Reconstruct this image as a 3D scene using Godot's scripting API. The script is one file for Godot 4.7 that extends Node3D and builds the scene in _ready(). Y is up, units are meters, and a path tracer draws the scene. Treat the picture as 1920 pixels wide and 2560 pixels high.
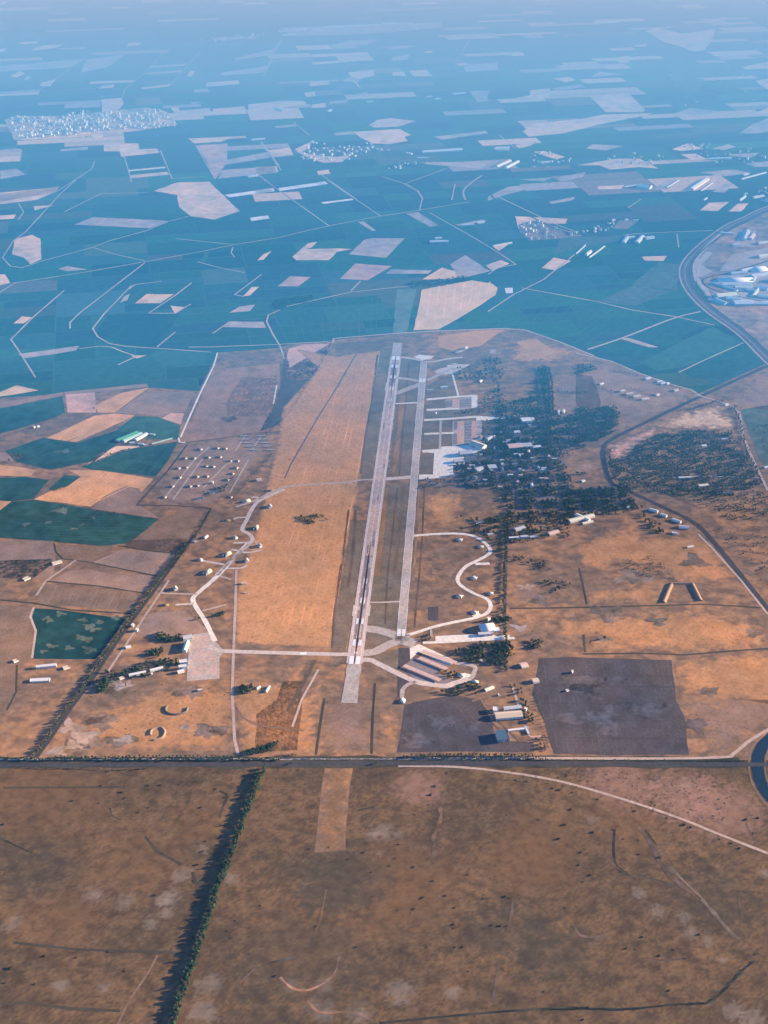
extends Node3D
# An air base on an irrigated plain, seen from an aircraft window in low sun.
# Pixels of the photograph are turned into points on the level ground: pt(crop, x, y).

const CAM_H := 3100.0
const FOCAL := 3400.0            # pixels of the 1920 x 2560 photograph
const PITCH := 0.51625           # radians below the horizontal

# views of the photograph that the coordinates below were read in: left, top, pixels per step
var VIEWS := {
	"A": [0.0, 0.0, 0.42194], "B": [640.0, 0.0, 0.42194], "C": [1220.0, 0.0, 0.42194],
	"D": [0.0, 450.0, 0.42194], "E": [640.0, 450.0, 0.42194], "F": [1220.0, 450.0, 0.42194],
	"G": [0.0, 900.0, 0.42194], "H": [640.0, 850.0, 0.42194], "I": [1220.0, 850.0, 0.42194],
	"J": [0.0, 1350.0, 0.42194], "K": [640.0, 1300.0, 0.42194], "L": [1220.0, 1300.0, 0.42194],
	"M": [0.0, 1800.0, 0.42194], "N": [640.0, 1750.0, 0.42194], "O": [1220.0, 1750.0, 0.42194],
	"Q": [0.0, 2160.0, 0.57866], "R": [960.0, 2160.0, 0.57866],
	"S": [840.0, 1420.0, 0.24111], "T": [960.0, 850.0, 0.18083], "U": [1040.0, 1000.0, 0.15672],
	"V": [440.0, 1160.0, 0.18083], "W": [240.0, 1540.0, 0.27728], "X": [1700.0, 400.0, 0.18077],
	"Y": [0.0, 240.0, 0.27728], "Z": [0.0, 0.0, 1.15732],
	"a": [1180.0, 1300.0, 0.18083], "b": [1180.0, 860.0, 0.19289], "c": [1440.0, 900.0, 0.28933],
	"d": [1180.0, 1600.0, 0.18083], "e": [400.0, 1060.0, 0.19289], "f": [260.0, 1000.0, 0.14467],
}

# base colours, linear; the crop greens also carry some haze teal
var C := {
	"orange": Color(0.43, 0.215, 0.095), "tan": Color(0.62, 0.38, 0.21), "pale": Color(0.70, 0.42, 0.255),
	"pink": Color(0.49, 0.275, 0.195), "white": Color(0.70, 0.60, 0.50), "grey": Color(0.39, 0.28, 0.225),
	"mauve": Color(0.27, 0.155, 0.105), "brown": Color(0.182, 0.118, 0.077), "clay": Color(0.24, 0.155, 0.112),
	"crop": Color(0.026, 0.074, 0.062), "deep": Color(0.014, 0.048, 0.047), "leaf": Color(0.042, 0.105, 0.078),  # part of the distant blue haze is mixed into the crop green
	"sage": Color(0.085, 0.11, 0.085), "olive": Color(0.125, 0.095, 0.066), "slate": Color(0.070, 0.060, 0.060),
	"grass": Color(0.20, 0.135, 0.085), "dark": Color(0.105, 0.074, 0.052), "ochre": Color(0.22, 0.125, 0.06),
	"asphalt": Color(0.19, 0.155, 0.15), "old_asphalt": Color(0.10, 0.085, 0.085), "shoulder": Color(0.45, 0.37, 0.315),
	"concrete": Color(0.60, 0.53, 0.44), "worn_concrete": Color(0.36, 0.30, 0.255), "dust": Color(0.42, 0.32, 0.25),
	"track": Color(0.38, 0.285, 0.22), "rubber": Color(0.035, 0.033, 0.037), "paint": Color(0.80, 0.80, 0.77),
	"ditch": Color(0.055, 0.05, 0.035), "roadway": Color(0.055, 0.053, 0.055), "salt": Color(0.24, 0.195, 0.15),
}
var counts := {}
var rng := RandomNumberGenerator.new()
var broad := FastNoiseLite.new()
var mid := FastNoiseLite.new()
var fine := FastNoiseLite.new()
var M := {}

func pt(v, x, y, lift := 0.0) -> Vector3:
	var c = VIEWS[v]
	var dx: float = (c[0] + x * c[2] - 960.0) / FOCAL
	var dy: float = -(c[1] + y * c[2] - 1280.0) / FOCAL
	var d := Vector3(dx, dy * cos(PITCH) - sin(PITCH), -(cos(PITCH) + dy * sin(PITCH)))
	var p := d * (-CAM_H / d.y)
	return Vector3(p.x, lift, p.z)

func pts(v, flat: Array) -> PackedVector2Array:
	var out := PackedVector2Array()
	for i in range(0, flat.size(), 2):
		var p := pt(v, flat[i], flat[i + 1])
		out.append(Vector2(p.x, p.z))
	return out

func named(called: String) -> String:
	counts[called] = counts.get(called, -1) + 1
	return called if counts[called] == 0 else "%s_%03d" % [called, counts[called]]

func put(o: Node3D, called: String, parent: Node = null) -> Node3D:
	if parent == null or parent == self:
		o.name = named(called)
		add_child(o)
	else:
		o.name = called
		parent.add_child(o, true)
	return o

func tag(o: Node, label: String, category: String, group := "") -> Node:
	o.set_meta("label", label)
	o.set_meta("category", category)
	if group != "":
		o.set_meta("group", group)
	return o

func mesh_node(m: Mesh, mat: Material, called: String, parent: Node = null) -> MeshInstance3D:
	var o := MeshInstance3D.new()
	o.mesh = m
	if mat:
		o.material_override = mat
	put(o, called, parent)
	return o

func setting(o: Node, kind := "structure") -> Node:
	o.set_meta("kind", kind)
	return o

# ---------------------------------------------------------------- materials
func grain(seed_: int, freq: float, lo: float, hi: float, size := 512, stretch := false) -> ImageTexture:
	var n := FastNoiseLite.new()
	n.seed = seed_
	n.frequency = freq
	n.fractal_octaves = 5
	n.fractal_gain = 0.62
	var im := n.get_seamless_image(size, size, false, false, 0.12, true)
	im.convert(Image.FORMAT_RGB8)
	var out := Image.create(size, size, true, Image.FORMAT_RGB8)
	for y in size:
		for x in size:
			var v := lo + (hi - lo) * im.get_pixel(x, y).r
			out.set_pixel(x, y, Color(v, v, v))
	out.generate_mipmaps()
	return ImageTexture.create_from_image(out)

func land(tex: Texture2D, metres: float, rough := 1.0) -> StandardMaterial3D:
	var m := StandardMaterial3D.new()
	m.vertex_color_use_as_albedo = true
	m.albedo_texture = tex
	m.roughness = rough
	m.metallic_specular = 0.1
	m.uv1_triplanar = true
	m.uv1_world_triplanar = true
	m.uv1_scale = Vector3.ONE / metres
	return m

func plain(lin: Color, rough := 0.85, metal := 0.0) -> StandardMaterial3D:
	var m := StandardMaterial3D.new()
	m.albedo_color = lin.linear_to_srgb()
	m.roughness = rough
	m.metallic = metal
	m.metallic_specular = 0.25
	return m

func textured(lin: Color, tex: Texture2D, metres: float, rough := 0.85) -> StandardMaterial3D:
	var m := plain(lin, rough)
	m.albedo_texture = tex
	m.uv1_triplanar = true
	m.uv1_world_triplanar = true
	m.uv1_scale = Vector3.ONE / metres
	return m

# ---------------------------------------------------------------- level ground pieces
func flat_mesh(v: PackedVector3Array, col: PackedColorArray) -> ArrayMesh:
	var a := []
	a.resize(Mesh.ARRAY_MAX)
	var n := PackedVector3Array()
	n.resize(v.size())
	n.fill(Vector3.UP)
	a[Mesh.ARRAY_VERTEX] = v
	a[Mesh.ARRAY_NORMAL] = n
	a[Mesh.ARRAY_COLOR] = col
	var m := ArrayMesh.new()
	m.add_surface_from_arrays(Mesh.PRIMITIVE_TRIANGLES, a)
	return m

func shade(c: Color, k: float) -> Color:
	return Color(c.r * k, c.g * k, c.b * k)

# the uneven colour of one stretch of ground: tufts, bare earth, patches
func soil(c: Color, x: float, z: float, amount: float) -> Color:
	var b := broad.get_noise_2d(x, z)
	var m := mid.get_noise_2d(x, z)
	var f := fine.get_noise_2d(x, z)
	var k := 1.0 + amount * (0.6 * b + 0.8 * m + 0.4 * f)
	var warm := 1.0 + amount * 0.45 * b
	return Color(c.r * k * warm, c.g * k, c.b * k * (2.0 - warm) * (1.0 + amount * 0.2 * m))

# bare earth of the air base: browns, orange dry grass and dark tufts mixed as they lie
func earth(x: float, z: float) -> Color:
	var b := broad.get_noise_2d(x + 900.0, z)
	var m := mid.get_noise_2d(x * 0.9, z * 1.4 + 400.0)
	var f := fine.get_noise_2d(x, z * 1.5)
	var c: Color = C.brown.lerp(Color(0.345, 0.178, 0.084), clampf(0.24 + b * 0.9 + m * 0.5, 0.0, 0.75))
	c = c.lerp(C.dark, clampf((-m - 0.04) * 1.6 + f * 0.6, 0.0, 0.7))
	return shade(c, 0.95 + 0.35 * f)

func from_edge(p: Vector2, o: PackedVector2Array) -> float:
	var best := 1e9
	for i in o.size():
		var q := Geometry2D.get_closest_point_to_segment(p, o[i], o[(i + 1) % o.size()])
		best = minf(best, q.distance_squared_to(p))
	return sqrt(best)

func split_into(a: Vector2, b: Vector2, c: Vector2, most: float, out: PackedVector2Array) -> void:
	var ab := a.distance_to(b)
	var bc := b.distance_to(c)
	var ca := c.distance_to(a)
	if maxf(ab, maxf(bc, ca)) <= most:
		out.append_array([a, b, c])
	elif ab >= bc and ab >= ca:
		var m := (a + b) * 0.5
		split_into(a, m, c, most, out)
		split_into(m, b, c, most, out)
	elif bc >= ca:
		var m := (b + c) * 0.5
		split_into(a, b, m, most, out)
		split_into(a, m, c, most, out)
	else:
		var m := (c + a) * 0.5
		split_into(a, b, m, most, out)
		split_into(m, b, c, most, out)

func area(called: String, outline: PackedVector2Array, c: Color, lift: float, mat: Material, amount := 0.0, most := 0.0, parent: Node = null, fade := 0.0) -> MeshInstance3D:
	var tri := Geometry2D.triangulate_polygon(outline)
	if tri.is_empty():
		outline = Geometry2D.convex_hull(outline)
		tri = Geometry2D.triangulate_polygon(outline)
		print("hull used for ", called, " ", outline[0])
	var flat := PackedVector2Array()
	for i in range(0, tri.size(), 3):
		var a := outline[tri[i]]
		var b := outline[tri[i + 1]]
		var d := outline[tri[i + 2]]
		if (b - a).cross(d - a) < 0.0:
			var s := b
			b = d
			d = s
		if most > 0.0:
			split_into(a, b, d, most, flat)
		else:
			flat.append_array([a, b, d])
	var v := PackedVector3Array()
	var col := PackedColorArray()
	v.resize(flat.size())
	col.resize(flat.size())
	for i in flat.size():
		v[i] = Vector3(flat[i].x, lift, flat[i].y)
		var x := flat[i].x
		var z := flat[i].y
		if fade < 0.0:
			col[i] = earth(x, z)
			continue
		col[i] = soil(c, x, z, amount) if amount > 0.0 else c
		if fade > 0.0:
			var t := clampf((from_edge(flat[i], outline) + mid.get_noise_2d(x * 1.6, z * 2.2) * fade * 1.3) / fade, 0.0, 1.0)
			col[i] = earth(x, z).lerp(col[i], t * clampf(0.95 + 0.8 * fine.get_noise_2d(x, z * 1.5), 0.0, 1.0))
	return mesh_node(flat_mesh(v, col), mat, called, parent)

# a field, yard or pavement traced on the ground; some edge wobble so that no outline is ruler-straight
func field(v: String, flat: Array, colour: String, called := "field", lift := 0.7, amount := 0.22, most := 45.0, mat: Material = null, gain := 1.0, fade := 0.0) -> MeshInstance3D:
	var o := ragged(pts(v, flat), 70.0, 2.2 if called == "field" or called == "dry_grass" else 0.0)
	var k := shade(C[colour], gain)
	return setting(area(called, o, k, lift, mat if mat else M.field, amount, most, null, fade))

func ragged(p: PackedVector2Array, step: float, by: float) -> PackedVector2Array:
	if by <= 0.0:
		return p
	var out := PackedVector2Array()
	for i in p.size():
		var a := p[i]
		var b := p[(i + 1) % p.size()]
		var n := clampi(int(a.distance_to(b) / step), 1, 24)
		var side := (b - a).normalized().orthogonal()
		for k in n:
			var q := a.lerp(b, float(k) / n)
			if k > 0:
				q += side * fine.get_noise_2d(q.x * 3.0, q.y * 3.0) * by * 3.0
			out.append(q)
	return out

func smooth(p: PackedVector2Array, n := 6) -> PackedVector2Array:
	var out := PackedVector2Array()
	for i in p.size() - 1:
		var a := p[maxi(i - 1, 0)]
		var b := p[i]
		var c := p[i + 1]
		var d := p[mini(i + 2, p.size() - 1)]
		for k in n:
			out.append(b.cubic_interpolate(c, a, d, float(k) / n))
	out.append(p[p.size() - 1])
	return out

func ribbon(p: PackedVector2Array, w0: float, w1: float, lift: float, c: Color, amount: float, st_v: PackedVector3Array, st_c: PackedColorArray) -> void:
	var left := PackedVector2Array()
	var right := PackedVector2Array()
	var n := p.size()
	for i in n:
		var t := (p[mini(i + 1, n - 1)] - p[maxi(i - 1, 0)]).normalized()
		var side := Vector2(-t.y, t.x)
		if i > 0 and i < n - 1:
			var t0 := (p[i] - p[i - 1]).normalized()
			side *= 1.0 / maxf(0.5, absf(side.dot(Vector2(-t0.y, t0.x))))
		var w := lerpf(w0, w1, float(i) / (n - 1)) * 0.5 * (1.0 + amount * 0.9 * mid.get_noise_2d(p[i].x * 2.0, p[i].y * 2.0))
		left.append(p[i] - side * w)
		right.append(p[i] + side * w)
	for i in n - 1:
		var q := [left[i], right[i + 1], right[i], left[i], left[i + 1], right[i + 1]]
		if (right[i] - left[i]).cross(left[i + 1] - left[i]) > 0.0:
			q = [left[i], right[i], right[i + 1], left[i], right[i + 1], left[i + 1]]
		for k in [0, 1, 2, 3, 4, 5]:
			st_v.append(Vector3(q[k].x, lift, q[k].y))
			st_c.append(soil(c, q[k].x, q[k].y, amount))

# a road or track along traced points
func road(v: String, flat: Array, width: float, colour: String, called := "dirt_track", lift := 0.95, curved := false, amount := 0.18, mat: Material = null) -> MeshInstance3D:
	var p := pts(v, flat)
	return road_along(p, width, colour, called, lift, curved, amount, mat)

func road_along(p: PackedVector2Array, width: float, colour: String, called := "dirt_track", lift := 0.95, curved := false, amount := 0.18, mat: Material = null) -> MeshInstance3D:
	if curved:
		p = smooth(p)
	var dense := PackedVector2Array()
	for i in p.size() - 1:
		var n := maxi(1, int(p[i].distance_to(p[i + 1]) / 60.0))
		for k in n:
			dense.append(p[i].lerp(p[i + 1], float(k) / n))
	dense.append(p[p.size() - 1])
	var sv := PackedVector3Array()
	var sc := PackedColorArray()
	ribbon(dense, width, width, lift, C[colour], amount, sv, sc)
	return setting(mesh_node(flat_mesh(sv, sc), mat if mat else M.paved, called))

# an irregular patch of another soil or of sparse growth
func blob(v: String, x: float, y: float, r: float, colour: String, called := "bare_patch", lift := 0.86, gain := 1.0) -> void:
	var c := pt(v, x, y)
	var o := PackedVector2Array()
	for i in 18:
		var t := TAU * i / 18
		var k := r * (1.0 + 0.9 * fine.get_noise_2d(c.x + cos(t) * r * 1.3, c.z + sin(t) * r * 1.3)) * (1.0 + 0.3 * sin(t * 3.0 + c.x))
		o.append(Vector2(c.x + cos(t) * k * 1.25, c.z + sin(t) * k))
	setting(area(called, o, shade(C[colour], gain), lift, M.field, 0.7, 10.0))

# lines left by plough, mower or tractor: run from the first edge to the second
func furrows(v: String, edge: Array, n: int, width: float, c: Color, called: String, lift := 0.80) -> void:
	var e := pts(v, edge)
	var sv := PackedVector3Array()
	var sc := PackedColorArray()
	for i in n:
		var t := (i + 0.5 + rng.randf_range(-0.25, 0.25)) / n
		var a := e[0].lerp(e[1], t)
		var b := e[2].lerp(e[3], t)
		var line := PackedVector2Array()
		var k := maxi(2, int(a.distance_to(b) / 50.0))
		for j in k + 1:
			line.append(a.lerp(b, float(j) / k))
		ribbon(line, width, width, lift, shade(c, rng.randf_range(0.9, 1.1)), 0.5, sv, sc)
	var o := mesh_node(flat_mesh(sv, sc), M.field, called)
	o.set_meta("label", "faint parallel lines worked into the field")
	setting(o, "stuff")

# ---------------------------------------------------------------- solid shapes
func quad(st: SurfaceTool, a: Vector3, b: Vector3, c: Vector3, d: Vector3) -> void:
	# a b c d clockwise seen from outside
	for p in [a, b, c, a, c, d]:
		st.add_vertex(p)

func begin() -> SurfaceTool:
	var st := SurfaceTool.new()
	st.begin(Mesh.PRIMITIVE_TRIANGLES)
	st.set_smooth_group(-1)
	return st

func done(st: SurfaceTool) -> ArrayMesh:
	st.generate_normals()
	return st.commit()

func add_box(st: SurfaceTool, lo: Vector3, hi: Vector3) -> void:
	var x0 := lo.x
	var y0 := lo.y
	var z0 := lo.z
	var x1 := hi.x
	var y1 := hi.y
	var z1 := hi.z
	quad(st, Vector3(x0, y1, z0), Vector3(x1, y1, z0), Vector3(x1, y1, z1), Vector3(x0, y1, z1))
	quad(st, Vector3(x0, y0, z1), Vector3(x1, y0, z1), Vector3(x1, y0, z0), Vector3(x0, y0, z0))
	quad(st, Vector3(x0, y1, z1), Vector3(x1, y1, z1), Vector3(x1, y0, z1), Vector3(x0, y0, z1))
	quad(st, Vector3(x1, y1, z0), Vector3(x0, y1, z0), Vector3(x0, y0, z0), Vector3(x1, y0, z0))
	quad(st, Vector3(x1, y1, z1), Vector3(x1, y1, z0), Vector3(x1, y0, z0), Vector3(x1, y0, z1))
	quad(st, Vector3(x0, y1, z0), Vector3(x0, y1, z1), Vector3(x0, y0, z1), Vector3(x0, y0, z0))

func box_mesh(lo: Vector3, hi: Vector3) -> ArrayMesh:
	var st := begin()
	add_box(st, lo, hi)
	return done(st)

# walls of a hall whose gables stand at both ends of x; ridge along x
func gable_walls(l: float, w: float, h: float, rise: float) -> ArrayMesh:
	var st := begin()
	var x := l / 2
	var z := w / 2
	var b := -0.6
	quad(st, Vector3(-x, h, z), Vector3(x, h, z), Vector3(x, b, z), Vector3(-x, b, z))
	quad(st, Vector3(x, h, -z), Vector3(-x, h, -z), Vector3(-x, b, -z), Vector3(x, b, -z))
	for s in [1.0, -1.0]:
		quad(st, Vector3(s * x, h, s * z), Vector3(s * x, h, -s * z), Vector3(s * x, b, -s * z), Vector3(s * x, b, s * z))
		for p in [Vector3(s * x, h, s * z), Vector3(s * x, h + rise, 0), Vector3(s * x, h, -s * z)]:
			st.add_vertex(p)
	return done(st)

func gable_roof(l: float, w: float, h: float, rise: float) -> ArrayMesh:
	var st := begin()
	var x := l / 2 + 0.5
	var z := w / 2 + 0.6
	var e := h - rise * 0.6 / (w / 2) + 0.05
	var t := h + rise + 0.05
	var k := 0.35
	for s in [1.0, -1.0]:
		quad(st, Vector3(-s * x, t + k, 0), Vector3(s * x, t + k, 0), Vector3(s * x, e + k, s * z), Vector3(-s * x, e + k, s * z))
		quad(st, Vector3(-s * x, e + k, s * z), Vector3(s * x, e + k, s * z), Vector3(s * x, e, s * z), Vector3(-s * x, e, s * z))
		quad(st, Vector3(s * x, t, 0), Vector3(-s * x, t, 0), Vector3(-s * x, e, s * z), Vector3(s * x, e, s * z))
		quad(st, Vector3(s * x, t + k, 0), Vector3(s * x, t, 0), Vector3(s * x, e, s * z), Vector3(s * x, e + k, s * z))
		quad(st, Vector3(s * x, e + k, -s * z), Vector3(s * x, e, -s * z), Vector3(s * x, t, 0), Vector3(s * x, t + k, 0))
	return done(st)

# arched shell lying along z
func arch_shell(w: float, h: float, l: float, thick := 0.0, n := 14) -> ArrayMesh:
	var st := begin()
	st.set_smooth_group(1)
	for i in n:
		var t0 := PI * i / n
		var t1 := PI * (i + 1) / n
		var a := Vector3(cos(t0) * w / 2, sin(t0) * h - 0.4, 0)
		var b := Vector3(cos(t1) * w / 2, sin(t1) * h - 0.4, 0)
		var f := Vector3(0, 0, l / 2)
		quad(st, b - f, a - f, a + f, b + f)
		if thick > 0.0:
			var a2 := Vector3(cos(t0) * (w / 2 - thick), sin(t0) * (h - thick) - 0.4, 0)
			var b2 := Vector3(cos(t1) * (w / 2 - thick), sin(t1) * (h - thick) - 0.4, 0)
			quad(st, b2 + f, a2 + f, a2 - f, b2 - f)
			quad(st, b + f, a + f, a2 + f, b2 + f)
			quad(st, a - f, b - f, b2 - f, a2 - f)
	return done(st)

func arch_end(w: float, h: float, z: float, out: float, n := 14) -> ArrayMesh:
	var st := begin()
	for i in n:
		var t0 := PI * i / n
		var t1 := PI * (i + 1) / n
		var a := Vector3(cos(t0) * w / 2, sin(t0) * h - 0.4, z)
		var b := Vector3(cos(t1) * w / 2, sin(t1) * h - 0.4, z)
		var o := Vector3(0, -0.4, z)
		for p in ([a, o, b] if out > 0 else [b, o, a]):
			st.add_vertex(p)
	return done(st)

# a heaped-up earth mound with a flat crown
func mound(rx: float, rz: float, h: float, seed_: int) -> ArrayMesh:
	var st := begin()
	st.set_smooth_group(1)
	var g := RandomNumberGenerator.new()
	g.seed = seed_
	var n := 14
	var ring := [[1.0, -0.3], [0.86, 0.35], [0.66, 0.75], [0.4, 0.97], [0.0, 1.05]]
	var rows := []
	for r in ring:
		var row := []
		for i in n:
			var t := TAU * i / n
			var k: float = r[0] * g.randf_range(0.93, 1.07)
			row.append(Vector3(cos(t) * rx * k, maxf(r[1] * h, -0.5) * g.randf_range(0.94, 1.06), sin(t) * rz * k))
		rows.append(row)
	for r in ring.size() - 1:
		for i in n:
			var j := (i + 1) % n
			quad(st, rows[r + 1][i], rows[r + 1][j], rows[r][j], rows[r][i])
	return done(st)

# a bank of earth along a line: trapezoid section
func bank_mesh(p: PackedVector2Array, foot: float, crest: float, h: float) -> ArrayMesh:
	var st := begin()
	var n := p.size()
	var rows := []
	for i in n:
		var t := (p[mini(i + 1, n - 1)] - p[maxi(i - 1, 0)]).normalized()
		var s := Vector2(-t.y, t.x)
		var k := h * (1.0 + 0.12 * fine.get_noise_2d(p[i].x * 2.0, p[i].y * 2.0))
		var row := []
		for q in [[-foot, -0.2], [-crest, 1.0], [crest, 1.0], [foot, -0.2]]:
			var g: Vector2 = p[i] + s * q[0] * 0.5
			row.append(Vector3(g.x, maxf(q[1] * k, -0.2), g.y))
		rows.append(row)
	for i in n - 1:
		for k in 3:
			quad(st, rows[i][k], rows[i][k + 1], rows[i + 1][k + 1], rows[i + 1][k])
	quad(st, rows[0][0], rows[0][3], rows[0][2], rows[0][1])
	quad(st, rows[n - 1][1], rows[n - 1][2], rows[n - 1][3], rows[n - 1][0])
	return done(st)

# ---------------------------------------------------------------- buildings
var occupied := []
func taken(p: Vector2) -> bool:
	for q in occupied:
		var d: Vector2 = p - q[0]
		if absf(d.dot(q[1])) < q[2] and absf(d.cross(q[1])) < q[3]:
			return true
	return false

# laid along a traced base line; style gable, flat, barrel
func building(v: String, x1: float, y1: float, x2: float, y2: float, w: float, h: float, style: String, wall: String, roof: String, called: String, category: String, label: String, group := "") -> Node3D:
	var a := pt(v, x1, y1)
	var b := pt(v, x2, y2)
	return building_at((a + b) * 0.5, -atan2(b.z - a.z, b.x - a.x), maxf(a.distance_to(b), 4.0), w, h, style, wall, roof, called, category, label, group)

func building_at(at: Vector3, turn: float, l: float, w: float, h: float, style: String, wall: String, roof: String, called: String, category: String, label: String, group := "") -> Node3D:
	var o := Node3D.new()
	put(o, called)
	o.position = at
	o.rotation.y = turn
	tag(o, label, category, group)
	occupied.append([Vector2(at.x, at.z), Vector2(cos(turn), -sin(turn)), l / 2 + 5.0, w / 2 + 5.0])
	if style == "gable":
		var rise := w * 0.17
		mesh_node(gable_walls(l, w, h, rise), M[wall], "wall", o)
		mesh_node(gable_roof(l, w, h, rise), M[roof], "roof", o)
	elif style == "barrel":
		var s := mesh_node(arch_shell(w, h, l, 0.5), M[roof], "roof", o)
		s.rotation.y = PI / 2
		for k in [1.0, -1.0]:
			var e := mesh_node(arch_end(w - 1.2, h - 0.6, k * (l / 2 - 1.0), k), M[wall], "end_wall", o)
			e.rotation.y = PI / 2
	else:
		mesh_node(box_mesh(Vector3(-l / 2, -0.6, -w / 2), Vector3(l / 2, h, w / 2)), M[wall], "wall", o)
		var st := begin()
		add_box(st, Vector3(-l / 2 - 0.3, h + 0.003, -w / 2 - 0.3), Vector3(l / 2 + 0.3, h + 0.5, w / 2 + 0.3))
		mesh_node(done(st), M[roof], "roof", o)
		var p := begin()
		for q in [[-l / 2 - 0.3, -l / 2, -w / 2 - 0.3, w / 2 + 0.3], [l / 2, l / 2 + 0.3, -w / 2 - 0.3, w / 2 + 0.3]]:
			add_box(p, Vector3(q[0], h + 0.503, q[2]), Vector3(q[1], h + 1.3, q[3]))
		for q in [[-w / 2 - 0.3, -w / 2], [w / 2, w / 2 + 0.3]]:
			add_box(p, Vector3(-l / 2 + 0.003, h + 0.503, q[0]), Vector3(l / 2 - 0.003, h + 1.3, q[1]))
		mesh_node(done(p), M[wall], "parapet", o)
	if l > 26.0 and style != "barrel":
		# tall sliding doors in the long side that faces the yard, and a row of windows
		var dw := minf(l * 0.16, 9.0)
		mesh_node(box_mesh(Vector3(-dw / 2, 0, w / 2 + 0.01), Vector3(dw / 2, h * 0.72, w / 2 + 0.16)), M.dark_door, "door", o)
		var n := clampi(int(l / 11.0), 2, 8)
		for i in n:
			var x := -l / 2 + l * (i + 0.5) / n
			if absf(x) > dw / 2 + 2.0:
				mesh_node(box_mesh(Vector3(x - 1.6, h * 0.4, w / 2 + 0.01), Vector3(x + 1.6, h * 0.75, w / 2 + 0.08)), M.pane, "window", o)
	return o

# hardened aircraft shelter: arched concrete shell, recessed front, one leaf of the door run out to the side
var shelter_shapes := {}
func shelter(v: String, x: float, y: float, turn: float, l: float, w: float, h: float, open: bool, roof: String, label: String, group := "arched aircraft shelters along the western taxi track") -> Node3D:
	var o := Node3D.new()
	put(o, "aircraft_shelter")
	o.position = pt(v, x, y)
	o.rotation.y = deg_to_rad(turn)
	tag(o, label, "shelter", group)
	mesh_node(arch_shell(w, h, l, 0.7), M[roof], "shell", o)
	mesh_node(arch_end(w - 1.4, h - 0.7, -l / 2 + 1.0, -1.0), M.shelter_wall, "rear_wall", o)
	if not open:
		mesh_node(arch_end(w - 1.4, h - 0.7, l / 2 - 1.6, 1.0), M.shelter_wall, "front_wall", o)
	for s in [-1.0, 1.0]:
		var x0: float = (w * 0.36) * s if open else w * 0.16 * s
		mesh_node(box_mesh(Vector3(x0 - w * 0.15, -0.4, l / 2 + 0.3), Vector3(x0 + w * 0.15, h * 0.72, l / 2 + 1.2)), M.white_door, "door_leaf", o)
	var hump := mesh_node(arch_shell(w * 0.4, h * 0.42, 4.0, 0.4, 8), M[roof], "exhaust_hood", o)
	hump.position = Vector3(0, 0, -l / 2 - 1.8)
	return o

# earth-covered ammunition bunker with a pale concrete front
func bunker(v: String, x: float, y: float, turn: float, label: String, size := 1.0) -> Node3D:
	var o := Node3D.new()
	put(o, "ammunition_bunker")
	o.position = pt(v, x, y)
	o.rotation.y = deg_to_rad(turn)
	tag(o, label, "bunker", "earth-covered bunkers of the fenced depot")
	mesh_node(mound(11.0 * size, 14.0 * size, 7.5 * size, int(x * 7 + y)), M.earth, "earth_cover", o)
	mesh_node(box_mesh(Vector3(-6.5 * size, -0.4, 10.5 * size), Vector3(6.5 * size, 6.0 * size, 11.6 * size)), M.pale_wall, "front_wall", o)
	mesh_node(box_mesh(Vector3(-2.0 * size, 0, 11.61 * size), Vector3(2.0 * size, 3.6 * size, 11.8 * size)), M.dark_door, "door", o)
	return o

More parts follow.
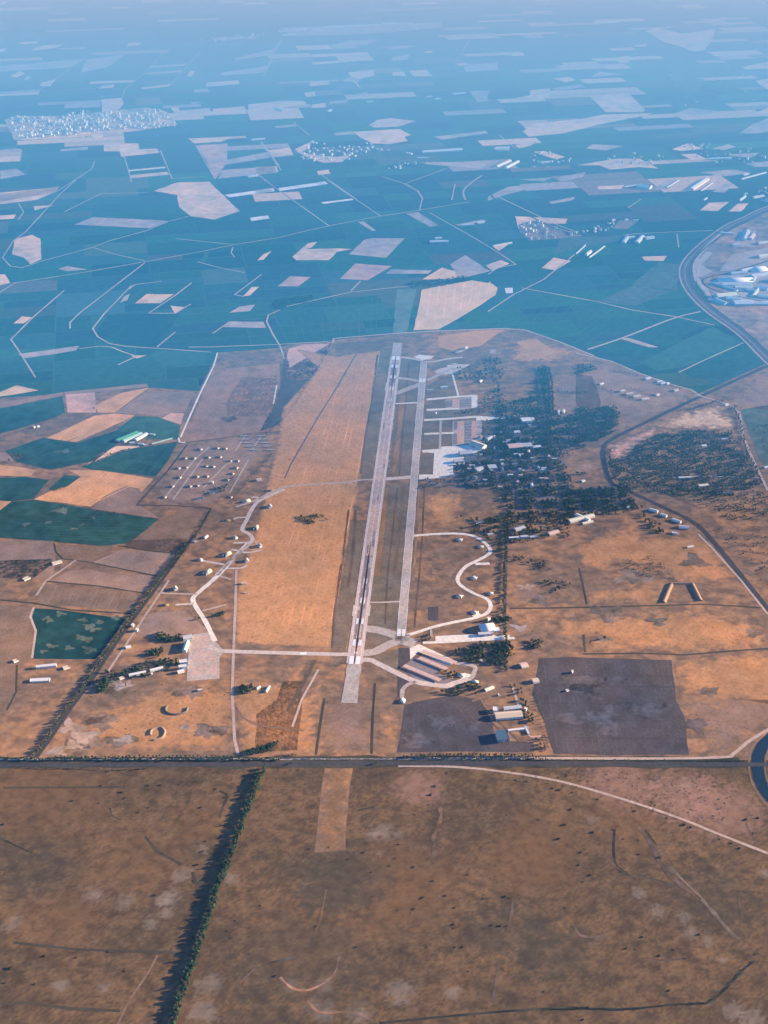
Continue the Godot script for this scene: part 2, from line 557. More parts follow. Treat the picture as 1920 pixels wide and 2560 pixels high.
# ---------------------------------------------------------------- trees
var crowns := {}
var trunks := {}
func crown_mesh(kind: String, k: int) -> ArrayMesh:
	var key := kind + str(k)
	if crowns.has(key):
		return crowns[key]
	var g := RandomNumberGenerator.new()
	g.seed = hash(key)
	var v := PackedVector3Array()
	var nn := PackedVector3Array()
	var col := PackedColorArray()
	var tall: bool = kind == "poplar"
	var lumps := []
	var count := 130
	if tall:
		for i in 6:
			lumps.append([Vector3(g.randf_range(-0.5, 0.5), 4.0 + i * 2.5, g.randf_range(-0.5, 0.5)), 2.5 - absf(i - 2.0) * 0.32, 2.0])
	elif kind == "bush":
		count = 70
		for i in 5:
			lumps.append([Vector3(g.randf_range(-2.0, 2.0), g.randf_range(0.4, 1.3), g.randf_range(-1.6, 1.6)), g.randf_range(1.0, 1.8), 1.1])
	elif kind == "olive":
		count = 80
		for i in 4:
			lumps.append([Vector3(g.randf_range(-1.3, 1.3), g.randf_range(2.4, 3.8), g.randf_range(-1.3, 1.3)), g.randf_range(1.4, 2.0), 1.4])
	else:
		for i in 8:
			lumps.append([Vector3(g.randf_range(-2.8, 2.8), g.randf_range(5.5, 12.0), g.randf_range(-2.8, 2.8)), g.randf_range(2.0, 3.4), g.randf_range(1.8, 2.8)])
	for i in count:
		var l = lumps[g.randi() % lumps.size()]
		var d := Vector3(g.randfn(), g.randfn(), g.randfn()).normalized()
		var c: Vector3 = l[0] + Vector3(d.x * l[1], d.y * l[2], d.z * l[1]) * pow(g.randf(), 0.4)
		c.y = maxf(c.y, 0.2)
		var s: float = g.randf_range(1.25, 2.3) * (0.55 if kind == "bush" or kind == "olive" else 1.0)
		var u := Vector3(g.randfn(), g.randfn() * 0.7, g.randfn()).normalized()
		var w := u.cross(Vector3(g.randfn(), g.randfn(), g.randfn())).normalized()
		var tone := g.randf_range(0.75, 1.3)
		var yel := g.randf_range(0.85, 1.2)
		var leaf := Color(0.040 * tone * yel, 0.074 * tone, 0.046 * tone)
		if kind == "olive":
			leaf = Color(0.044 * tone * yel, 0.078 * tone, 0.044 * tone)
		elif kind == "bush":
			leaf = Color(0.052 * tone * yel, 0.046 * tone, 0.026 * tone)
		var q := [c - u * s, c + w * s * 0.8, c + u * s, c - w * s * 0.8]
		var m: Vector3 = c + d * s * 0.35
		for e in 4:
			var tri := [q[e], q[(e + 1) % 4], m]
			var nrm: Vector3 = (tri[2] - tri[0]).cross(tri[1] - tri[0]).normalized()
			for p in tri:
				v.append(p)
				nn.append(nrm)
				col.append(leaf)
	var a := []
	a.resize(Mesh.ARRAY_MAX)
	a[Mesh.ARRAY_VERTEX] = v
	a[Mesh.ARRAY_NORMAL] = nn
	a[Mesh.ARRAY_COLOR] = col
	var mesh := ArrayMesh.new()
	mesh.add_surface_from_arrays(Mesh.PRIMITIVE_TRIANGLES, a)
	mesh.surface_set_material(0, M.leaves)
	crowns[key] = mesh
	return mesh

func trunk_mesh(kind: String) -> ArrayMesh:
	if trunks.has(kind):
		return trunks[kind]
	var st := begin()
	var top := 4.5
	var r := 0.35
	if kind == "poplar":
		top = 14.0
		r = 0.4
	elif kind == "broad":
		top = 8.5
		r = 0.5
	elif kind == "olive":
		top = 2.8
		r = 0.3
	elif kind == "bush":
		top = 0.8
		r = 0.12
	for i in 6:
		var t0 := TAU * i / 6
		var t1 := TAU * (i + 1) / 6
		var a := Vector3(cos(t0), 0, sin(t0))
		var b := Vector3(cos(t1), 0, sin(t1))
		quad(st, b * r * 0.35 + Vector3(0, top, 0), a * r * 0.35 + Vector3(0, top, 0), a * r + Vector3(0, -0.4, 0), b * r + Vector3(0, -0.4, 0))
	if kind == "broad" or kind == "olive":
		for i in 3:
			var t := TAU * i / 3 + 0.4
			var p0 := Vector3(0, top * 0.55, 0)
			var p1 := Vector3(cos(t) * top * 0.28, top * 1.05, sin(t) * top * 0.28)
			var s := Vector3(-sin(t), 0, cos(t)) * r * 0.3
			quad(st, p1 - s * 0.4, p1 + s * 0.4, p0 + s, p0 - s)
			quad(st, p1 + Vector3(0, 0.1, 0), p1, p0, p0 + Vector3(0, r * 0.6, 0))
	var m := done(st)
	m.surface_set_material(0, M.bark)
	trunks[kind] = m
	return m

# one tree that can be told from its neighbours
func tree(at: Vector3, kind: String, k: int, scale_: float, turn: float, label: String, group: String) -> Node3D:
	var o := Node3D.new()
	put(o, "bush" if kind == "bush" else "tree")
	o.position = at
	o.rotation.y = turn
	o.scale = Vector3.ONE * scale_
	tag(o, label, "bush" if kind == "bush" else "tree", group)
	var t := MeshInstance3D.new()
	t.mesh = trunk_mesh(kind)
	put(t, "stem" if kind == "bush" else "trunk", o)
	var c := MeshInstance3D.new()
	c.mesh = crown_mesh(kind, k)
	put(c, "foliage" if kind == "bush" else "crown", o)
	return o

var mass_cache := {}
func whole_tree(kind: String, k: int) -> ArrayMesh:
	var key := kind + str(k)
	if not mass_cache.has(key):
		var st := SurfaceTool.new()
		st.begin(Mesh.PRIMITIVE_TRIANGLES)
		st.append_from(crown_mesh(kind, k), 0, Transform3D.IDENTITY)
		mass_cache[key] = st.commit()
		mass_cache[key].surface_set_material(0, M.leaves)
	return mass_cache[key]

# many trees too small to tell apart: one object
func wood(places: Array, kind: String, called: String, label: String, category: String) -> void:
	var root := Node3D.new()
	put(root, called)
	tag(root, label, category)
	setting(root, "stuff")
	var near_houses: bool = called == "base_woodland" or called == "grove" or called == "orchard"
	var kept := []
	for p in places:
		# streets of the base town run between the trees
		if called == "base_woodland" and (fposmod(p.x + p.z * 0.03, 92.0) < 15.0 or fposmod(p.z - p.x * 0.03, 128.0) < 17.0):
			continue
		if not near_houses or not taken(Vector2(p.x, p.z)):
			kept.append(p)
	places = kept
	for k in 3:
		var mine := []
		for i in places.size():
			if i % 3 == k:
				mine.append(places[i])
		if mine.is_empty():
			continue
		var mm := MultiMesh.new()
		mm.transform_format = MultiMesh.TRANSFORM_3D
		mm.mesh = whole_tree(kind, k)
		mm.instance_count = mine.size()
		for i in mine.size():
			var p: Vector3 = mine[i]
			var s := p.y
			mm.set_instance_transform(i, Transform3D(Basis(Vector3.UP, rng.randf() * TAU).scaled(Vector3(s * rng.randf_range(0.85, 1.2), s, s * rng.randf_range(0.85, 1.2))), Vector3(p.x, 0.0, p.z)))
		var o := MultiMeshInstance3D.new()
		o.multimesh = mm
		put(o, "foliage", root)
		setting(o, "stuff")

func along(p: PackedVector2Array, step: float, spread: float) -> Array:
	var out := []
	for i in p.size() - 1:
		var n := maxi(1, int(p[i].distance_to(p[i + 1]) / step))
		var s := (p[i + 1] - p[i]).normalized().orthogonal()
		for k in n:
			var q := p[i].lerp(p[i + 1], (k + rng.randf_range(-0.3, 0.3)) / n) + s * rng.randf_range(-spread, spread)
			out.append(Vector3(q.x, 1.0, q.y))
	return out

func inside(p: PackedVector2Array, step: float, fill := 1.0, clumps := 0.0) -> Array:
	var lo := p[0]
	var hi := p[0]
	for q in p:
		lo = Vector2(minf(lo.x, q.x), minf(lo.y, q.y))
		hi = Vector2(maxf(hi.x, q.x), maxf(hi.y, q.y))
	var out := []
	var z := lo.y
	while z < hi.y:
		var x := lo.x
		while x < hi.x:
			var q := Vector2(x + rng.randf_range(-0.5, 0.5) * step, z + rng.randf_range(-0.5, 0.5) * step)
			if rng.randf() < fill and Geometry2D.is_point_in_polygon(q + Vector2(mid.get_noise_2d(q.x, q.y + 900.0), mid.get_noise_2d(q.x - 900.0, q.y)) * 3.2 * step, p):
				if clumps == 0.0 or mid.get_noise_2d(q.x * 1.5, q.y * 1.5) > -clumps:
					out.append(Vector3(q.x, rng.randf_range(0.65, 1.1), q.y))
			x += step
		z += step
	return out

func _ready() -> void:
	rng.seed = 20240611
	broad.seed = 3
	broad.frequency = 1.0 / 420.0
	broad.fractal_octaves = 3
	mid.seed = 7
	mid.frequency = 1.0 / 90.0
	mid.fractal_octaves = 3
	fine.seed = 11
	fine.frequency = 1.0 / 24.0
	fine.fractal_octaves = 3
	view_and_light()
	materials()
	haze_bank("haze", 5400.0, 30000.0, 800.0, 0.000125, Color(0.26, 0.70, 1.0))
	haze_bank("haze", 9200.0, 30000.0, 1200.0, 0.00006, Color(0.62, 0.85, 1.0))
	haze_bank("haze", 14000.0, 30000.0, 1900.0, 0.00011, Color(0.90, 0.93, 1.0))
	terrain()
	far_fields()
	near_fields()
	far_roads()
	air_base_pavement()
	air_base_buildings()
	plain_buildings()
	vegetation()

func view_and_light() -> void:
	var cam := Camera3D.new()
	cam.name = "camera"
	cam.position = Vector3(0, CAM_H, 0)
	cam.rotation.x = -PITCH
	cam.fov = rad_to_deg(2.0 * atan(1280.0 / FOCAL))
	cam.near = 1.0
	cam.far = 60000.0
	add_child(cam)
	cam.current = true
	var env := Environment.new()
	var sky_mat := ProceduralSkyMaterial.new()
	sky_mat.sky_top_color = Color(0.30, 0.48, 0.80)
	sky_mat.sky_horizon_color = Color(0.66, 0.76, 0.90)
	sky_mat.sky_curve = 0.18
	sky_mat.ground_bottom_color = Color(0.25, 0.28, 0.32)
	sky_mat.ground_horizon_color = Color(0.5, 0.58, 0.68)
	sky_mat.sky_energy_multiplier = 0.62
	var sky := Sky.new()
	sky.sky_material = sky_mat
	env.background_mode = Environment.BG_SKY
	env.sky = sky
	env.tonemap_mode = Environment.TONE_MAPPER_LINEAR
	env.tonemap_exposure = 5.1
	env.sdfgi_enabled = true
	env.ssao_enabled = true
	env.ssil_enabled = true
	env.fog_enabled = true
	env.fog_light_color = Color(0.42, 0.70, 1.0)
	env.fog_density = 0.000005
	env.volumetric_fog_enabled = true
	env.volumetric_fog_density = 0.0
	var we := WorldEnvironment.new()
	we.name = "world_environment"
	we.environment = env
	add_child(we)
	var sun := DirectionalLight3D.new()
	sun.name = "sun"
	sun.light_energy = 1.6
	sun.light_color = Color(1.0, 0.88, 0.72)
	sun.light_angular_distance = 0.5
	sun.shadow_enabled = true
	sun.directional_shadow_max_distance = 30000.0
	var e := deg_to_rad(13.0)
	var az := deg_to_rad(13.0)
	var from := Vector3(cos(e) * cos(az), sin(e), -cos(e) * sin(az))
	sun.look_at_from_position(from, Vector3.ZERO, Vector3.UP)
	add_child(sun)

func haze_bank(called: String, near_z: float, far_z: float, top: float, density: float, c: Color) -> void:
	var f := FogVolume.new()
	f.shape = RenderingServer.FOG_VOLUME_SHAPE_BOX
	f.size = Vector3(40000.0, top, far_z - near_z)
	var m := FogMaterial.new()
	m.density = density
	m.albedo = c
	f.material = m
	f.position = Vector3(0, top * 0.5 + 2.0, -(near_z + far_z) * 0.5)
	put(f, called)
	f.set_meta("label", "blue summer haze lying over the irrigated plain")
	setting(f, "stuff")

func materials() -> void:
	var coarse := grain(21, 0.012, 0.80, 1.08, 1024)
	var dense := grain(22, 0.03, 0.86, 1.06, 512)
	var soft := grain(23, 0.02, 0.82, 1.04, 512)
	M.scrub = land(grain(24, 0.02, 0.80, 1.10, 1024), 1100.0)
	M.field = land(dense, 240.0)
	M.crop = land(soft, 600.0)
	M.paved = land(soft, 190.0, 0.9)
	M.marking = land(soft, 60.0, 0.7)
	M.leaves = StandardMaterial3D.new()
	M.leaves.vertex_color_use_as_albedo = true
	M.leaves.roughness = 0.9
	M.leaves.metallic_specular = 0.1
	M.bark = plain(Color(0.10, 0.075, 0.055), 0.95)
	M.water = plain(Color(0.008, 0.020, 0.030), 0.25)
	M.water.metallic_specular = 0.3
	M.shelter_concrete = textured(Color(0.44, 0.40, 0.30), soft, 9.0)
	M.shelter_wall = textured(Color(0.40, 0.36, 0.29), soft, 9.0)
	M.earth = textured(Color(0.23, 0.155, 0.10), dense, 40.0, 1.0)
	M.earth_grass = textured(Color(0.17, 0.13, 0.08), dense, 40.0, 1.0)
	M.dark_earth = textured(Color(0.13, 0.10, 0.08), dense, 40.0, 1.0)
	M.white_door = plain(Color(0.78, 0.77, 0.73), 0.6)
	M.dark_door = plain(Color(0.52, 0.51, 0.48), 0.6)
	M.pane = plain(Color(0.03, 0.04, 0.05), 0.15)
	M.pale_wall = textured(Color(0.66, 0.62, 0.54), soft, 14.0)
	M.white_wall = textured(Color(0.64, 0.62, 0.57), soft, 14.0)
	M.grey_wall = textured(Color(0.36, 0.35, 0.33), soft, 14.0)
	M.white_roof = textured(Color(0.56, 0.54, 0.50), soft, 18.0, 0.6)
	M.cream_roof = textured(Color(0.66, 0.58, 0.40), soft, 18.0, 0.6)
	M.grey_roof = textured(Color(0.40, 0.40, 0.39), soft, 18.0, 0.7)
	M.dark_roof = textured(Color(0.10, 0.11, 0.12), soft, 18.0, 0.7)
	M.blue_roof = textured(Color(0.05, 0.10, 0.15), soft, 18.0, 0.6)
	M.green_roof = textured(Color(0.09, 0.30, 0.17), soft, 18.0, 0.6)
	M.pale_green_roof = textured(Color(0.30, 0.52, 0.38), soft, 18.0, 0.6)
	M.pink_roof = textured(Color(0.56, 0.37, 0.30), soft, 18.0, 0.8)
	M.red_roof = textured(Color(0.38, 0.15, 0.09), soft, 18.0, 0.85)
	M.sand_roof = textured(Color(0.50, 0.40, 0.29), soft, 18.0, 0.85)

# ---------------------------------------------------------------- the setting
func parcels(lo: Vector2, hi: Vector2, g: RandomNumberGenerator, turn: Transform2D, v: PackedVector3Array, col: PackedColorArray) -> void:
	var s := hi - lo
	var limit := g.randf_range(45000.0, 260000.0)
	if s.x * s.y > limit or maxf(s.x, s.y) > 1100.0:
		if s.x > s.y * g.randf_range(1.3, 4.2):
			var x := lo.x + s.x * g.randf_range(0.35, 0.65)
			parcels(lo, Vector2(x, hi.y), g, turn, v, col)
			parcels(Vector2(x, lo.y), hi, g, turn, v, col)
		else:
			var y := lo.y + s.y * g.randf_range(0.35, 0.65)
			parcels(lo, Vector2(hi.x, y), g, turn, v, col)
			parcels(Vector2(lo.x, y), hi, g, turn, v, col)
		return
	var e := g.randf_range(1.5, 5.0)
	var q := [turn * (lo + Vector2(e, e)), turn * Vector2(hi.x - e, lo.y + e), turn * (hi - Vector2(e, e)), turn * Vector2(lo.x + e, hi.y - e)]
	var c: Color = C[["crop", "crop", "deep", "crop", "deep", "leaf", "crop"][g.randi() % 7]]
	c = shade(c.lerp(C.crop, 0.45), g.randf_range(0.75, 1.3))
	var hue := g.randf_range(0.8, 1.22)
	c = Color(c.r, c.g * hue, c.b * (2.0 - hue))
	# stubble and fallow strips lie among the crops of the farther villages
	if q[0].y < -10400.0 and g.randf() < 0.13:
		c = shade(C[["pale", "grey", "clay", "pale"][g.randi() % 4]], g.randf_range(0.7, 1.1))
	elif g.randf() < 0.12:
		c = c.lerp(C.mauve, g.randf_range(0.1, 0.35))
	for k in [0, 1, 2, 0, 2, 3]:
		v.append(Vector3(q[k].x, 0.3, q[k].y))
		col.append(c)

func terrain() -> void:
	# bare earth to the horizon
	var sv := PackedVector3Array()
	var sc := PackedColorArray()
	var z := 4000.0
	for iz in 20:
		for ix in 16:
			var x0 := -20000.0 + ix * 2500.0
			var z0 := 4000.0 - iz * 2500.0
			for q in [[0, 0], [0, 1], [1, 1], [0, 0], [1, 1], [1, 0]]:
				sv.append(Vector3(x0 + q[0] * 2500.0, 0.0, z0 - q[1] * 2500.0))
				sc.append(shade(C.clay, 0.6) if z0 > -5000.0 else C.crop.lerp(C.sage, 0.5))
	setting(mesh_node(flat_mesh(sv, sc), M.scrub, "ground"))
	# the irrigated plain: fields parted by narrow tracks
	var g := RandomNumberGenerator.new()
	g.seed = 77
	var v := PackedVector3Array()
	var col := PackedColorArray()
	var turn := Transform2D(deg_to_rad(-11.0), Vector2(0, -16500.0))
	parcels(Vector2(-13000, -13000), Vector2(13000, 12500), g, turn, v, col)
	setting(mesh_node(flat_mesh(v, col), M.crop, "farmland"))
	# scrub in front of the main road: a fine net of points, each with the colour of the earth or tuft there
	scrub_net()
	# earth of the air base and of the land round it, up to its outer fence
	var base := pts("Z", [-400, 1652, -400, 840, 0, 860, 150, 850, 330, 838, 430, 845, 470, 762, 600, 752, 620, 745, 705, 738, 720, 735, 855, 722, 940, 714, 1130, 710, 1200, 735, 1300, 775, 1400, 812, 1510, 850, 1560, 828, 1700, 765, 2100, 600, 2100, 1652])
	setting(area("airfield_earth", base, C.brown, 0.5, M.scrub, 0.55, 19.0, null, -1.0))

func scrub_net() -> void:
	var x0 := -3400.0
	var x1 := 3400.0
	var z0 := -1500.0
	var far := -pt("Z", 800, 1640).z
	var step := 7.0
	var nx := int((x1 - x0) / step)
	var nz := int((far + z0) / step)
	var v := PackedVector3Array()
	var col := PackedColorArray()
	var idx := PackedInt32Array()
	var n := PackedVector3Array()
	v.resize((nx + 1) * (nz + 1))
	n.resize(v.size())
	n.fill(Vector3.UP)
	col.resize(v.size())
	var a := Color(0.092, 0.062, 0.035)
	var b := Color(0.152, 0.091, 0.045)
	var d := Color(0.060, 0.043, 0.027)
	# places where the photograph shows crusts of salt, dark wet ground or dry grass: view, x, y, radius in metres, colour
	var spots := []
	for q in [["M", 1000, 1060, 60, "salt"], ["M", 1090, 900, 45, "salt"], ["M", 1200, 760, 35, "salt"], ["M", 980, 1150, 40, "salt"], ["M", 560, 1040, 60, "salt"], ["M", 750, 1080, 50, "salt"],
		["Q", 770, 60, 40, "salt"], ["Q", 720, 150, 45, "salt"], ["Q", 650, 255, 40, "salt"], ["Q", 900, 520, 60, "salt"], ["Q", 870, 640, 70, "salt"], ["Q", 60, 255, 50, "salt"], ["Q", 260, 530, 40, "salt"], ["Q", 450, 535, 40, "salt"], ["Q", 1260, 530, 45, "salt"], ["Q", 1400, 520, 50, "salt"], ["Q", 1400, 640, 60, "salt"], ["Q", 1560, 650, 60, "salt"], ["Q", 1340, 610, 40, "salt"],
		["R", 70, 560, 70, "salt"], ["R", 300, 555, 40, "salt"], ["R", 1180, 205, 45, "salt"], ["R", 1300, 230, 45, "salt"], ["R", 1330, 295, 40, "salt"], ["R", 1400, 335, 40, "salt"], ["R", 1590, 670, 60, "salt"], ["R", 1520, 640, 50, "salt"], ["R", 1640, 40, 30, "salt"], ["R", 1465, 410, 25, "salt"],
		["N", 750, 780, 60, "salt"], ["N", 690, 800, 35, "salt"], ["N", 850, 800, 30, "salt"], ["N", 730, 915, 25, "salt"], ["O", 1190, 500, 45, "salt"], ["O", 620, 715, 35, "salt"], ["O", 900, 1140, 35, "salt"], ["Q", 1000, 60, 45, "salt"],
		["M", 300, 480, 200, "ochre"], ["M", 820, 830, 170, "ochre"], ["M", 1180, 580, 110, "ochre"], ["M", 150, 380, 160, "ochre"], ["N", 850, 1080, 190, "ochre"], ["Q", 1350, 250, 200, "ochre"], ["Q", 1560, 190, 160, "ochre"], ["O", 280, 960, 130, "ochre"], ["O", 330, 770, 130, "ochre"], ["N", 1600, 960, 150, "ochre"], ["R", 100, 90, 140, "ochre"], ["O", 840, 760, 120, "ochre"], ["Q", 240, 240, 130, "ochre"],
		["M", 180, 880, 130, "ditch"], ["N", 500, 1060, 170, "ditch"], ["R", 730, 380, 120, "ditch"], ["R", 560, 300, 140, "ditch"], ["Q", 1300, 420, 220, "ditch"], ["R", 1450, 150, 150, "ditch"], ["Q", 1450, 100, 130, "ditch"], ["O", 780, 480, 130, "pink"], ["O", 1380, 640, 150, "pink"], ["N", 970, 520, 90, "pink"], ["O", 1150, 560, 130, "pink"]]:
		var c0 := pt(q[0], q[1], q[2])
		spots.append([Vector2(c0.x, c0.z), float(q[3]), C[q[4]], q[4] == "salt"])
	for j in nz + 1:
		for i in nx + 1:
			var x := x0 + i * step
			var z := z0 - j * step
			var k := j * (nx + 1) + i
			v[k] = Vector3(x, 0.5, z)
			var big := broad.get_noise_2d(x * 0.8, z * 1.1)
			var m := mid.get_noise_2d(x, z * 1.3)
			var f := fine.get_noise_2d(x, z * 1.2)
			var c := a.lerp(b, clampf(0.4 + big * 0.9 + m * 0.3, 0.0, 1.0))
			c = c.lerp(d, clampf((-m - 0.05) * 1.1 + f * 0.4, 0.0, 0.6))
			var t := fine.get_noise_2d(x * 2.6 + 500.0, z * 2.1)
			var s := fine.get_noise_2d(x * 1.2 - 700.0, z * 2.6)
			c = shade(c, 1.0 + 0.26 * f + 0.12 * m + 0.3 * t)
			c = c.lerp(d, clampf((s - 0.08) * 2.2, 0.0, 0.6))
			var here := Vector2(x, z)
			for q in spots:
				var away: float = here.distance_squared_to(q[0]) / (q[1] * q[1])
				if away < 2.2:
					var edge: float = sqrt(away) + f * 0.55 + m * 0.35
					if q[3]:
						c = c.lerp(q[2], clampf((0.66 - edge) * 1.4, 0.0, 0.4))
					else:
						c = c.lerp(shade(q[2], 0.62 if q[2].r > 0.2 else 1.0), clampf((1.1 - edge) * 1.0, 0.0, 0.42))
			col[k] = c
	for j in nz:
		for i in nx:
			var k := j * (nx + 1) + i
			idx.append_array([k, k + nx + 2, k + 1, k, k + nx + 1, k + nx + 2])
	var arr := []
	arr.resize(Mesh.ARRAY_MAX)
	arr[Mesh.ARRAY_VERTEX] = v
	arr[Mesh.ARRAY_NORMAL] = n
	arr[Mesh.ARRAY_COLOR] = col
	arr[Mesh.ARRAY_INDEX] = idx
	var m := ArrayMesh.new()
	m.add_surface_from_arrays(Mesh.PRIMITIVE_TRIANGLES, arr)
	setting(mesh_node(m, M.scrub, "scrubland"))

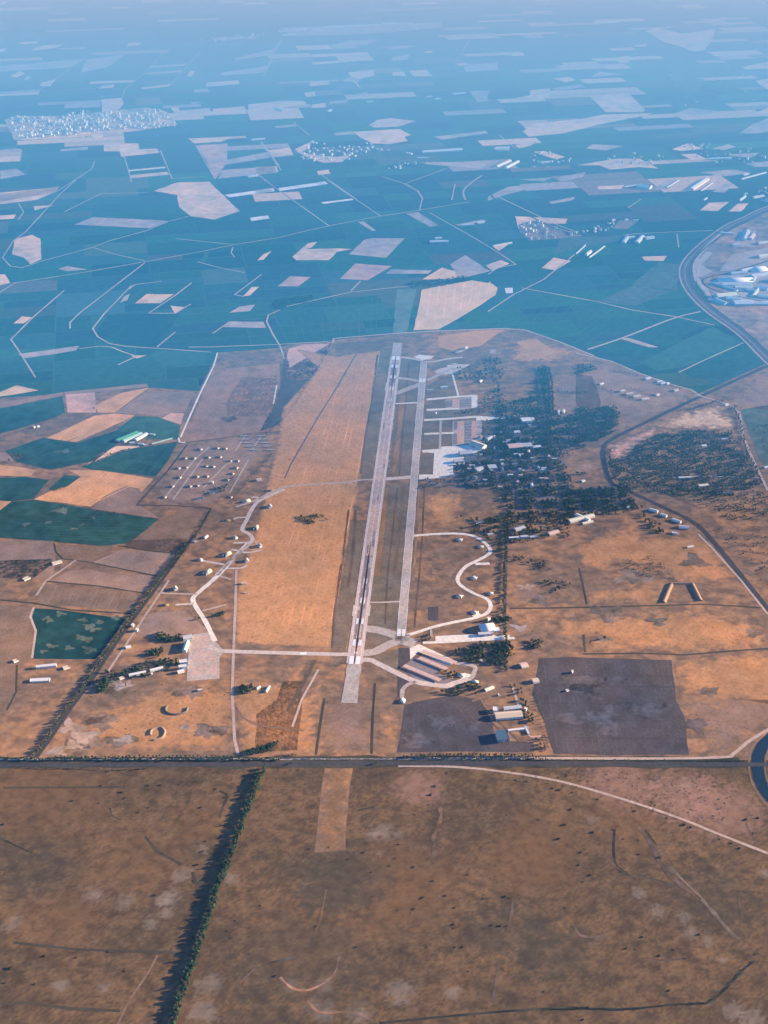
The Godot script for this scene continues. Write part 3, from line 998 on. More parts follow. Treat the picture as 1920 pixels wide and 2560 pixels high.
func far_fields() -> void:
	var rows := [
		["A", "pale", [615, 850, 820, 850, 825, 885, 930, 880, 945, 905, 720, 930, 710, 897, 615, 897]],
		["A", "deep", [740, 925, 940, 908, 985, 988, 770, 1008]],
		["A", "white", [765, 1005, 975, 984, 980, 996, 765, 1016]],
		["A", "pale", [775, 1038, 990, 1018, 1002, 1035, 770, 1057]],
		["A", "crop", [960, 915, 1160, 890, 1215, 965, 1000, 995]],
		["A", "pale", [1115, 820, 1390, 810, 1310, 840, 1150, 850]],
		["A", "pink", [1160, 862, 1350, 850, 1345, 960, 1310, 1015, 1275, 1062, 1215, 940]],
		["A", "grey", [1350, 945, 1590, 900, 1600, 935, 1330, 978]],
		["A", "grey", [1315, 1008, 1625, 985, 1640, 1020, 1290, 1060]],
		["A", "white", [1330, 1155, 1620, 1114, 1627, 1132, 1360, 1170]],
		["A", "grey", [0, 1010, 100, 1000, 150, 1035, 0, 1062]],
		["A", "pale", [0, 1142, 350, 1108, 320, 1142, 215, 1185, 0, 1210]],
		["A", "grey", [20, 885, 120, 880, 115, 902, 20, 907]], ["A", "grey", [360, 885, 520, 870, 522, 886, 355, 897]],
		["A", "pale", [545, 800, 610, 797, 615, 828, 560, 832]],
		["A", "pale", [1010, 640, 1055, 635, 1065, 655, 1240, 640, 1245, 662, 1080, 685, 1050, 685]],
		["A", "pale", [1260, 645, 1450, 630, 1457, 651, 1270, 671]], ["A", "pale", [1470, 620, 1659, 597, 1800, 597, 1820, 622, 1659, 642, 1470, 660]],
		["A", "grey", [1150, 530, 1230, 525, 1240, 545, 1150, 551]], ["A", "pale", [1220, 490, 1410, 475, 1420, 497, 1220, 517]],
		["A", "grey", [1310, 430, 1590, 390, 1570, 430, 1310, 448]], ["A", "grey", [1390, 345, 1625, 290, 1612, 325, 1400, 356]],
		["A", "pale", [535, 484, 800, 474, 780, 488, 525, 498]], ["A", "pale", [600, 510, 680, 500, 670, 520, 590, 525]],
		["A", "pale", [245, 490, 335, 468, 295, 513, 235, 510]], ["A", "grey", [0, 390, 500, 350, 420, 400, 0, 425]],
		["A", "grey", [510, 352, 740, 322, 640, 398, 480, 430]], ["A", "pale", [60, 450, 120, 420, 150, 435, 100, 460]],
		["A", "grey", [140, 470, 165, 450, 190, 460, 150, 480]], ["A", "pale", [830, 520, 1010, 498, 1002, 512, 840, 530]],
		["A", "grey", [900, 390, 1110, 375, 1100, 390, 890, 404]], ["A", "grey", [870, 430, 1080, 415, 1070, 430, 860, 441]],
		["A", "pale", [1105, 450, 1130, 418, 1157, 420, 1135, 457]], ["A", "pale", [600, 590, 720, 580, 735, 615, 700, 650, 605, 668]],
		["A", "grey", [385, 620, 590, 597, 595, 635, 380, 640]], ["A", "white", [960, 120, 1040, 114, 1030, 127, 960, 128]],
		["A", "pale", [760, 255, 840, 251, 820, 270, 750, 273]], ["A", "white", [0, 290, 45, 287, 22, 305, 0, 310]],
		["A", "pale", [115, 250, 225, 245, 220, 258, 115, 262]], ["A", "pale", [1450, 20, 1560, 14, 1590, 22, 1450, 28]],
		["A", "grey", [300, 78, 410, 72, 400, 84, 300, 84]], ["A", "grey", [350, 285, 510, 280, 500, 292, 350, 294]],
		["A", "grey", [0, 545, 230, 530, 240, 545, 0, 560]], ["A", "pale", [190, 290, 250, 270, 380, 262, 330, 285, 200, 300]],
		["B", "tan", [330, 370, 575, 355, 592, 363, 340, 385]], ["B", "pale", [545, 430, 690, 415, 705, 447, 610, 470, 565, 458]],
		["B", "pale", [805, 430, 875, 425, 890, 450, 810, 448]], ["B", "tan", [905, 420, 1010, 412, 1045, 452, 935, 453]],
		["B", "pale", [315, 490, 430, 475, 440, 500, 320, 512]], ["B", "pale", [285, 550, 345, 542, 355, 570, 300, 575]],
		["B", "grey", [430, 600, 545, 590, 540, 610, 440, 615]], ["B", "grey", [540, 570, 660, 543, 662, 565, 545, 576]],
		["B", "grey", [205, 630, 320, 615, 330, 635, 210, 641]], ["B", "pale", [330, 620, 410, 610, 416, 636, 330, 640]],
		["B", "pale", [670, 740, 720, 710, 800, 700, 950, 718, 840, 750, 700, 757]],
		["B", "pale", [575, 780, 850, 765, 920, 800, 880, 812, 900, 835, 790, 855, 690, 850, 620, 815]],
		["B", "grey", [1055, 810, 1360, 775, 1375, 790, 1100, 828]], ["B", "pale", [1175, 378, 1260, 370, 1222, 394]],
		["B", "grey", [1230, 382, 1430, 370, 1437, 415, 1240, 425]], ["B", "grey", [1260, 540, 1390, 535, 1370, 575, 1380, 600, 1310, 605, 1300, 585]],
		["B", "grey", [810, 340, 910, 322, 895, 355, 800, 362]], ["B", "pale", [70, 890, 200, 875, 222, 920, 100, 932]],
		["B", "pale", [0, 990, 120, 985, 132, 1020, 0, 1036]], ["B", "pale", [360, 1015, 430, 1005, 440, 1030, 370, 1036]],
		["B", "white", [130, 1115, 410, 1075, 427, 1090, 145, 1131]], ["B", "white", [0, 1128, 100, 1114, 106, 1134, 0, 1146]],
		["B", "grey", [980, 962, 1420, 955, 1330, 998, 1020, 975]], ["B", "pale", [230, 885, 330, 835, 320, 880, 250, 905]],
		["B", "pale", [240, 900, 400, 925, 480, 930, 580, 905, 510, 960, 400, 965, 300, 930]],
		["B", "grey", [140, 165, 520, 150, 1100, 130, 1100, 165, 700, 200, 200, 215]], ["B", "pale", [570, 480, 620, 525, 600, 490]],
		["B", "grey", [450, 270, 560, 240, 720, 235, 650, 268]], ["B", "grey", [790, 295, 900, 285, 930, 270, 750, 275]],
		["B", "pale", [990, 305, 1050, 300, 1040, 315, 1000, 315]], ["B", "grey", [560, 455, 620, 470, 600, 490, 500, 480]],
		["B", "grey", [110, 750, 230, 735, 245, 750, 120, 758]], ["B", "grey", [460, 790, 570, 775, 590, 795, 470, 803]],
		["C", "white", [620, 130, 810, 117, 770, 135, 640, 140]], ["C", "pale", [1280, 125, 1410, 100, 1392, 118, 1290, 130]],
		["C", "pale", [930, 182, 1000, 165, 1150, 200, 1350, 170, 1330, 230, 1280, 300, 1210, 305, 1120, 270, 1040, 247]],
		["C", "pale", [765, 355, 790, 335, 835, 332, 837, 370, 780, 376]], ["C", "grey", [620, 447, 660, 425, 790, 440, 620, 456]],
		["C", "pale", [385, 465, 480, 455, 520, 475, 460, 490]], ["C", "grey", [385, 522, 540, 500, 580, 515, 400, 538]],
		["C", "pale", [145, 585, 250, 565, 250, 535, 365, 525, 367, 580, 190, 602]],
		["C", "pale", [600, 570, 830, 548, 930, 650, 920, 665, 700, 665]],
		["C", "pale", [205, 780, 270, 735, 580, 700, 680, 680, 980, 670, 900, 690, 650, 740, 450, 790, 240, 810]],
		["C", "tan", [160, 860, 310, 835, 240, 867, 180, 880]], ["C", "grey", [580, 880, 620, 855, 810, 865, 700, 892]],
		["C", "pale", [1090, 885, 1180, 850, 1280, 880, 1150, 896]], ["C", "pale", [270, 900, 330, 895, 460, 930, 400, 945]],
		["C", "tan", [1500, 398, 1659, 365, 1800, 350, 1800, 400, 1530, 412]], ["C", "pale", [1590, 480, 1659, 465, 1800, 470, 1800, 530, 1659, 530, 1605, 500]],
		["C", "pale", [530, 980, 760, 940, 900, 940, 1010, 1000, 900, 990, 720, 1005, 660, 980]],
		["C", "grey", [410, 1050, 580, 1020, 560, 1050, 430, 1075]], ["C", "grey", [180, 1065, 390, 1050, 330, 1075]],
		["C", "grey", [1420, 915, 1610, 905, 1560, 935, 1450, 925]], ["C", "grey", [1250, 1022, 1450, 1005, 1560, 1025, 1400, 1045]],
		["C", "pale", [650, 1105, 810, 1095, 790, 1120, 650, 1122]], ["C", "grey", [1330, 1137, 1400, 1090, 1460, 1090, 1400, 1142]],
		["C", "grey", [980, 1122, 1060, 1065, 1140, 1065, 1060, 1122]], ["C", "grey", [0, 1165, 120, 1105, 360, 1090, 120, 1150, 0, 1190]],
		["C", "pale", [870, 268, 940, 262, 940, 275, 870, 278]], ["C", "pale", [140, 325, 215, 315, 215, 328, 140, 333]],
		["C", "pale", [40, 870, 130, 868, 125, 890, 45, 890]], ["C", "sage", [1100, 540, 1120, 450, 1280, 470, 1250, 545]],
		["C", "grey", [1110, 670, 1200, 640, 1380, 660, 1240, 685]], ["C", "pale", [1580, 670, 1659, 640, 1800, 640, 1800, 680, 1640, 690]],
		["C", "grey", [1490, 790, 1560, 740, 1659, 700, 1800, 700, 1800, 760, 1600, 790]], ["C", "grey", [1520, 970, 1659, 955, 1800, 960, 1800, 985, 1580, 990]],
		["C", "pale", [1140, 915, 1230, 910, 1300, 945, 1200, 945]], ["C", "grey", [1330, 880, 1420, 855, 1470, 870, 1400, 890]],
		["D", "pale", [910, 65, 1050, 15, 1240, 10, 1420, 185, 1270, 235, 1130, 215, 1062, 160, 1050, 90]],
		["D", "grey", [440, 265, 550, 220, 960, 240, 1000, 245, 890, 286]], ["D", "pale", [-60, 92, 350, 40, 330, 72, -60, 142]],
		["D", "pale", [200, 155, 320, 150, 205, 181]], ["D", "pale", [-60, 214, 95, 205, 80, 230, -60, 238]],
		["D", "pale", [90, 350, 190, 325, 240, 350, 245, 470, 180, 500, 140, 460, 70, 440]],
		["D", "tan", [800, 731, 870, 675, 1030, 677, 950, 731]], ["D", "grey", [735, 690, 770, 675, 755, 712, 712, 728]],
		["D", "tan", [80, 850, 130, 808, 190, 815, 140, 850]], ["D", "grey", [110, 1032, 470, 983, 450, 1010, 150, 1057]],
		["D", "pale", [1440, 690, 1490, 635, 1537, 632, 1480, 686]], ["D", "grey", [1360, 787, 1420, 750, 1512, 738, 1480, 777]],
		["D", "grey", [1320, 872, 1370, 838, 1560, 840, 1578, 877]], ["D", "pale", [1525, 477, 1560, 440, 1610, 420, 1562, 472]],
		["D", "tan", [775, 1040, 870, 1040, 810, 1058]], ["D", "leaf", [930, 1010, 1225, 1020, 1210, 1080, 1100, 1105, 940, 1080, 890, 1040]],
		["D", "white", [1480, 225, 1590, 210, 1595, 229, 1490, 244]], ["D", "grey", [345, 527, 400, 510, 520, 530, 400, 541]],
		["D", "deep", [640, 800, 1070, 790, 930, 988, 740, 980, 570, 900]], ["D", "pale", [1010, 745, 1100, 755, 1035, 790]],
		["D", "leaf", [1190, 485, 1215, 425, 1240, 425, 1222, 485]], ["D", "pale", [-60, 560, 30, 560, 60, 610, -60, 640]],
		["E", "pale", [215, 455, 270, 410, 490, 405, 570, 410, 480, 425, 430, 476, 240, 476]],
		["E", "grey", [550, 440, 640, 355, 690, 345, 882, 345, 770, 462]], ["E", "pink", [498, 586, 590, 495, 806, 510, 660, 595]],
		["E", "pink", [128, 630, 200, 570, 326, 575, 250, 631]], ["E", "grey", [770, 555, 800, 530, 1045, 535, 1020, 557]],
		["E", "tan", [985, 590, 1100, 520, 1180, 540, 1197, 570, 1170, 586]], ["E", "grey", [1150, 500, 1240, 445, 1390, 540, 1250, 575, 1200, 580]],
		["E", "pale", [1360, 507, 1450, 475, 1502, 495, 1400, 541]], ["E", "grey", [600, 247, 640, 245, 712, 300, 690, 302]],
		["E", "white", [385, 133, 570, 110, 577, 119, 400, 141]], ["E", "grey", [890, 200, 960, 190, 1082, 270, 1030, 277]],
		["E", "pale", [310, 375, 362, 367, 330, 402, 260, 415]], ["E", "grey", [1180, 265, 1340, 235, 1370, 240, 1220, 275]],
		["E", "white", [1475, 640, 1520, 638, 1522, 670, 1480, 672]], ["E", "pale", [1395, 390, 1520, 365, 1440, 420]],
		["F", "leaf", [900, 1080, 1330, 870, 1505, 962, 1140, 1112, 1000, 1132]], ["F", "crop", [820, 935, 1110, 818, 1270, 862, 1060, 987]],
		["F", "crop", [620, 1000, 770, 945, 1000, 1000, 900, 1062]], ["F", "crop", [1150, 1130, 1512, 978, 1612, 1060, 1392, 1185, 1200, 1172]],
		["F", "sage", [850, 620, 1010, 490, 1130, 500, 1120, 655]], ["F", "sage", [650, 720, 880, 620, 1080, 662, 870, 747]],
		["F", "pale", [318, 522, 390, 460, 492, 480, 400, 536]], ["F", "pale", [910, 455, 1060, 450, 1040, 480, 930, 478]],
		["F", "grey", [780, 940, 830, 935, 1010, 990, 960, 995]], ["F", "pale", [1255, 180, 1310, 135, 1430, 130, 1360, 185]],
		["F", "pale", [1425, 187, 1480, 140, 1545, 138, 1500, 187]], ["F", "pale", [160, 215, 470, 230, 460, 260, 250, 255, 390, 310, 540, 330, 300, 330, 180, 290]],
		["F", "clay", [740, 290, 780, 235, 890, 240, 830, 290]], ["F", "sage", [390, 440, 430, 340, 790, 330, 780, 360, 560, 400]],
		["F", "grey", [360, 130, 520, 100, 500, 120, 380, 142]],
	]
	for r in rows:
		var is_crop: bool = r[1] in ["crop", "deep", "leaf", "sage"]
		field(r[0], r[2], r[1], "field", 0.7, 0.2 if is_crop else 0.4, 50.0, M.crop if is_crop else M.field)
	# works land inside the bend of the highway
	field("F", [1228, 470, 1300, 390, 1400, 315, 1659, 190, 1900, 90, 1900, 900, 1659, 1010, 1480, 860, 1330, 745, 1240, 620], "clay", "field", 0.6, 0.7, 40.0, M.field, 1.15)
	field("F", [1228, 500, 1290, 420, 1330, 430, 1300, 470, 1260, 500, 1330, 545, 1250, 580, 1300, 640, 1345, 740, 1240, 610], "dust", "field", 0.7, 0.3, 60.0)
	field("F", [1330, 600, 1450, 545, 1659, 480, 1900, 420, 1900, 740, 1659, 745, 1390, 745, 1480, 690], "worn_concrete", "works_yard", 0.72, 0.3, 60.0, M.paved)
	field("F", [1370, 540, 1450, 440, 1659, 400, 1900, 380, 1900, 410, 1659, 480, 1440, 540], "grey", "field", 0.72, 0.3, 60.0)
	field("F", [1380, 310, 1450, 300, 1590, 300, 1580, 395, 1450, 400, 1490, 330], "grey", "works_yard", 0.72, 0.3, 60.0, M.paved)

func near_fields() -> void:
	var rows := [
		# farms west of the fence
		["G", "tan", [-60, 195, 0, 190, 100, 150, 230, 180, 80, 206, -60, 224]], ["G", "crop", [-60, 300, 370, 215, 385, 310, 330, 342, -60, 455]],
		["G", "clay", [-60, 260, 380, 190, 870, 140, 880, 160, 560, 192, 390, 206, 0, 285, -60, 296]],
		["G", "pink", [390, 206, 560, 192, 570, 312, 400, 312]], ["G", "orange", [562, 270, 720, 195, 886, 163, 800, 222, 680, 312, 582, 312]],
		["G", "clay", [682, 314, 800, 230, 900, 190, 1155, 190, 1092, 312, 1010, 312, 955, 342, 900, 325]],
		["G", "orange", [268, 465, 560, 330, 680, 317, 800, 330, 460, 487]], ["G", "pink", [958, 346, 1010, 316, 1092, 316, 1070, 382]],
		["G", "leaf", [690, 416, 800, 333, 930, 337, 1068, 388, 1052, 472, 920, 470, 760, 440]],
		["G", "crop", [30, 540, 262, 460, 460, 492, 690, 418, 760, 432, 690, 500, 560, 600, 300, 652, 90, 602]],
		["G", "crop", [480, 632, 720, 532, 900, 510, 1055, 482, 1000, 590, 920, 692, 540, 650]],
		["G", "pale", [500, 630, 590, 560, 690, 510, 830, 512, 720, 545]], ["G", "clay", [-60, 545, 155, 562, 80, 606, -60, 600]],
		["G", "orange", [-60, 612, 220, 652, 180, 690, -60, 684]],
		["G", "orange", [200, 826, 330, 762, 400, 748, 480, 692, 440, 672, 400, 652, 600, 655, 910, 705, 840, 782, 750, 747, 640, 792, 540, 870, 370, 846]],
		["G", "clay", [536, 890, 640, 793, 750, 748, 822, 762, 845, 800, 802, 850, 840, 872, 945, 940]],
		["G", "crop", [285, 770, 380, 682, 480, 692, 400, 748, 322, 777]], ["G", "crop", [-60, 700, 150, 692, 290, 712, 200, 822, 70, 838, -60, 830]],
		["G", "orange", [-60, 830, 70, 837, 0, 890, -60, 920]], ["G", "crop", [-60, 925, 0, 892, 70, 840, 200, 828, 540, 882, 945, 942, 770, 1086, 600, 1102, 300, 1075, -60, 1050]],
		["G", "brown", [960, 945, 1080, 885, 1220, 900, 1150, 1020, 1045, 1150, 720, 1105]],
		["G", "clay", [-60, 1065, 320, 1072, 330, 1190, 310, 1290, -60, 1295]],
		["J", "crop", [-60, 128, 312, 110, 300, 152, 190, 232, -60, 220]], ["J", "brown", [332, 30, 702, 42, 530, 132, 372, 112]],
		["J", "clay", [702, 62, 1040, 82, 942, 212, 538, 138]], ["J", "clay", [760, 0, 1130, -10, 1052, 76, 732, 42]],
		["J", "clay", [430, 172, 922, 217, 852, 312, 600, 272, 290, 247]], ["J", "brown", [214, 352, 270, 262, 850, 314, 792, 427, 230, 377]],
		["J", "deep", [208, 406, 420, 422, 742, 467, 580, 692, 560, 706, 196, 704, 216, 560, 188, 460]],
		["J", "brown", [-60, 382, 186, 402, 200, 560, 186, 702, 110, 760, 90, 950, -60, 1000]],
		# air base, west side
		["G", "mauve", [1295, 60, 1659, 20, 1659, 200, 1640, 252, 1560, 432, 1085, 488, 1240, 110]],
		["G", "pink", [1430, 105, 1642, 92, 1636, 255, 1590, 335, 1345, 335, 1340, 250]],
		["E", "pink", [195, 1000, 280, 975, 430, 970, 435, 1000, 385, 1080, 350, 1185, 180, 1185, 170, 1100]],
		["H", "slate", [175, 60, 200, 165, 440, 20, 420, 90, 340, 215, 200, 425, 155, 490, 20, 545, 100, 400, 150, 250]],
		["H", "dark", [460, 20, 520, 0, 800, -10, 795, 60, 640, 68, 470, 72]],
		["e", "clay", [345, 260, 1180, 130, 1430, 180, 1440, 330, 1160, 640, 900, 900, 640, 1060, 380, 1040, 0, 1040, -110, 1020, 60, 760]],
		["J", "clay", [900, 430, 1100, 420, 1260, 555, 1070, 560, 900, 590, 820, 560, 800, 530]],
		# between and beside the runways
		["N", "orange", [735, 85, 800, 55, 845, 110, 835, 240, 780, 250, 730, 225]],
		# east side
		["H", "orange", [1000, 930, 1080, 900, 1210, 920, 1230, 1000, 1160, 1110, 1010, 1060]],
		["b", "orange", [560, 30, 850, 0, 1050, 5, 1360, 95, 1180, 180, 1000, 250, 890, 220, 640, 240, 480, 190]],
		["b", "dust", [210, 80, 270, 60, 390, 75, 380, 125, 240, 155]],
		["b", "clay", [1045, 400, 1250, 370, 1560, 420, 1620, 560, 1659, 700, 1659, 850, 1340, 920, 1050, 870, 1040, 600]],
		["c", "clay", [0, 20, 300, 20, 1040, 300, 690, 480, 330, 660, 390, 450, 0, 400]],
		["c", "tan", [680, 590, 900, 470, 1180, 400, 1300, 390, 1250, 470, 1370, 510, 1360, 600, 1010, 590]],
		["c", "pink", [280, 740, 690, 570, 700, 650, 560, 710, 430, 830, 290, 870]],
		["c", "clay", [1330, 370, 1659, 90, 1900, 60, 1900, 400, 1659, 430, 1420, 410]],
		["c", "sage", [1420, 430, 1659, 390, 1900, 400, 1900, 1000, 1659, 940, 1580, 860]],
		["c", "clay", [-20, 880, 90, 860, 180, 880, 200, 960, 60, 990, -20, 960]],
		["L", "orange", [498, 170, 640, 110, 880, 20, 920, 112, 1240, 92, 1485, 340, 1380, 370, 1130, 372, 1050, 285, 760, 252, 690, 292, 540, 272]],
		["L", "orange", [590, 425, 900, 392, 1012, 392, 1022, 480, 600, 500]],
		["L", "clay", [140, 385, 250, 370, 330, 400, 420, 490, 150, 505]],
		["L", "orange", [415, 585, 640, 580, 1100, 540, 1420, 580, 1659, 640, 1659, 755, 1160, 795, 990, 765, 730, 770, 650, 690, 440, 680]],
		["L", "orange", [1110, 835, 1659, 775, 1900, 770, 1900, 1100, 1659, 1090, 1480, 1060, 1140, 1050]],
		["O", "clay", [1120, 0, 1900, 0, 1900, 60, 1659, 100, 1480, 250, 1400, 310, 1320, 330, 1250, 120]],
		["O", "slate", [262, -30, 300, -245, 500, -255, 1088, -235, 1112, 0, 1165, 100, 1192, 325, 390, 322, 330, 120]],
		["N", "slate", [868, 122, 880, 30, 1000, 0, 1180, -30, 1330, 0, 1400, 130, 1420, 240, 1645, 250, 1650, 306, 832, 312]],
		["M", "orange", [480, 80, 620, -60, 940, -180, 1360, -190, 1385, 60, 1390, 180, 900, 190, 560, 170]],
		["M", "orange", [1400, -210, 1659, -230, 1800, -230, 1760, 180, 1560, 190, 1420, 190]],
		["N", "orange", [0, 90, 120, 0, 190, -190, 300, -210, 270, -30, 380, -100, 400, -20, 350, 180, 340, 310, 0, 316]],
		["N", "clay", [430, -10, 500, 10, 590, 10, 690, -100, 660, 120, 680, 300, 400, 310]],
		# strip of dry grass on the near side of the main road
		["N", "ochre", [408, 405, 575, 405, 545, 640, 530, 890, 345, 905, 375, 640]],
	]
	for r in rows:
		var is_crop: bool = r[1] in ["crop", "deep", "leaf", "sage"]
		var soft: bool = r[1] in ["orange", "tan", "clay", "ochre"]
		var melts: bool = r[0] in "HbcLOMNe" and not is_crop and r[1] != "slate"
		field(r[0], r[2], r[1], "field", 0.7, 0.5 if is_crop else 0.35, 18.0 if melts else 30.0, M.crop if is_crop else M.field, 0.85 if soft and r[0] in "MNOL" else 1.25 if r[0] == "G" and r[1] == "orange" else 1.0, 46.0 if melts else 0.0)
	# the great dry-grass field beside the runway
	field("Z", [640, 755, 728, 770, 775, 762, 832, 757, 828, 775, 806, 880, 790, 990, 772, 1040, 775, 1055, 768, 1090, 750, 1180, 728, 1310, 718, 1398, 520, 1392, 508, 1385, 512, 1250, 528, 1210, 548, 1165, 560, 1120, 574, 1060, 600, 960, 606, 905, 612, 880, 690, 795],
		"orange", "dry_grass", 0.72, 0.2, 20.0, null, 1.0, 16.0)
	field("E", [933, 890, 960, 770, 985, 650, 1280, 595, 1400, 615, 1432, 640, 1420, 682, 1300, 760, 1180, 832, 1080, 886], "tan", "dry_grass", 0.72, 0.2, 30.0)
	field("E", [1085, 990, 1080, 925, 1290, 895, 1480, 885, 1390, 940, 1330, 985, 1150, 1010], "orange", "dry_grass", 0.72, 0.2, 30.0)
	field("E", [1590, 1000, 1540, 960, 1659, 940, 1750, 1000, 1790, 1030, 1659, 1050], "orange", "dry_grass", 0.72, 0.2, 30.0)
	field("E", [835, 650, 950, 645, 920, 780, 890, 910, 810, 912], "sage", "field", 0.72, 0.3, 30.0, M.field, 1.4)
	# dark mown strips between the two runways and beside them
	for q in [
		["H", [735, 60, 800, 60, 770, 250, 700, 700, 690, 820, 620, 860, 640, 640, 690, 340, 730, 110]],
		["K", [560, 0, 650, 0, 600, 330, 560, 600, 530, 780, 445, 775, 470, 560, 540, 200]],
		["H", [860, 115, 980, 115, 970, 230, 850, 225]], ["H", [850, 240, 965, 262, 850, 285]],
		["H", [835, 320, 965, 290, 950, 375, 930, 640, 920, 800, 785, 805, 820, 500]],
		["K", [770, -210, 910, -215, 880, 100, 850, 480, 830, 640, 770, 655, 660, 610, 690, 400, 735, 0]],
		["S", [330, 700, 430, 672, 600, 735, 480, 820, 360, 860, 295, 845]], ["S", [375, 930, 450, 905, 640, 835, 770, 840, 770, 950, 640, 1055, 480, 990]],
		["T", [620, 370, 800, 300, 1050, 260, 1000, 330, 800, 370, 680, 440]], ["T", [600, 640, 780, 520, 940, 480, 1000, 770, 590, 800]],
		["T", [610, 835, 845, 830, 845, 935, 620, 950]], ["T", [570, 985, 1000, 960, 1010, 1070, 560, 1095]],
		["U", [120, 345, 390, 335, 385, 500, 110, 520]], ["U", [410, 335, 590, 325, 580, 480, 410, 500]],
		["U", [100, 580, 380, 545, 370, 780, 95, 805]], ["U", [405, 545, 570, 540, 565, 730, 400, 740]],
		["U", [80, 860, 280, 850, 270, 1185, 65, 1190]],
	]:
		field(q[0], q[1], "olive", "mown_grass", 0.74, 0.4, 18.0, null, 1.15 if q[0] != "U" else 1.0)
	for q in [["H", [905, 130, 890, 330, 868, 560, 850, 800], 7.0, "dark"], ["H", [870, 330, 845, 560, 815, 800], 26.0, "ochre"], ["K", [838, -190, 810, 60, 780, 330, 765, 620], 8.0, "dark"], ["K", [770, -190, 745, 60, 715, 330], 24.0, "ochre"], ["K", [870, -190, 850, 60, 815, 330], 16.0, "olive"],
		["K", [998, -190, 985, 100, 965, 360, 945, 560, 940, 640], 7.0, "dark"], ["K", [965, -190, 950, 100, 930, 360], 9.0, "grass"], ["K", [548, -60, 520, 180, 470, 500, 450, 760], 10.0, "dark"], ["K", [590, -60, 575, 180, 545, 400], 14.0, "dark"], ["H", [720, 90, 690, 330, 650, 560, 620, 790], 12.0, "dark"]]:
		road(q[0], q[1], q[2], q[3], "mown_strip", 0.8, true, 0.6, M.field)
	# dark paved-over squares near the shelters
	field("S", [650, 830, 700, 826, 765, 835, 767, 960, 640, 1052], "slate", "old_hardstand", 0.78, 0.15, 30.0, M.paved)
	field("S", [955, 405, 1062, 400, 1058, 545, 955, 545], "slate", "old_hardstand", 0.78, 0.15, 30.0, M.paved)
	field("S", [635, 1110, 770, 1170, 690, 1220, 640, 1360], "slate", "old_hardstand", 0.78, 0.15, 30.0, M.paved)
	furrows("O", [310, -240, 1080, -235, 400, 320, 1185, 322], 22, 4.0, shade(C.slate, 1.09), "plough_lines")
	furrows("O", [310, -200, 330, 250, 1090, -190, 1180, 260], 5, 6.0, shade(C.slate, 0.88), "plough_lines", 0.83)
	furrows("N", [885, 40, 1330, 10, 840, 305, 1640, 305], 14, 4.0, shade(C.slate, 1.08), "plough_lines")
	furrows("Z", [735, 772, 822, 764, 522, 1388, 714, 1394], 9, 6.0, shade(C.orange, 1.03), "mowing_lines")
	furrows("G", [-50, 935, -50, 1045, 930, 945, 775, 1080], 9, 4.0, shade(C.crop, 1.3), "tractor_lines")
	furrows("G", [70, 545, 260, 640, 262, 468, 740, 440], 6, 4.0, shade(C.crop, 1.3), "tractor_lines")
	furrows("G", [520, 640, 900, 680, 740, 535, 1040, 490], 7, 4.0, shade(C.crop, 1.3), "tractor_lines")
	furrows("G", [300, 465, 460, 480, 560, 335, 780, 332], 6, 5.0, shade(C.orange, 1.35), "mowing_lines")
	furrows("G", [380, 840, 540, 865, 610, 660, 890, 708], 8, 5.0, shade(C.orange, 1.35), "mowing_lines")
	furrows("J", [225, 370, 780, 420, 275, 268, 840, 318], 14, 4.0, shade(C.brown, 1.12), "plough_lines")
	furrows("J", [705, 68, 1035, 86, 550, 136, 940, 205], 12, 4.0, shade(C.clay, 1.12), "plough_lines")
	furrows("E", [100, 830, 820, 670, 160, 960, 800, 905], 12, 6.0, shade(C.crop, 1.3), "tractor_lines")
	furrows("F", [150, 700, 900, 780, 60, 860, 590, 985], 12, 6.0, shade(C.crop, 1.3), "tractor_lines")
	# stripes left by the harvester in the striped field and furrows
	for i in 9:
		var t := i / 8.0
		var x0 := 985.0 + t * 400.0
		var y0 := 652.0 - sin(minf(t * 1.3, 1.0) * 1.57) * 48.0
		road("E", [x0, y0, x0 - 30.0 + t * 12.0, lerpf(886.0, 690.0, t)], 9.0, "pale", "harvest_stripe", 0.8, false, 0.3, M.field)
	road("H", [595, 80, 480, 280, 360, 470, 205, 740, 170, 820], 8.0, "olive", "dirt_track", 0.85)
	# the wide field of the west, lines between parcels and ditches
	for q in [
		["J", [320, 20, 330, 70, 370, 112, 530, 132, 760, 180, 930, 215]], ["J", [-60, 350, 200, 375, 420, 415, 780, 437]],
		["J", [270, 245, 600, 275, 850, 315]], ["J", [700, 35, 860, 60, 1040, 80]], ["J", [100, 740, 95, 900, 40, 1010]],
		["L", [130, 525, 500, 520, 900, 510, 1300, 500, 1640, 522]], ["L", [1659, 762, 1400, 780, 1160, 800, 900, 790, 560, 795]],
		["L", [540, 285, 565, 400, 585, 500]], ["L", [565, 680, 575, 785]], ["N", [405, -10, 375, 180, 355, 325]], ["N", [705, -100, 690, 120, 685, 320]],
		["M", [20, 402, 480, 400, 720, 396]], ["M", [860, 690, 930, 775, 1075, 858]], ["M", [1140, 900, 1160, 960, 1230, 985]],
		["Q", [10, 605, 120, 598, 300, 625, 520, 635]], ["Q", [60, 340, 330, 370, 800, 385]],
	]:
		road(q[0], q[1], 9.0, "ditch", "ditch", 0.82, false, 0.4, M.field)
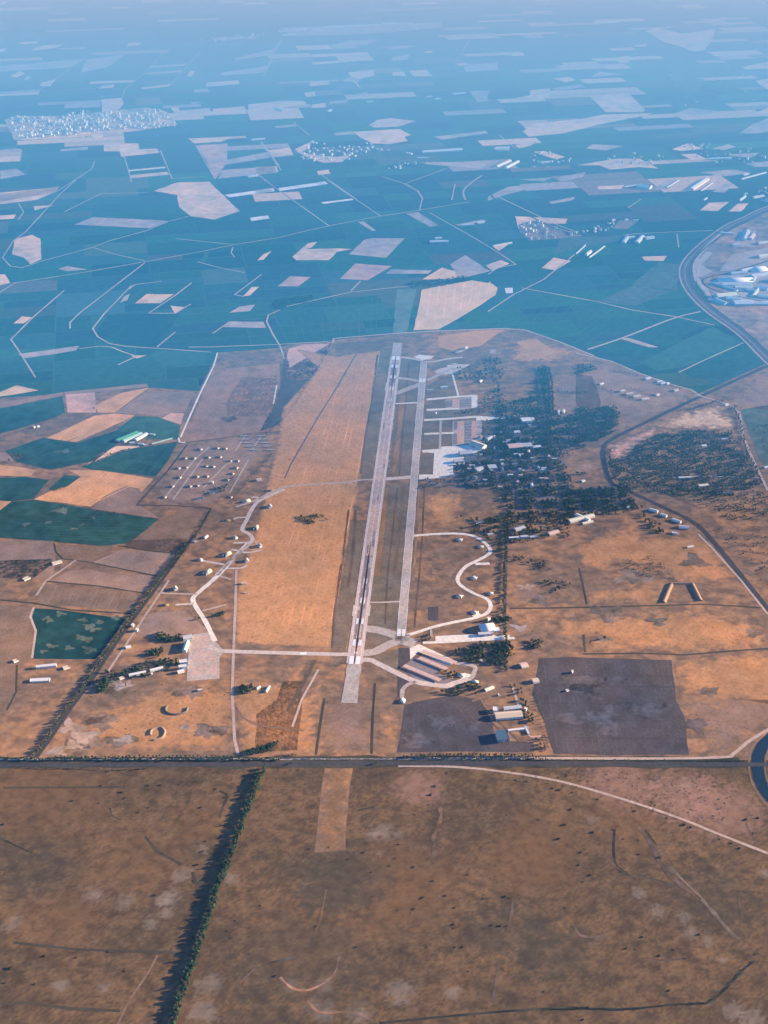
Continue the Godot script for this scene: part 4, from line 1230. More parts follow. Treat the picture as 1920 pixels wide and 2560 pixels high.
	# worn trails, washed-out gullies and salt lines in the scrub
	for q in [["O", [750, 765, 744, 880, 760, 975, 830, 1030], 7.0, "ditch"], ["O", [890, 750, 980, 870, 1015, 950, 1100, 1060, 1260, 1185], 16.0, "dark"], ["R", [1220, 0, 1380, 160, 1500, 300, 1560, 330], 12.0, "olive"], ["R", [-20, 688, 220, 664, 480, 640, 690, 626, 860, 624, 1040, 628, 1260, 608, 1400, 600, 1470, 545, 1540, 470, 1600, 420], 8.0, "ditch"],
		["Q", [1330, 590, 1380, 640, 1470, 640, 1560, 650, 1630, 700], 9.0, "brown"], ["Q", [1210, 490, 1270, 540, 1350, 540, 1440, 480, 1465, 400], 7.0, "mauve"], ["N", [1130, 545, 1090, 600, 1095, 700, 1050, 820, 1060, 930], 12.0, "dark"], ["Q", [1410, 110, 1385, 230, 1340, 360], 6.0, "dark"], ["R", [560, 150, 550, 220, 530, 300], 8.0, "dark"], ["R", [820, 260, 850, 310, 960, 315], 10.0, "dark"],
		["M", [1300, 420, 1345, 450, 1320, 520, 1300, 580], 8.0, "ditch"], ["M", [1140, 490, 1220, 535, 1300, 535], 7.0, "dark"], ["M", [650, 520, 670, 570, 720, 590], 6.0, "ditch"], ["Q", [1050, 500, 1130, 440, 1290, 400], 6.0, "dark"], ["M", [0, 700, 150, 770, 190, 785], 6.0, "ditch"], ["N", [600, 655, 700, 635], 7.0, "ditch"], ["O", [1000, 860, 1100, 850, 1200, 840], 6.0, "dark"], ["R", [1000, 20, 1060, 50, 1180, 70, 1250, 95], 7.0, "ditch"], ["R", [1130, 420, 1310, 410], 5.0, "dark"], ["Q", [830, 70, 850, 90, 930, 95], 6.0, "ditch"], ["O", [1530, 730, 1560, 800], 6.0, "dark"], ["R", [1530, 100, 1540, 250], 5.0, "dark"], ["R", [470, 600, 480, 520, 500, 420], 6.0, "dark"], ["O", [930, 770, 1000, 860], 6.0, "ditch"]]:
		road(q[0], q[1], q[2], q[3], "worn_trail", 0.8, true, 0.9, M.field)
	for q in [["J", 360, 440, 16], ["J", 500, 475, 15], ["J", 530, 510, 20], ["J", 590, 488, 15], ["J", 560, 530, 14], ["J", 515, 590, 20], ["J", 310, 630, 15], ["J", 530, 650, 22], ["J", 688, 460, 14], ["J", 275, 465, 14], ["J", 470, 575, 14], ["J", 410, 640, 14], ["J", 260, 660, 13], ["J", 290, 480, 12]]:
		blob(q[0], q[1], q[2], q[3], "sage", "bare_patch", 0.86, 0.9)
	for q in [["G", 360, 890, 26], ["G", 285, 962, 13], ["G", 552, 932, 10], ["G", 490, 975, 10], ["G", 440, 1000, 9], ["G", 150, 975, 16], ["G", 380, 540, 22]]:
		blob(q[0], q[1], q[2], q[3], "sage", "bare_patch", 0.86, 1.2)
	for q in [["L", 540, 965, 60], ["L", 620, 1010, 45], ["L", 760, 950, 40], ["O", 640, 120, 70], ["O", 950, 60, 60], ["O", 1210, 150, 40], ["N", 1100, 130, 40], ["N", 1270, 160, 34], ["N", 960, 240, 50]]:
		blob(q[0], q[1], q[2], q[3], "slate", "bare_patch", 0.86, rng.randf_range(1.1, 1.35))
	for q in [["L", 650, 60, 40], ["L", 280, 690, 40], ["L", 690, 705, 22], ["L", 1010, 605, 30], ["L", 860, 330, 60], ["L", 1230, 250, 45], ["L", 300, 480, 40], ["L", 700, 545, 50], ["L", 1570, 675, 24], ["L", 1310, 1020, 30], ["L", 1500, 300, 30], ["K", 500, 840, 30], ["J", 1130, 900, 40], ["J", 700, 900, 40], ["J", 600, 1080, 40], ["M", 700, 130, 40], ["M", 1210, 70, 36], ["M", 1300, 60, 30], ["M", 540, 130, 46], ["M", 440, 150, 40], ["J", 540, 1065, 30], ["K", 1080, 200, 40], ["K", 1120, 320, 36], ["G", 1400, 260, 40], ["G", 1350, 350, 34], ["G", 1500, 60, 36]]:
		blob(q[0], q[1], q[2], q[3], "dark", "bare_patch", 0.86, rng.randf_range(1.25, 1.7))
	for q in [["M", 500, 100, 36], ["M", 740, 115, 22], ["M", 440, 150, 26], ["M", 340, 190, 24], ["J", 410, 1110, 34], ["J", 720, 860, 30], ["L", 230, 400, 26], ["K", 1560, 640, 24], ["M", 1100, 40, 20]]:
		blob(q[0], q[1], q[2], q[3], "dust", "bare_patch", 0.88, 0.62)

func far_roads() -> void:
	for q in [
		["A", [980, 300, 870, 420, 740, 530, 720, 590]], ["A", [1190, 300, 1010, 505]], ["A", [1655, 240, 1560, 450]],
		["A", [500, 350, 310, 480, 240, 530, 270, 545, 590, 520]], ["A", [730, 900, 780, 1080]], ["A", [950, 890, 1020, 1060, 1210, 1045]],
		["A", [1160, 862, 1275, 1062]], ["A", [1550, 840, 1655, 985]], ["A", [560, 955, 545, 1000, 440, 1070, 340, 1132, 215, 1185]],
		["B", [25, 840, 150, 1010]], ["B", [220, 720, 320, 805]], ["B", [20, 1040, 210, 1185]], ["B", [380, 1030, 600, 1185]],
		["B", [740, 1045, 900, 1095, 960, 1130, 990, 1180]], ["B", [880, 1090, 1150, 990]], ["B", [150, 235, 50, 450]],
		["B", [740, 280, 600, 355, 520, 410]], ["B", [1290, 190, 1210, 330]], ["B", [1440, 800, 1540, 880]], ["B", [1180, 1090, 1160, 1185]],
		["D", [450, 0, 360, 80, 150, 310, 80, 360, 15, 460, 60, 510, 130, 520, 250, 480, 550, 400, 650, 360, 870, 300, 1000, 245, 1120, 215]],
		["D", [380, 190, 600, 80, 880, 75]], ["D", [-60, 690, 0, 665, 90, 610, 320, 575, 540, 540, 860, 485, 1190, 425, 1380, 385, 1659, 340, 1800, 305, 2000, 262, 2250, 215, 2450, 185, 2780, 130]],
		["D", [1040, 348, 1380, 382]], ["D", [860, 490, 710, 605, 600, 690, 470, 790, 415, 845, 415, 880]],
		["D", [780, 625, 620, 790, 550, 880, 580, 930, 650, 970, 740, 985, 1250, 1020]], ["D", [960, 600, 800, 620, 760, 650]],
		["D", [380, 655, 200, 810, 65, 945, 110, 1010, 210, 1170]], ["D", [1135, 610, 1030, 690, 880, 790]], ["D", [880, 790, 1040, 790, 1130, 735]],
		["D", [1550, 560, 1390, 680, 1440, 690]], ["D", [1170, 485, 1300, 520, 1450, 550]], ["D", [1380, 400, 1370, 430, 1390, 460]],
		["D", [1040, 900, 930, 990]], ["D", [1360, 840, 1260, 910]], ["D", [1659, 770, 1590, 800, 1580, 840, 1620, 920, 1660, 985, 1685, 1060]],
		["D", [555, 402, 680, 440, 860, 480]], ["D", [110, 140, 140, 190, 110, 235]], ["D", [470, 1000, 590, 985, 660, 990, 720, 1015, 810, 1045, 700, 1095]],
		["E", [180, 750, 560, 665, 840, 635, 1000, 620, 1180, 580, 1260, 575]], ["E", [50, 0, 430, 270]], ["E", [420, 0, 740, 215]],
		["E", [1030, 195, 1270, 330, 1420, 420, 1540, 500]], ["E", [970, 180, 985, 110, 960, 70, 880, 25]], ["E", [620, 600, 560, 660]],
		["F", [200, 640, 640, 720, 850, 770, 1110, 810, 1340, 860]], ["F", [0, 560, 60, 520, 170, 500]], ["F", [1330, 300, 1000, 312, 800, 325]],
		["F", [1130, 400, 1120, 320]], ["F", [830, 165, 910, 112]], ["F", [0, 780, 150, 680, 330, 590, 480, 470, 580, 380]],
	]:
		road(q[0], q[1], 10.0, "dust", "dirt_track", 0.95, false, 0.3)
	road("F", [590, 1005, 800, 935, 1100, 820, 1260, 780], 13.0, "dust", "dirt_track", 1.0, true)
	road("F", [1512, 965, 1300, 1060, 1130, 1140], 10.0, "track", "dirt_track", 1.0)
	road("B", [1240, 1185, 1230, 1130, 1280, 1080, 1340, 1040], 16.0, "grey", "country_road", 0.97, true)
	road("F", [0, 60, 60, 130, 250, 215, 400, 290, 560, 325, 800, 325], 17.0, "roadway", "country_road", 1.0, true)
	road("F", [60, 100, 250, 190, 420, 270, 540, 310], 12.0, "dust", "dirt_track", 0.97, true)
	# highway round the works, its verge and the canal road beside it
	var hw := smooth(pts("F", [2100, 0, 1659, 170, 1540, 225, 1430, 275, 1330, 345, 1245, 415, 1185, 485, 1165, 545, 1180, 615, 1230, 690, 1330, 785, 1500, 905, 1659, 1060, 1900, 1290]))
	road_along(hw, 88.0, "old_asphalt", "highway_verge", 0.96, false, 0.35)
	road_along(hw, 11.0, "asphalt", "highway", 1.1)
	var other := PackedVector2Array()
	for i in hw.size():
		var t := (hw[mini(i + 1, hw.size() - 1)] - hw[maxi(i - 1, 0)]).normalized()
		other.append(hw[i] + Vector2(-t.y, t.x) * 34.0)
	road_along(other, 10.0, "track", "service_road", 1.1)
	for i in hw.size():
		var t := (hw[mini(i + 1, hw.size() - 1)] - hw[maxi(i - 1, 0)]).normalized()
		other[i] = hw[i] - Vector2(-t.y, t.x) * 30.0
	road_along(other, 9.0, "roadway", "highway", 1.1)
	road("F", [1659, 480, 1450, 545, 1330, 570, 1270, 595, 1310, 640, 1480, 690, 1659, 725, 1900, 770], 14.0, "ditch", "works_drain", 1.0, true)
	road("F", [1390, 310, 1290, 400, 1232, 480, 1222, 540, 1235, 600], 22.0, "dust", "dirt_track", 1.0, true)
	# perimeter road of the base
	road("Z", [470, 762, 462, 790, 430, 855, 412, 895, 390, 945], 9.0, "white", "perimeter_road", 1.0)
	road("E", [455, 965, 460, 940, 800, 912, 1060, 895, 1480, 880, 1600, 890, 1800, 960, 2000, 1040], 12.0, "dust", "perimeter_road", 1.0)
	road("E", [-400, 990, -280, 990, 120, 975, 420, 958, 432, 968], 9.0, "dust", "perimeter_road", 1.0)
	road("c", [0, -60, 300, 10, 560, 120, 820, 210, 1000, 260, 1070, 305, 980, 370], 11.0, "dust", "perimeter_road", 1.0)
	road("e", [240, 180, 255, 235, 330, 242], 9.0, "white", "perimeter_road", 1.02)
	road("e", [330, 242, 800, 185, 1200, 120, 1560, 100], 8.0, "dark", "perimeter_road", 1.0)
	road("G", [1110, 500, 1000, 650, 810, 860, 1060, 865, 1250, 880, 1180, 1010], 9.0, "slate", "perimeter_road", 1.0)
	road("G", [1640, 150, 1620, 260], 8.0, "white", "perimeter_road", 1.0)
	# country road past the east side
	road("Z", [1659, 790, 1560, 835, 1510, 858, 1400, 910, 1320, 950, 1303, 970, 1305, 1000, 1318, 1040, 1345, 1055, 1420, 1090, 1500, 1130, 1545, 1175, 1590, 1230, 1659, 1315, 1760, 1430], 24.0, "roadway", "country_road", 1.0, true)
	road("Z", [1500, 852, 1560, 870, 1595, 890, 1605, 940, 1625, 990, 1659, 1060], 14.0, "track", "dirt_track", 1.02, true)
	road("L", [1245, 85, 1330, 170, 1500, 360, 1659, 560], 9.0, "dust", "dirt_track", 1.02)
	# main road across the foreground, with its service track
	road("Z", [-400, 1648, 0, 1648, 400, 1647, 800, 1646, 1200, 1646, 1600, 1647], 60.0, "ditch", "road_verge", 0.9, false, 0.7, M.field)
	road("Z", [-400, 1654, 0, 1654, 400, 1652, 800, 1650, 1200, 1650, 1659, 1652, 2100, 1655], 21.0, "roadway", "main_road", 1.05)
	road("Z", [-400, 1640, 0, 1641, 400, 1640, 640, 1640, 900, 1640], 8.0, "worn_concrete", "service_road", 1.02)
	road("Z", [900, 1639, 1100, 1638, 1400, 1639, 1560, 1636, 1585, 1628, 1620, 1600, 1680, 1565], 13.0, "track", "dirt_track", 1.04, true)
	road("Z", [860, 1655, 960, 1656, 1060, 1664, 1200, 1686, 1330, 1722, 1460, 1765, 1560, 1805, 1700, 1860], 11.0, "track", "dirt_track", 1.04, true)
	road("Q", [680, 395, 640, 470, 560, 590, 510, 691, 470, 780], 7.0, "brown", "dirt_track", 0.9, true)
	road("J", [1150, -30, 1075, 80, 955, 245, 815, 435, 665, 645, 535, 845, 405, 1015, 295, 1185, 215, 1290], 15.0, "roadway", "country_road", 0.98)
	road("J", [1000, 240, 880, 420, 800, 540, 720, 660, 640, 780], 9.0, "track", "dirt_track", 1.0)
	road("J", [1400, 180, 1395, 380, 1385, 620, 1375, 900, 1390, 1185, 1410, 1270], 11.0, "grey", "service_road", 1.0)
	road("J", [1385, 960, 1440, 1050, 1540, 1100, 1659, 1115, 1800, 1130], 7.0, "brown", "dirt_track", 0.98, true)
	road("N", [370, -180, 270, 0, 215, 160], 9.0, "dust", "dirt_track", 0.98)
	road("K", [350, 830, 280, 970, 190, 1130], 14.0, "dark", "ditch", 0.96)
	road("J", [450, 120, 270, 245, 215, 330], 9.0, "track", "dirt_track", 1.0)
	road("J", [200, 400, 180, 455, 212, 540, 190, 700], 9.0, "dust", "dirt_track", 1.0)
	# water: the canal bend under the main road
	var canal := pts("O", [1659, 195, 1600, 250, 1562, 320, 1558, 400, 1575, 480, 1610, 550, 1659, 610, 1800, 720, 1850, 640, 1720, 560, 1659, 510, 1640, 460, 1632, 400, 1640, 330, 1662, 275, 1740, 190, 1720, 150])
	setting(area("canal_water", canal, Color.WHITE, 0.75, M.water))
	road("O", [1720, 135, 1650, 188, 1590, 246, 1550, 318, 1546, 400, 1563, 486, 1600, 558, 1655, 624, 1790, 735], 5.0, "grass", "canal_bank", 0.9, true)
	road("O", [1745, 205, 1668, 285, 1648, 335, 1641, 400, 1649, 458, 1668, 505, 1730, 553], 4.0, "grass", "canal_bank", 0.9, true)

# ---------------------------------------------------------------- runways, taxiways, aprons
var rw_a: Vector2
var rw_u: Vector2
var rw_s: Vector2

func strip(called: String, from: float, to: float, off: float, width: float, colour: String, lift: float, amount := 0.1, parent: Node = null, mat: Material = null) -> MeshInstance3D:
	var p := PackedVector2Array()
	var n := maxi(1, int(absf(to - from) / 40.0))
	for i in n + 1:
		p.append(rw_a + rw_u * lerpf(from, to, float(i) / n) + rw_s * off)
	var sv := PackedVector3Array()
	var sc := PackedColorArray()
	ribbon(p, width, width, lift, C[colour], amount, sv, sc)
	return mesh_node(flat_mesh(sv, sc), mat if mat else M.paved, called, parent)

func row_of(v: String, y: float, x: float) -> float:
	var p := pt(v, x, y)
	return (Vector2(p.x, p.z) - rw_a).dot(rw_u)

func air_base_pavement() -> void:
	var a := pt("K", 582, 852)
	var b := pt("H", 829, 100)
	rw_a = Vector2(a.x, a.z)
	var end := Vector2(b.x, b.z)
	rw_u = (end - rw_a).normalized()
	rw_s = Vector2(-rw_u.y, rw_u.x)
	if rw_s.x < 0:
		rw_s = -rw_s
	var length := rw_a.distance_to(end)
	print("runway length ", length)
	var rw := Node3D.new()
	put(rw, "runway")
	setting(rw)
	var near_end := row_of("K", 1085, 548)
	var far_end := row_of("H", 18, 836)
	strip("overrun", near_end, 0.0, 1.0, 56.0, "worn_concrete", 1.2, 0.22, rw)
	strip("overrun", length, far_end, 0.0, 54.0, "worn_concrete", 1.2, 0.2, rw)
	strip("shoulder", 0.0, length, -26.5, 9.0, "shoulder", 1.2, 0.12, rw)
	strip("shoulder", 0.0, length, 26.5, 9.0, "shoulder", 1.2, 0.12, rw)
	strip("surface", 0.0, length, 0.0, 44.0, "grey", 1.25, 0.3, rw)
	strip("surface", row_of("K", 725, 600), row_of("K", 210, 660), 0.0, 30.0, "asphalt", 1.3, 0.2, rw)
	strip("surface", row_of("T", 640, 100), row_of("T", 360, 140), 0.0, 30.0, "asphalt", 1.3, 0.2, rw)
	strip("shoulder", row_of("K", 570, 570), row_of("K", 505, 575), -33.5, 5.0, "shoulder", 1.2, 0.1, rw)
	strip("shoulder", row_of("K", 570, 660), row_of("K", 505, 680), 33.5, 5.0, "shoulder", 1.2, 0.1, rw)
	strip("shoulder", row_of("H", 300, 770), row_of("H", 255, 775), -33.5, 5.0, "shoulder", 1.2, 0.1, rw)
	# repaired panels and older paving
	var g0 := RandomNumberGenerator.new()
	g0.seed = 12
	for k in 46:
		var d0 := g0.randf_range(20.0, length - 120.0)
		strip("repair_patch", d0, d0 + g0.randf_range(15.0, 110.0), g0.randf_range(-17.0, 17.0), g0.randf_range(4.0, 11.0), ["asphalt", "worn_concrete", "asphalt", "worn_concrete"][g0.randi() % 4], 1.31 + k * 0.001, 0.3, rw)
	# rubber laid down by landing wheels: streaks of unequal length
	var g := RandomNumberGenerator.new()
	g.seed = 5
	for k in 34:
		var off := g.randfn(0.0, 1.7)
		var s := g.randf_range(-25.0, 380.0)
		var e := s + g.randf_range(160.0, 620.0)
		strip("tyre_mark", s, e, off, g.randf_range(0.8, 2.2), "rubber", 1.38 + k * 0.012, 0.3, rw)
	for k in 12:
		var off := g.randfn(0.0, 1.7)
		var e := length - g.randf_range(0.0, 250.0)
		var s := e - g.randf_range(160.0, 500.0)
		strip("tyre_mark", s, e, off, g.randf_range(0.8, 1.8), "rubber", 1.38 + k * 0.012, 0.3, rw)
	# centre-line dashes
	var d := 180.0
	while d < length - 180.0:
		strip("centre_dash", d, d + 30.0, 0.0, 0.9, "paint", 1.35, 0.0, rw, M.marking)
		d += 50.0
	# threshold bars and touch-down bars at both ends
	var ends := [[0.0, 1.0, [["K", 832, 585], ["S", 777, 215], ["S", 555, 245], ["S", 340, 275], ["S", 138, 300]]], [length, -1.0, [["H", 108, 828], ["H", 157, 822], ["H", 220, 812], ["H", 287, 802], ["H", 355, 795]]]]
	for en in ends:
		for i in 5:
			var at := row_of(en[2][i][0], en[2][i][1], en[2][i][2])
			var bars: int = [6, 4, 3, 2, 1][i]
			var half := 26.0 if i == 0 else 20.0
			for s in [-1.0, 1.0]:
				for k in bars:
					var off: float = s * (5.0 + k * 2.9) if i == 0 else s * ((6.0 if i > 2 else 7.5) + k * 3.0)
					strip("threshold_bar" if i == 0 else "touchdown_bar", at - half, at + half, off, 1.9, "paint", 1.9, 0.0, rw, M.marking)
	for s in [-1.0, 1.0]:
		strip("edge_line", 0.0, length, s * 21.5, 0.9, "paint", 1.33, 0.0, rw, M.marking)
	# designation digits painted before each threshold
	for en in [[70.0, "35", 0.0], [length - 70.0, "17", PI]]:
		var tm := TextMesh.new()
		tm.text = en[1]
		tm.font_size = 32
		tm.pixel_size = 0.55
		tm.depth = 0.02
		var fnt := SystemFont.new()
		fnt.font_names = PackedStringArray(["Droid Sans"])
		tm.font = fnt
		var o := mesh_node(tm, M.white_door, "runway_number", rw)
		var q: Vector2 = rw_a + rw_u * en[0]
		o.transform = Transform3D(Basis(Vector3.UP, -atan2(rw_u.x, -rw_u.y) + en[2]) * Basis(Vector3.RIGHT, -PI / 2), Vector3(q.x, 1.95, q.y))
	# the second, narrower runway beside it
	var p0 := pts("K", [862, 655, 895, 260, 917, 0])
	var p1 := pts("H", [925, 900, 955, 520, 985, 260, 995, 130])
	var par := Node3D.new()
	put(par, "parallel_runway")
	setting(par)
	var line := p0
	line.append_array(p1)
	var o1 := p0[0]
	var o2 := p1[p1.size() - 1]
	var keep_a := rw_a
	var keep_u := rw_u
	var keep_s := rw_s
	rw_a = o1
	rw_u = (o2 - o1).normalized()
	rw_s = Vector2(-rw_u.y, rw_u.x)
	var l2 := o1.distance_to(o2)
	strip("surface", -20.0, l2, 0.0, 37.0, "worn_concrete", 1.2, 0.3, par)
	for s in [-1.0, 1.0]:
		strip("edge_line", 0.0, l2, s * 17.0, 0.8, "paint", 1.25, 0.0, par, M.marking)
	var d2 := 80.0
	while d2 < l2 - 120.0:
		strip("centre_dash", d2, d2 + 25.0, 0.0, 0.7, "concrete", 1.26, 0.0, par, M.marking)
		d2 += 60.0
	for at in [row_of("S", 672, 678), row_of("T", 560, 552)]:
		for s in [-1.0, 1.0]:
			for k in 4:
				strip("threshold_bar", at - 24.0, at + 24.0, s * (3.6 + k * 3.6), 2.0, "paint", 1.3, 0.0, par, M.marking)
	rw_a = keep_a
	rw_u = keep_u
	rw_s = keep_s
	# taxiways
	var tx := [
		["K", [560, 797, 440, 796, 0, 784, -180, 778, -250, 765, -300, 735, -320, 700], 24.0, "shoulder"],
		["J", [1275, 600, 1255, 560, 1215, 480, 1160, 395, 1143, 352, 1165, 322, 1290, 212, 1400, 92, 1480, 10], 20.0, "concrete"],
		["V", [560, 1540, 700, 1400, 900, 1205, 1030, 1090, 1058, 1035, 1020, 980, 930, 925, 918, 885, 980, 770, 1030, 660, 1100, 555, 1190, 490, 1330, 425, 1500, 350], 19.0, "shoulder"],
		["V", [700, 1400, 560, 1375, 330, 1335], 13.0, "shoulder"], ["V", [700, 1445, 900, 1440, 985, 1400], 13.0, "shoulder"],
		["V", [900, 1205, 760, 1185], 13.0, "shoulder"], ["V", [920, 1225, 1050, 1220, 1180, 1190], 13.0, "shoulder"], ["V", [1020, 1085, 790, 1095], 13.0, "shoulder"],
		["V", [970, 740, 850, 745, 800, 770], 13.0, "shoulder"], ["V", [1190, 490, 1100, 460, 1040, 470], 13.0, "shoulder"],
		["J", [1150, 378, 1040, 385], 13.0, "shoulder"], ["J", [1165, 322, 1000, 318, 950, 312], 11.0, "track"], ["J", [1200, 420, 1340, 385], 11.0, "track"], ["J", [1300, 215, 1370, 235], 11.0, "track"],
		["H", [700, 828, 620, 830, 520, 845, 180, 872, 0, 950, -120, 990], 15.0, "track"],
		["H", [760, 825, 860, 818, 930, 812], 30.0, "shoulder"], ["H", [825, 378, 955, 372], 14.0, "concrete"], ["H", [830, 318, 900, 290, 985, 258], 36.0, "worn_concrete"],
		["H", [845, 225, 900, 232, 985, 246], 28.0, "worn_concrete"], ["H", [860, 103, 920, 110, 990, 125], 22.0, "shoulder"],
		["K", [640, 490, 760, 488, 860, 484], 9.0, "shoulder"],
		["S", [240, 630, 400, 640, 560, 680, 700, 735], 46.0, "worn_concrete"], ["S", [210, 890, 400, 870, 540, 800, 700, 738], 42.0, "worn_concrete"],
		["S", [220, 960, 350, 955, 430, 990, 620, 1085, 830, 1180, 960, 1205, 1130, 1225, 1230, 1195, 1330, 1165, 1400, 1150], 27.0, "shoulder"],
		["S", [830, 1180, 740, 1215, 690, 1270, 685, 1350], 16.0, "worn_concrete"], ["S", [1400, 1150, 1430, 1090, 1440, 1030, 1350, 1000, 1240, 990], 18.0, "worn_concrete"],
		["S", [690, 690, 690, 760], 60.0, "worn_concrete"], ["S", [690, 750, 820, 790], 60.0, "worn_concrete"],
		["S", [900, 778, 1150, 768, 1400, 752, 1659, 738, 1850, 728], 16.0, "concrete"], ["S", [985, 640, 990, 720], 9.0, "worn_concrete"],
		["K", [930, 95, 1050, 85, 1200, 82, 1300, 100, 1370, 150, 1388, 190, 1350, 222, 1250, 272, 1205, 322, 1195, 362, 1222, 395, 1290, 435, 1368, 470, 1390, 512, 1368, 552, 1300, 580, 1180, 605, 1050, 635, 950, 668, 870, 690], 17.0, "concrete"],
		["K", [1300, 265, 1385, 262], 10.0, "concrete"],
		["T", [590, 825, 1030, 786, 1290, 770], 22.0, "concrete"], ["T", [590, 970, 1030, 948], 22.0, "concrete"], ["T", [945, 470, 1030, 780], 11.0, "concrete"],
		["T", [600, 560, 760, 480, 900, 420], 24.0, "worn_concrete"], ["T", [560, 300, 700, 300, 860, 265, 1090, 240], 18.0, "shoulder"], ["T", [590, 685, 680, 690], 14.0, "worn_concrete"],
		["U", [130, 322, 560, 300, 980, 272, 1290, 296, 1550, 262], 22.0, "concrete"], ["U", [130, 545, 330, 535, 600, 528], 20.0, "concrete"], ["U", [395, 330, 380, 780], 12.0, "worn_concrete"],
		["U", [100, 822, 390, 800], 26.0, "concrete"],
		["b", [360, 950, 480, 945, 640, 930], 20.0, "grey"],
	]
	for q in tx:
		road(q[0], q[1], q[2], q[3], "taxiway", 1.08, true, 0.14)
	# aprons
	var ap := [
		["J", [1145, 560, 1240, 548, 1275, 600, 1330, 660, 1300, 700, 1300, 822, 1105, 838, 1120, 620], "worn_concrete"],
		["S", [860, 790, 1260, 975, 1170, 1015, 860, 870, 770, 950, 765, 830], "concrete"],
		["S", [900, 905, 1170, 1010, 1040, 1085, 1240, 1185, 1130, 1245, 960, 1215, 850, 1185, 690, 1045, 770, 960, 830, 940], "asphalt"],
		["S", [1030, 708, 1260, 695, 1480, 690, 1659, 700, 1800, 695, 1800, 735, 1659, 742, 1030, 772], "concrete"],
		["S", [1400, 460, 1440, 440, 1530, 500, 1470, 525, 1420, 510], "concrete"], ["S", [1285, 1105, 1330, 1090, 1420, 1110, 1400, 1160, 1300, 1150], "concrete"],
		["T", [410, 238, 490, 205, 690, 225, 640, 266, 530, 278], "concrete"], ["T", [680, 440, 800, 390, 1000, 335, 1200, 340, 950, 470, 800, 480], "shoulder"],
		["T", [850, 832, 1210, 790, 1210, 942, 1040, 968, 852, 936], "worn_concrete"], ["T", [1212, 778, 1290, 770, 1292, 935, 1212, 942], "concrete"],
		["U", [585, 345, 1052, 325, 1052, 700, 880, 705, 580, 730], "worn_concrete"],
		["U", [380, 748, 780, 728, 920, 700, 1090, 690, 1100, 790, 760, 900, 780, 1030, 592, 1040, 592, 1190, 450, 1240, 50, 1272, 50, 1192, 270, 1190, 290, 850, 190, 842, 192, 812, 380, 792], "concrete"],
		["U", [960, 270, 1250, 262, 1290, 296, 1100, 332, 960, 330], "concrete"],
		["V", [1080, 1080, 1110, 1060, 1190, 1180, 1170, 1200], "track"],
	]
	for q in ap:
		field(q[0], q[1], q[2], "apron", 1.04, 0.12, 30.0, M.paved)
	# painted aircraft stands on the two flight-line aprons
	for q in [["U", 600, 350, 660, 480], ["U", 770, 345, 885, 700], ["U", 590, 545, 655, 715], ["T", 855, 840, 945, 930], ["T", 1045, 815, 1200, 940]]:
		field(q[0], [q[1], q[2], q[3], q[2] - 4, q[3], q[4] - 6, q[1], q[4]], "old_asphalt", "parking_strip", 1.12, 0.2, 20.0, M.paved, 1.7)
	for q in [["U", 668, 352, 755, 440], ["U", 660, 470, 755, 700], ["U", 892, 335, 970, 690], ["T", 955, 820, 1030, 945]]:
		field(q[0], [q[1], q[2], q[3], q[2] - 4, q[3], q[4] - 6, q[1], q[4]], "pink", "parking_strip", 1.12, 0.15, 20.0, M.paved, 0.95)
	for i in 8:
		road("U", [775, 372 + i * 44, 885, 366 + i * 44], 3.0, "shoulder", "stand_line", 1.16)
	for i in 5:
		road("T", [1050, 828 + i * 25, 1190, 818 + i * 25], 3.0, "shoulder", "stand_line", 1.16)
	# slabs of differing age on the western apron
	for q in [[1150, 575, 1235, 565, 1240, 640, 1140, 650], [1150, 660, 1270, 655, 1275, 725, 1145, 730], [1140, 760, 1200, 755, 1195, 800, 1135, 800], [1215, 745, 1290, 735, 1290, 800, 1210, 790]]:
		field("J", q, "grey", "apron_slab", 1.12, 0.15, 30.0, M.paved, 1.05)
	road("K", [263, 792, 300, 792], 10.0, "paint", "taxiway_marking", 1.2)
	# base streets
	for q in [
		["U", [1320, -300, 1320, 100, 1330, 300, 1390, 700, 1400, 1100, 1390, 1400], 12.0, "old_asphalt"],
		["b", [890, 300, 960, 310, 1000, 600, 1010, 900, 1010, 1200, 1030, 1450], 14.0, "old_asphalt"],
		["K", [1490, 0, 1480, 300, 1475, 700, 1480, 900], 11.0, "old_asphalt"],
		["d", [560, 650, 600, 780, 640, 900], 9.0, "grey"], ["d", [760, 1180, 800, 1330, 960, 1330], 8.0, "grey"],
		["d", [0, 850, 250, 760, 520, 660, 700, 620], 9.0, "brown"], ["a", [0, 600, 100, 600, 240, 595], 9.0, "concrete"],
		["I", [1020, 820, 1250, 810, 1600, 815], 10.0, "grey"],
	]:
		road(q[0], q[1], q[2], q[3], "base_street", 1.0, true)
	for q in [["e", [60, 960, 450, 460, 640, 300], 9.0], ["e", [170, 980, 560, 440], 9.0], ["e", [560, 830, 860, 520, 1000, 480], 9.0], ["e", [900, 900, 1150, 460], 8.0], ["e", [980, 350, 1090, 170], 8.0], ["e", [1190, 340, 1310, 160], 8.0]]:
		road(q[0], q[1], q[2], "track", "depot_track", 0.98)

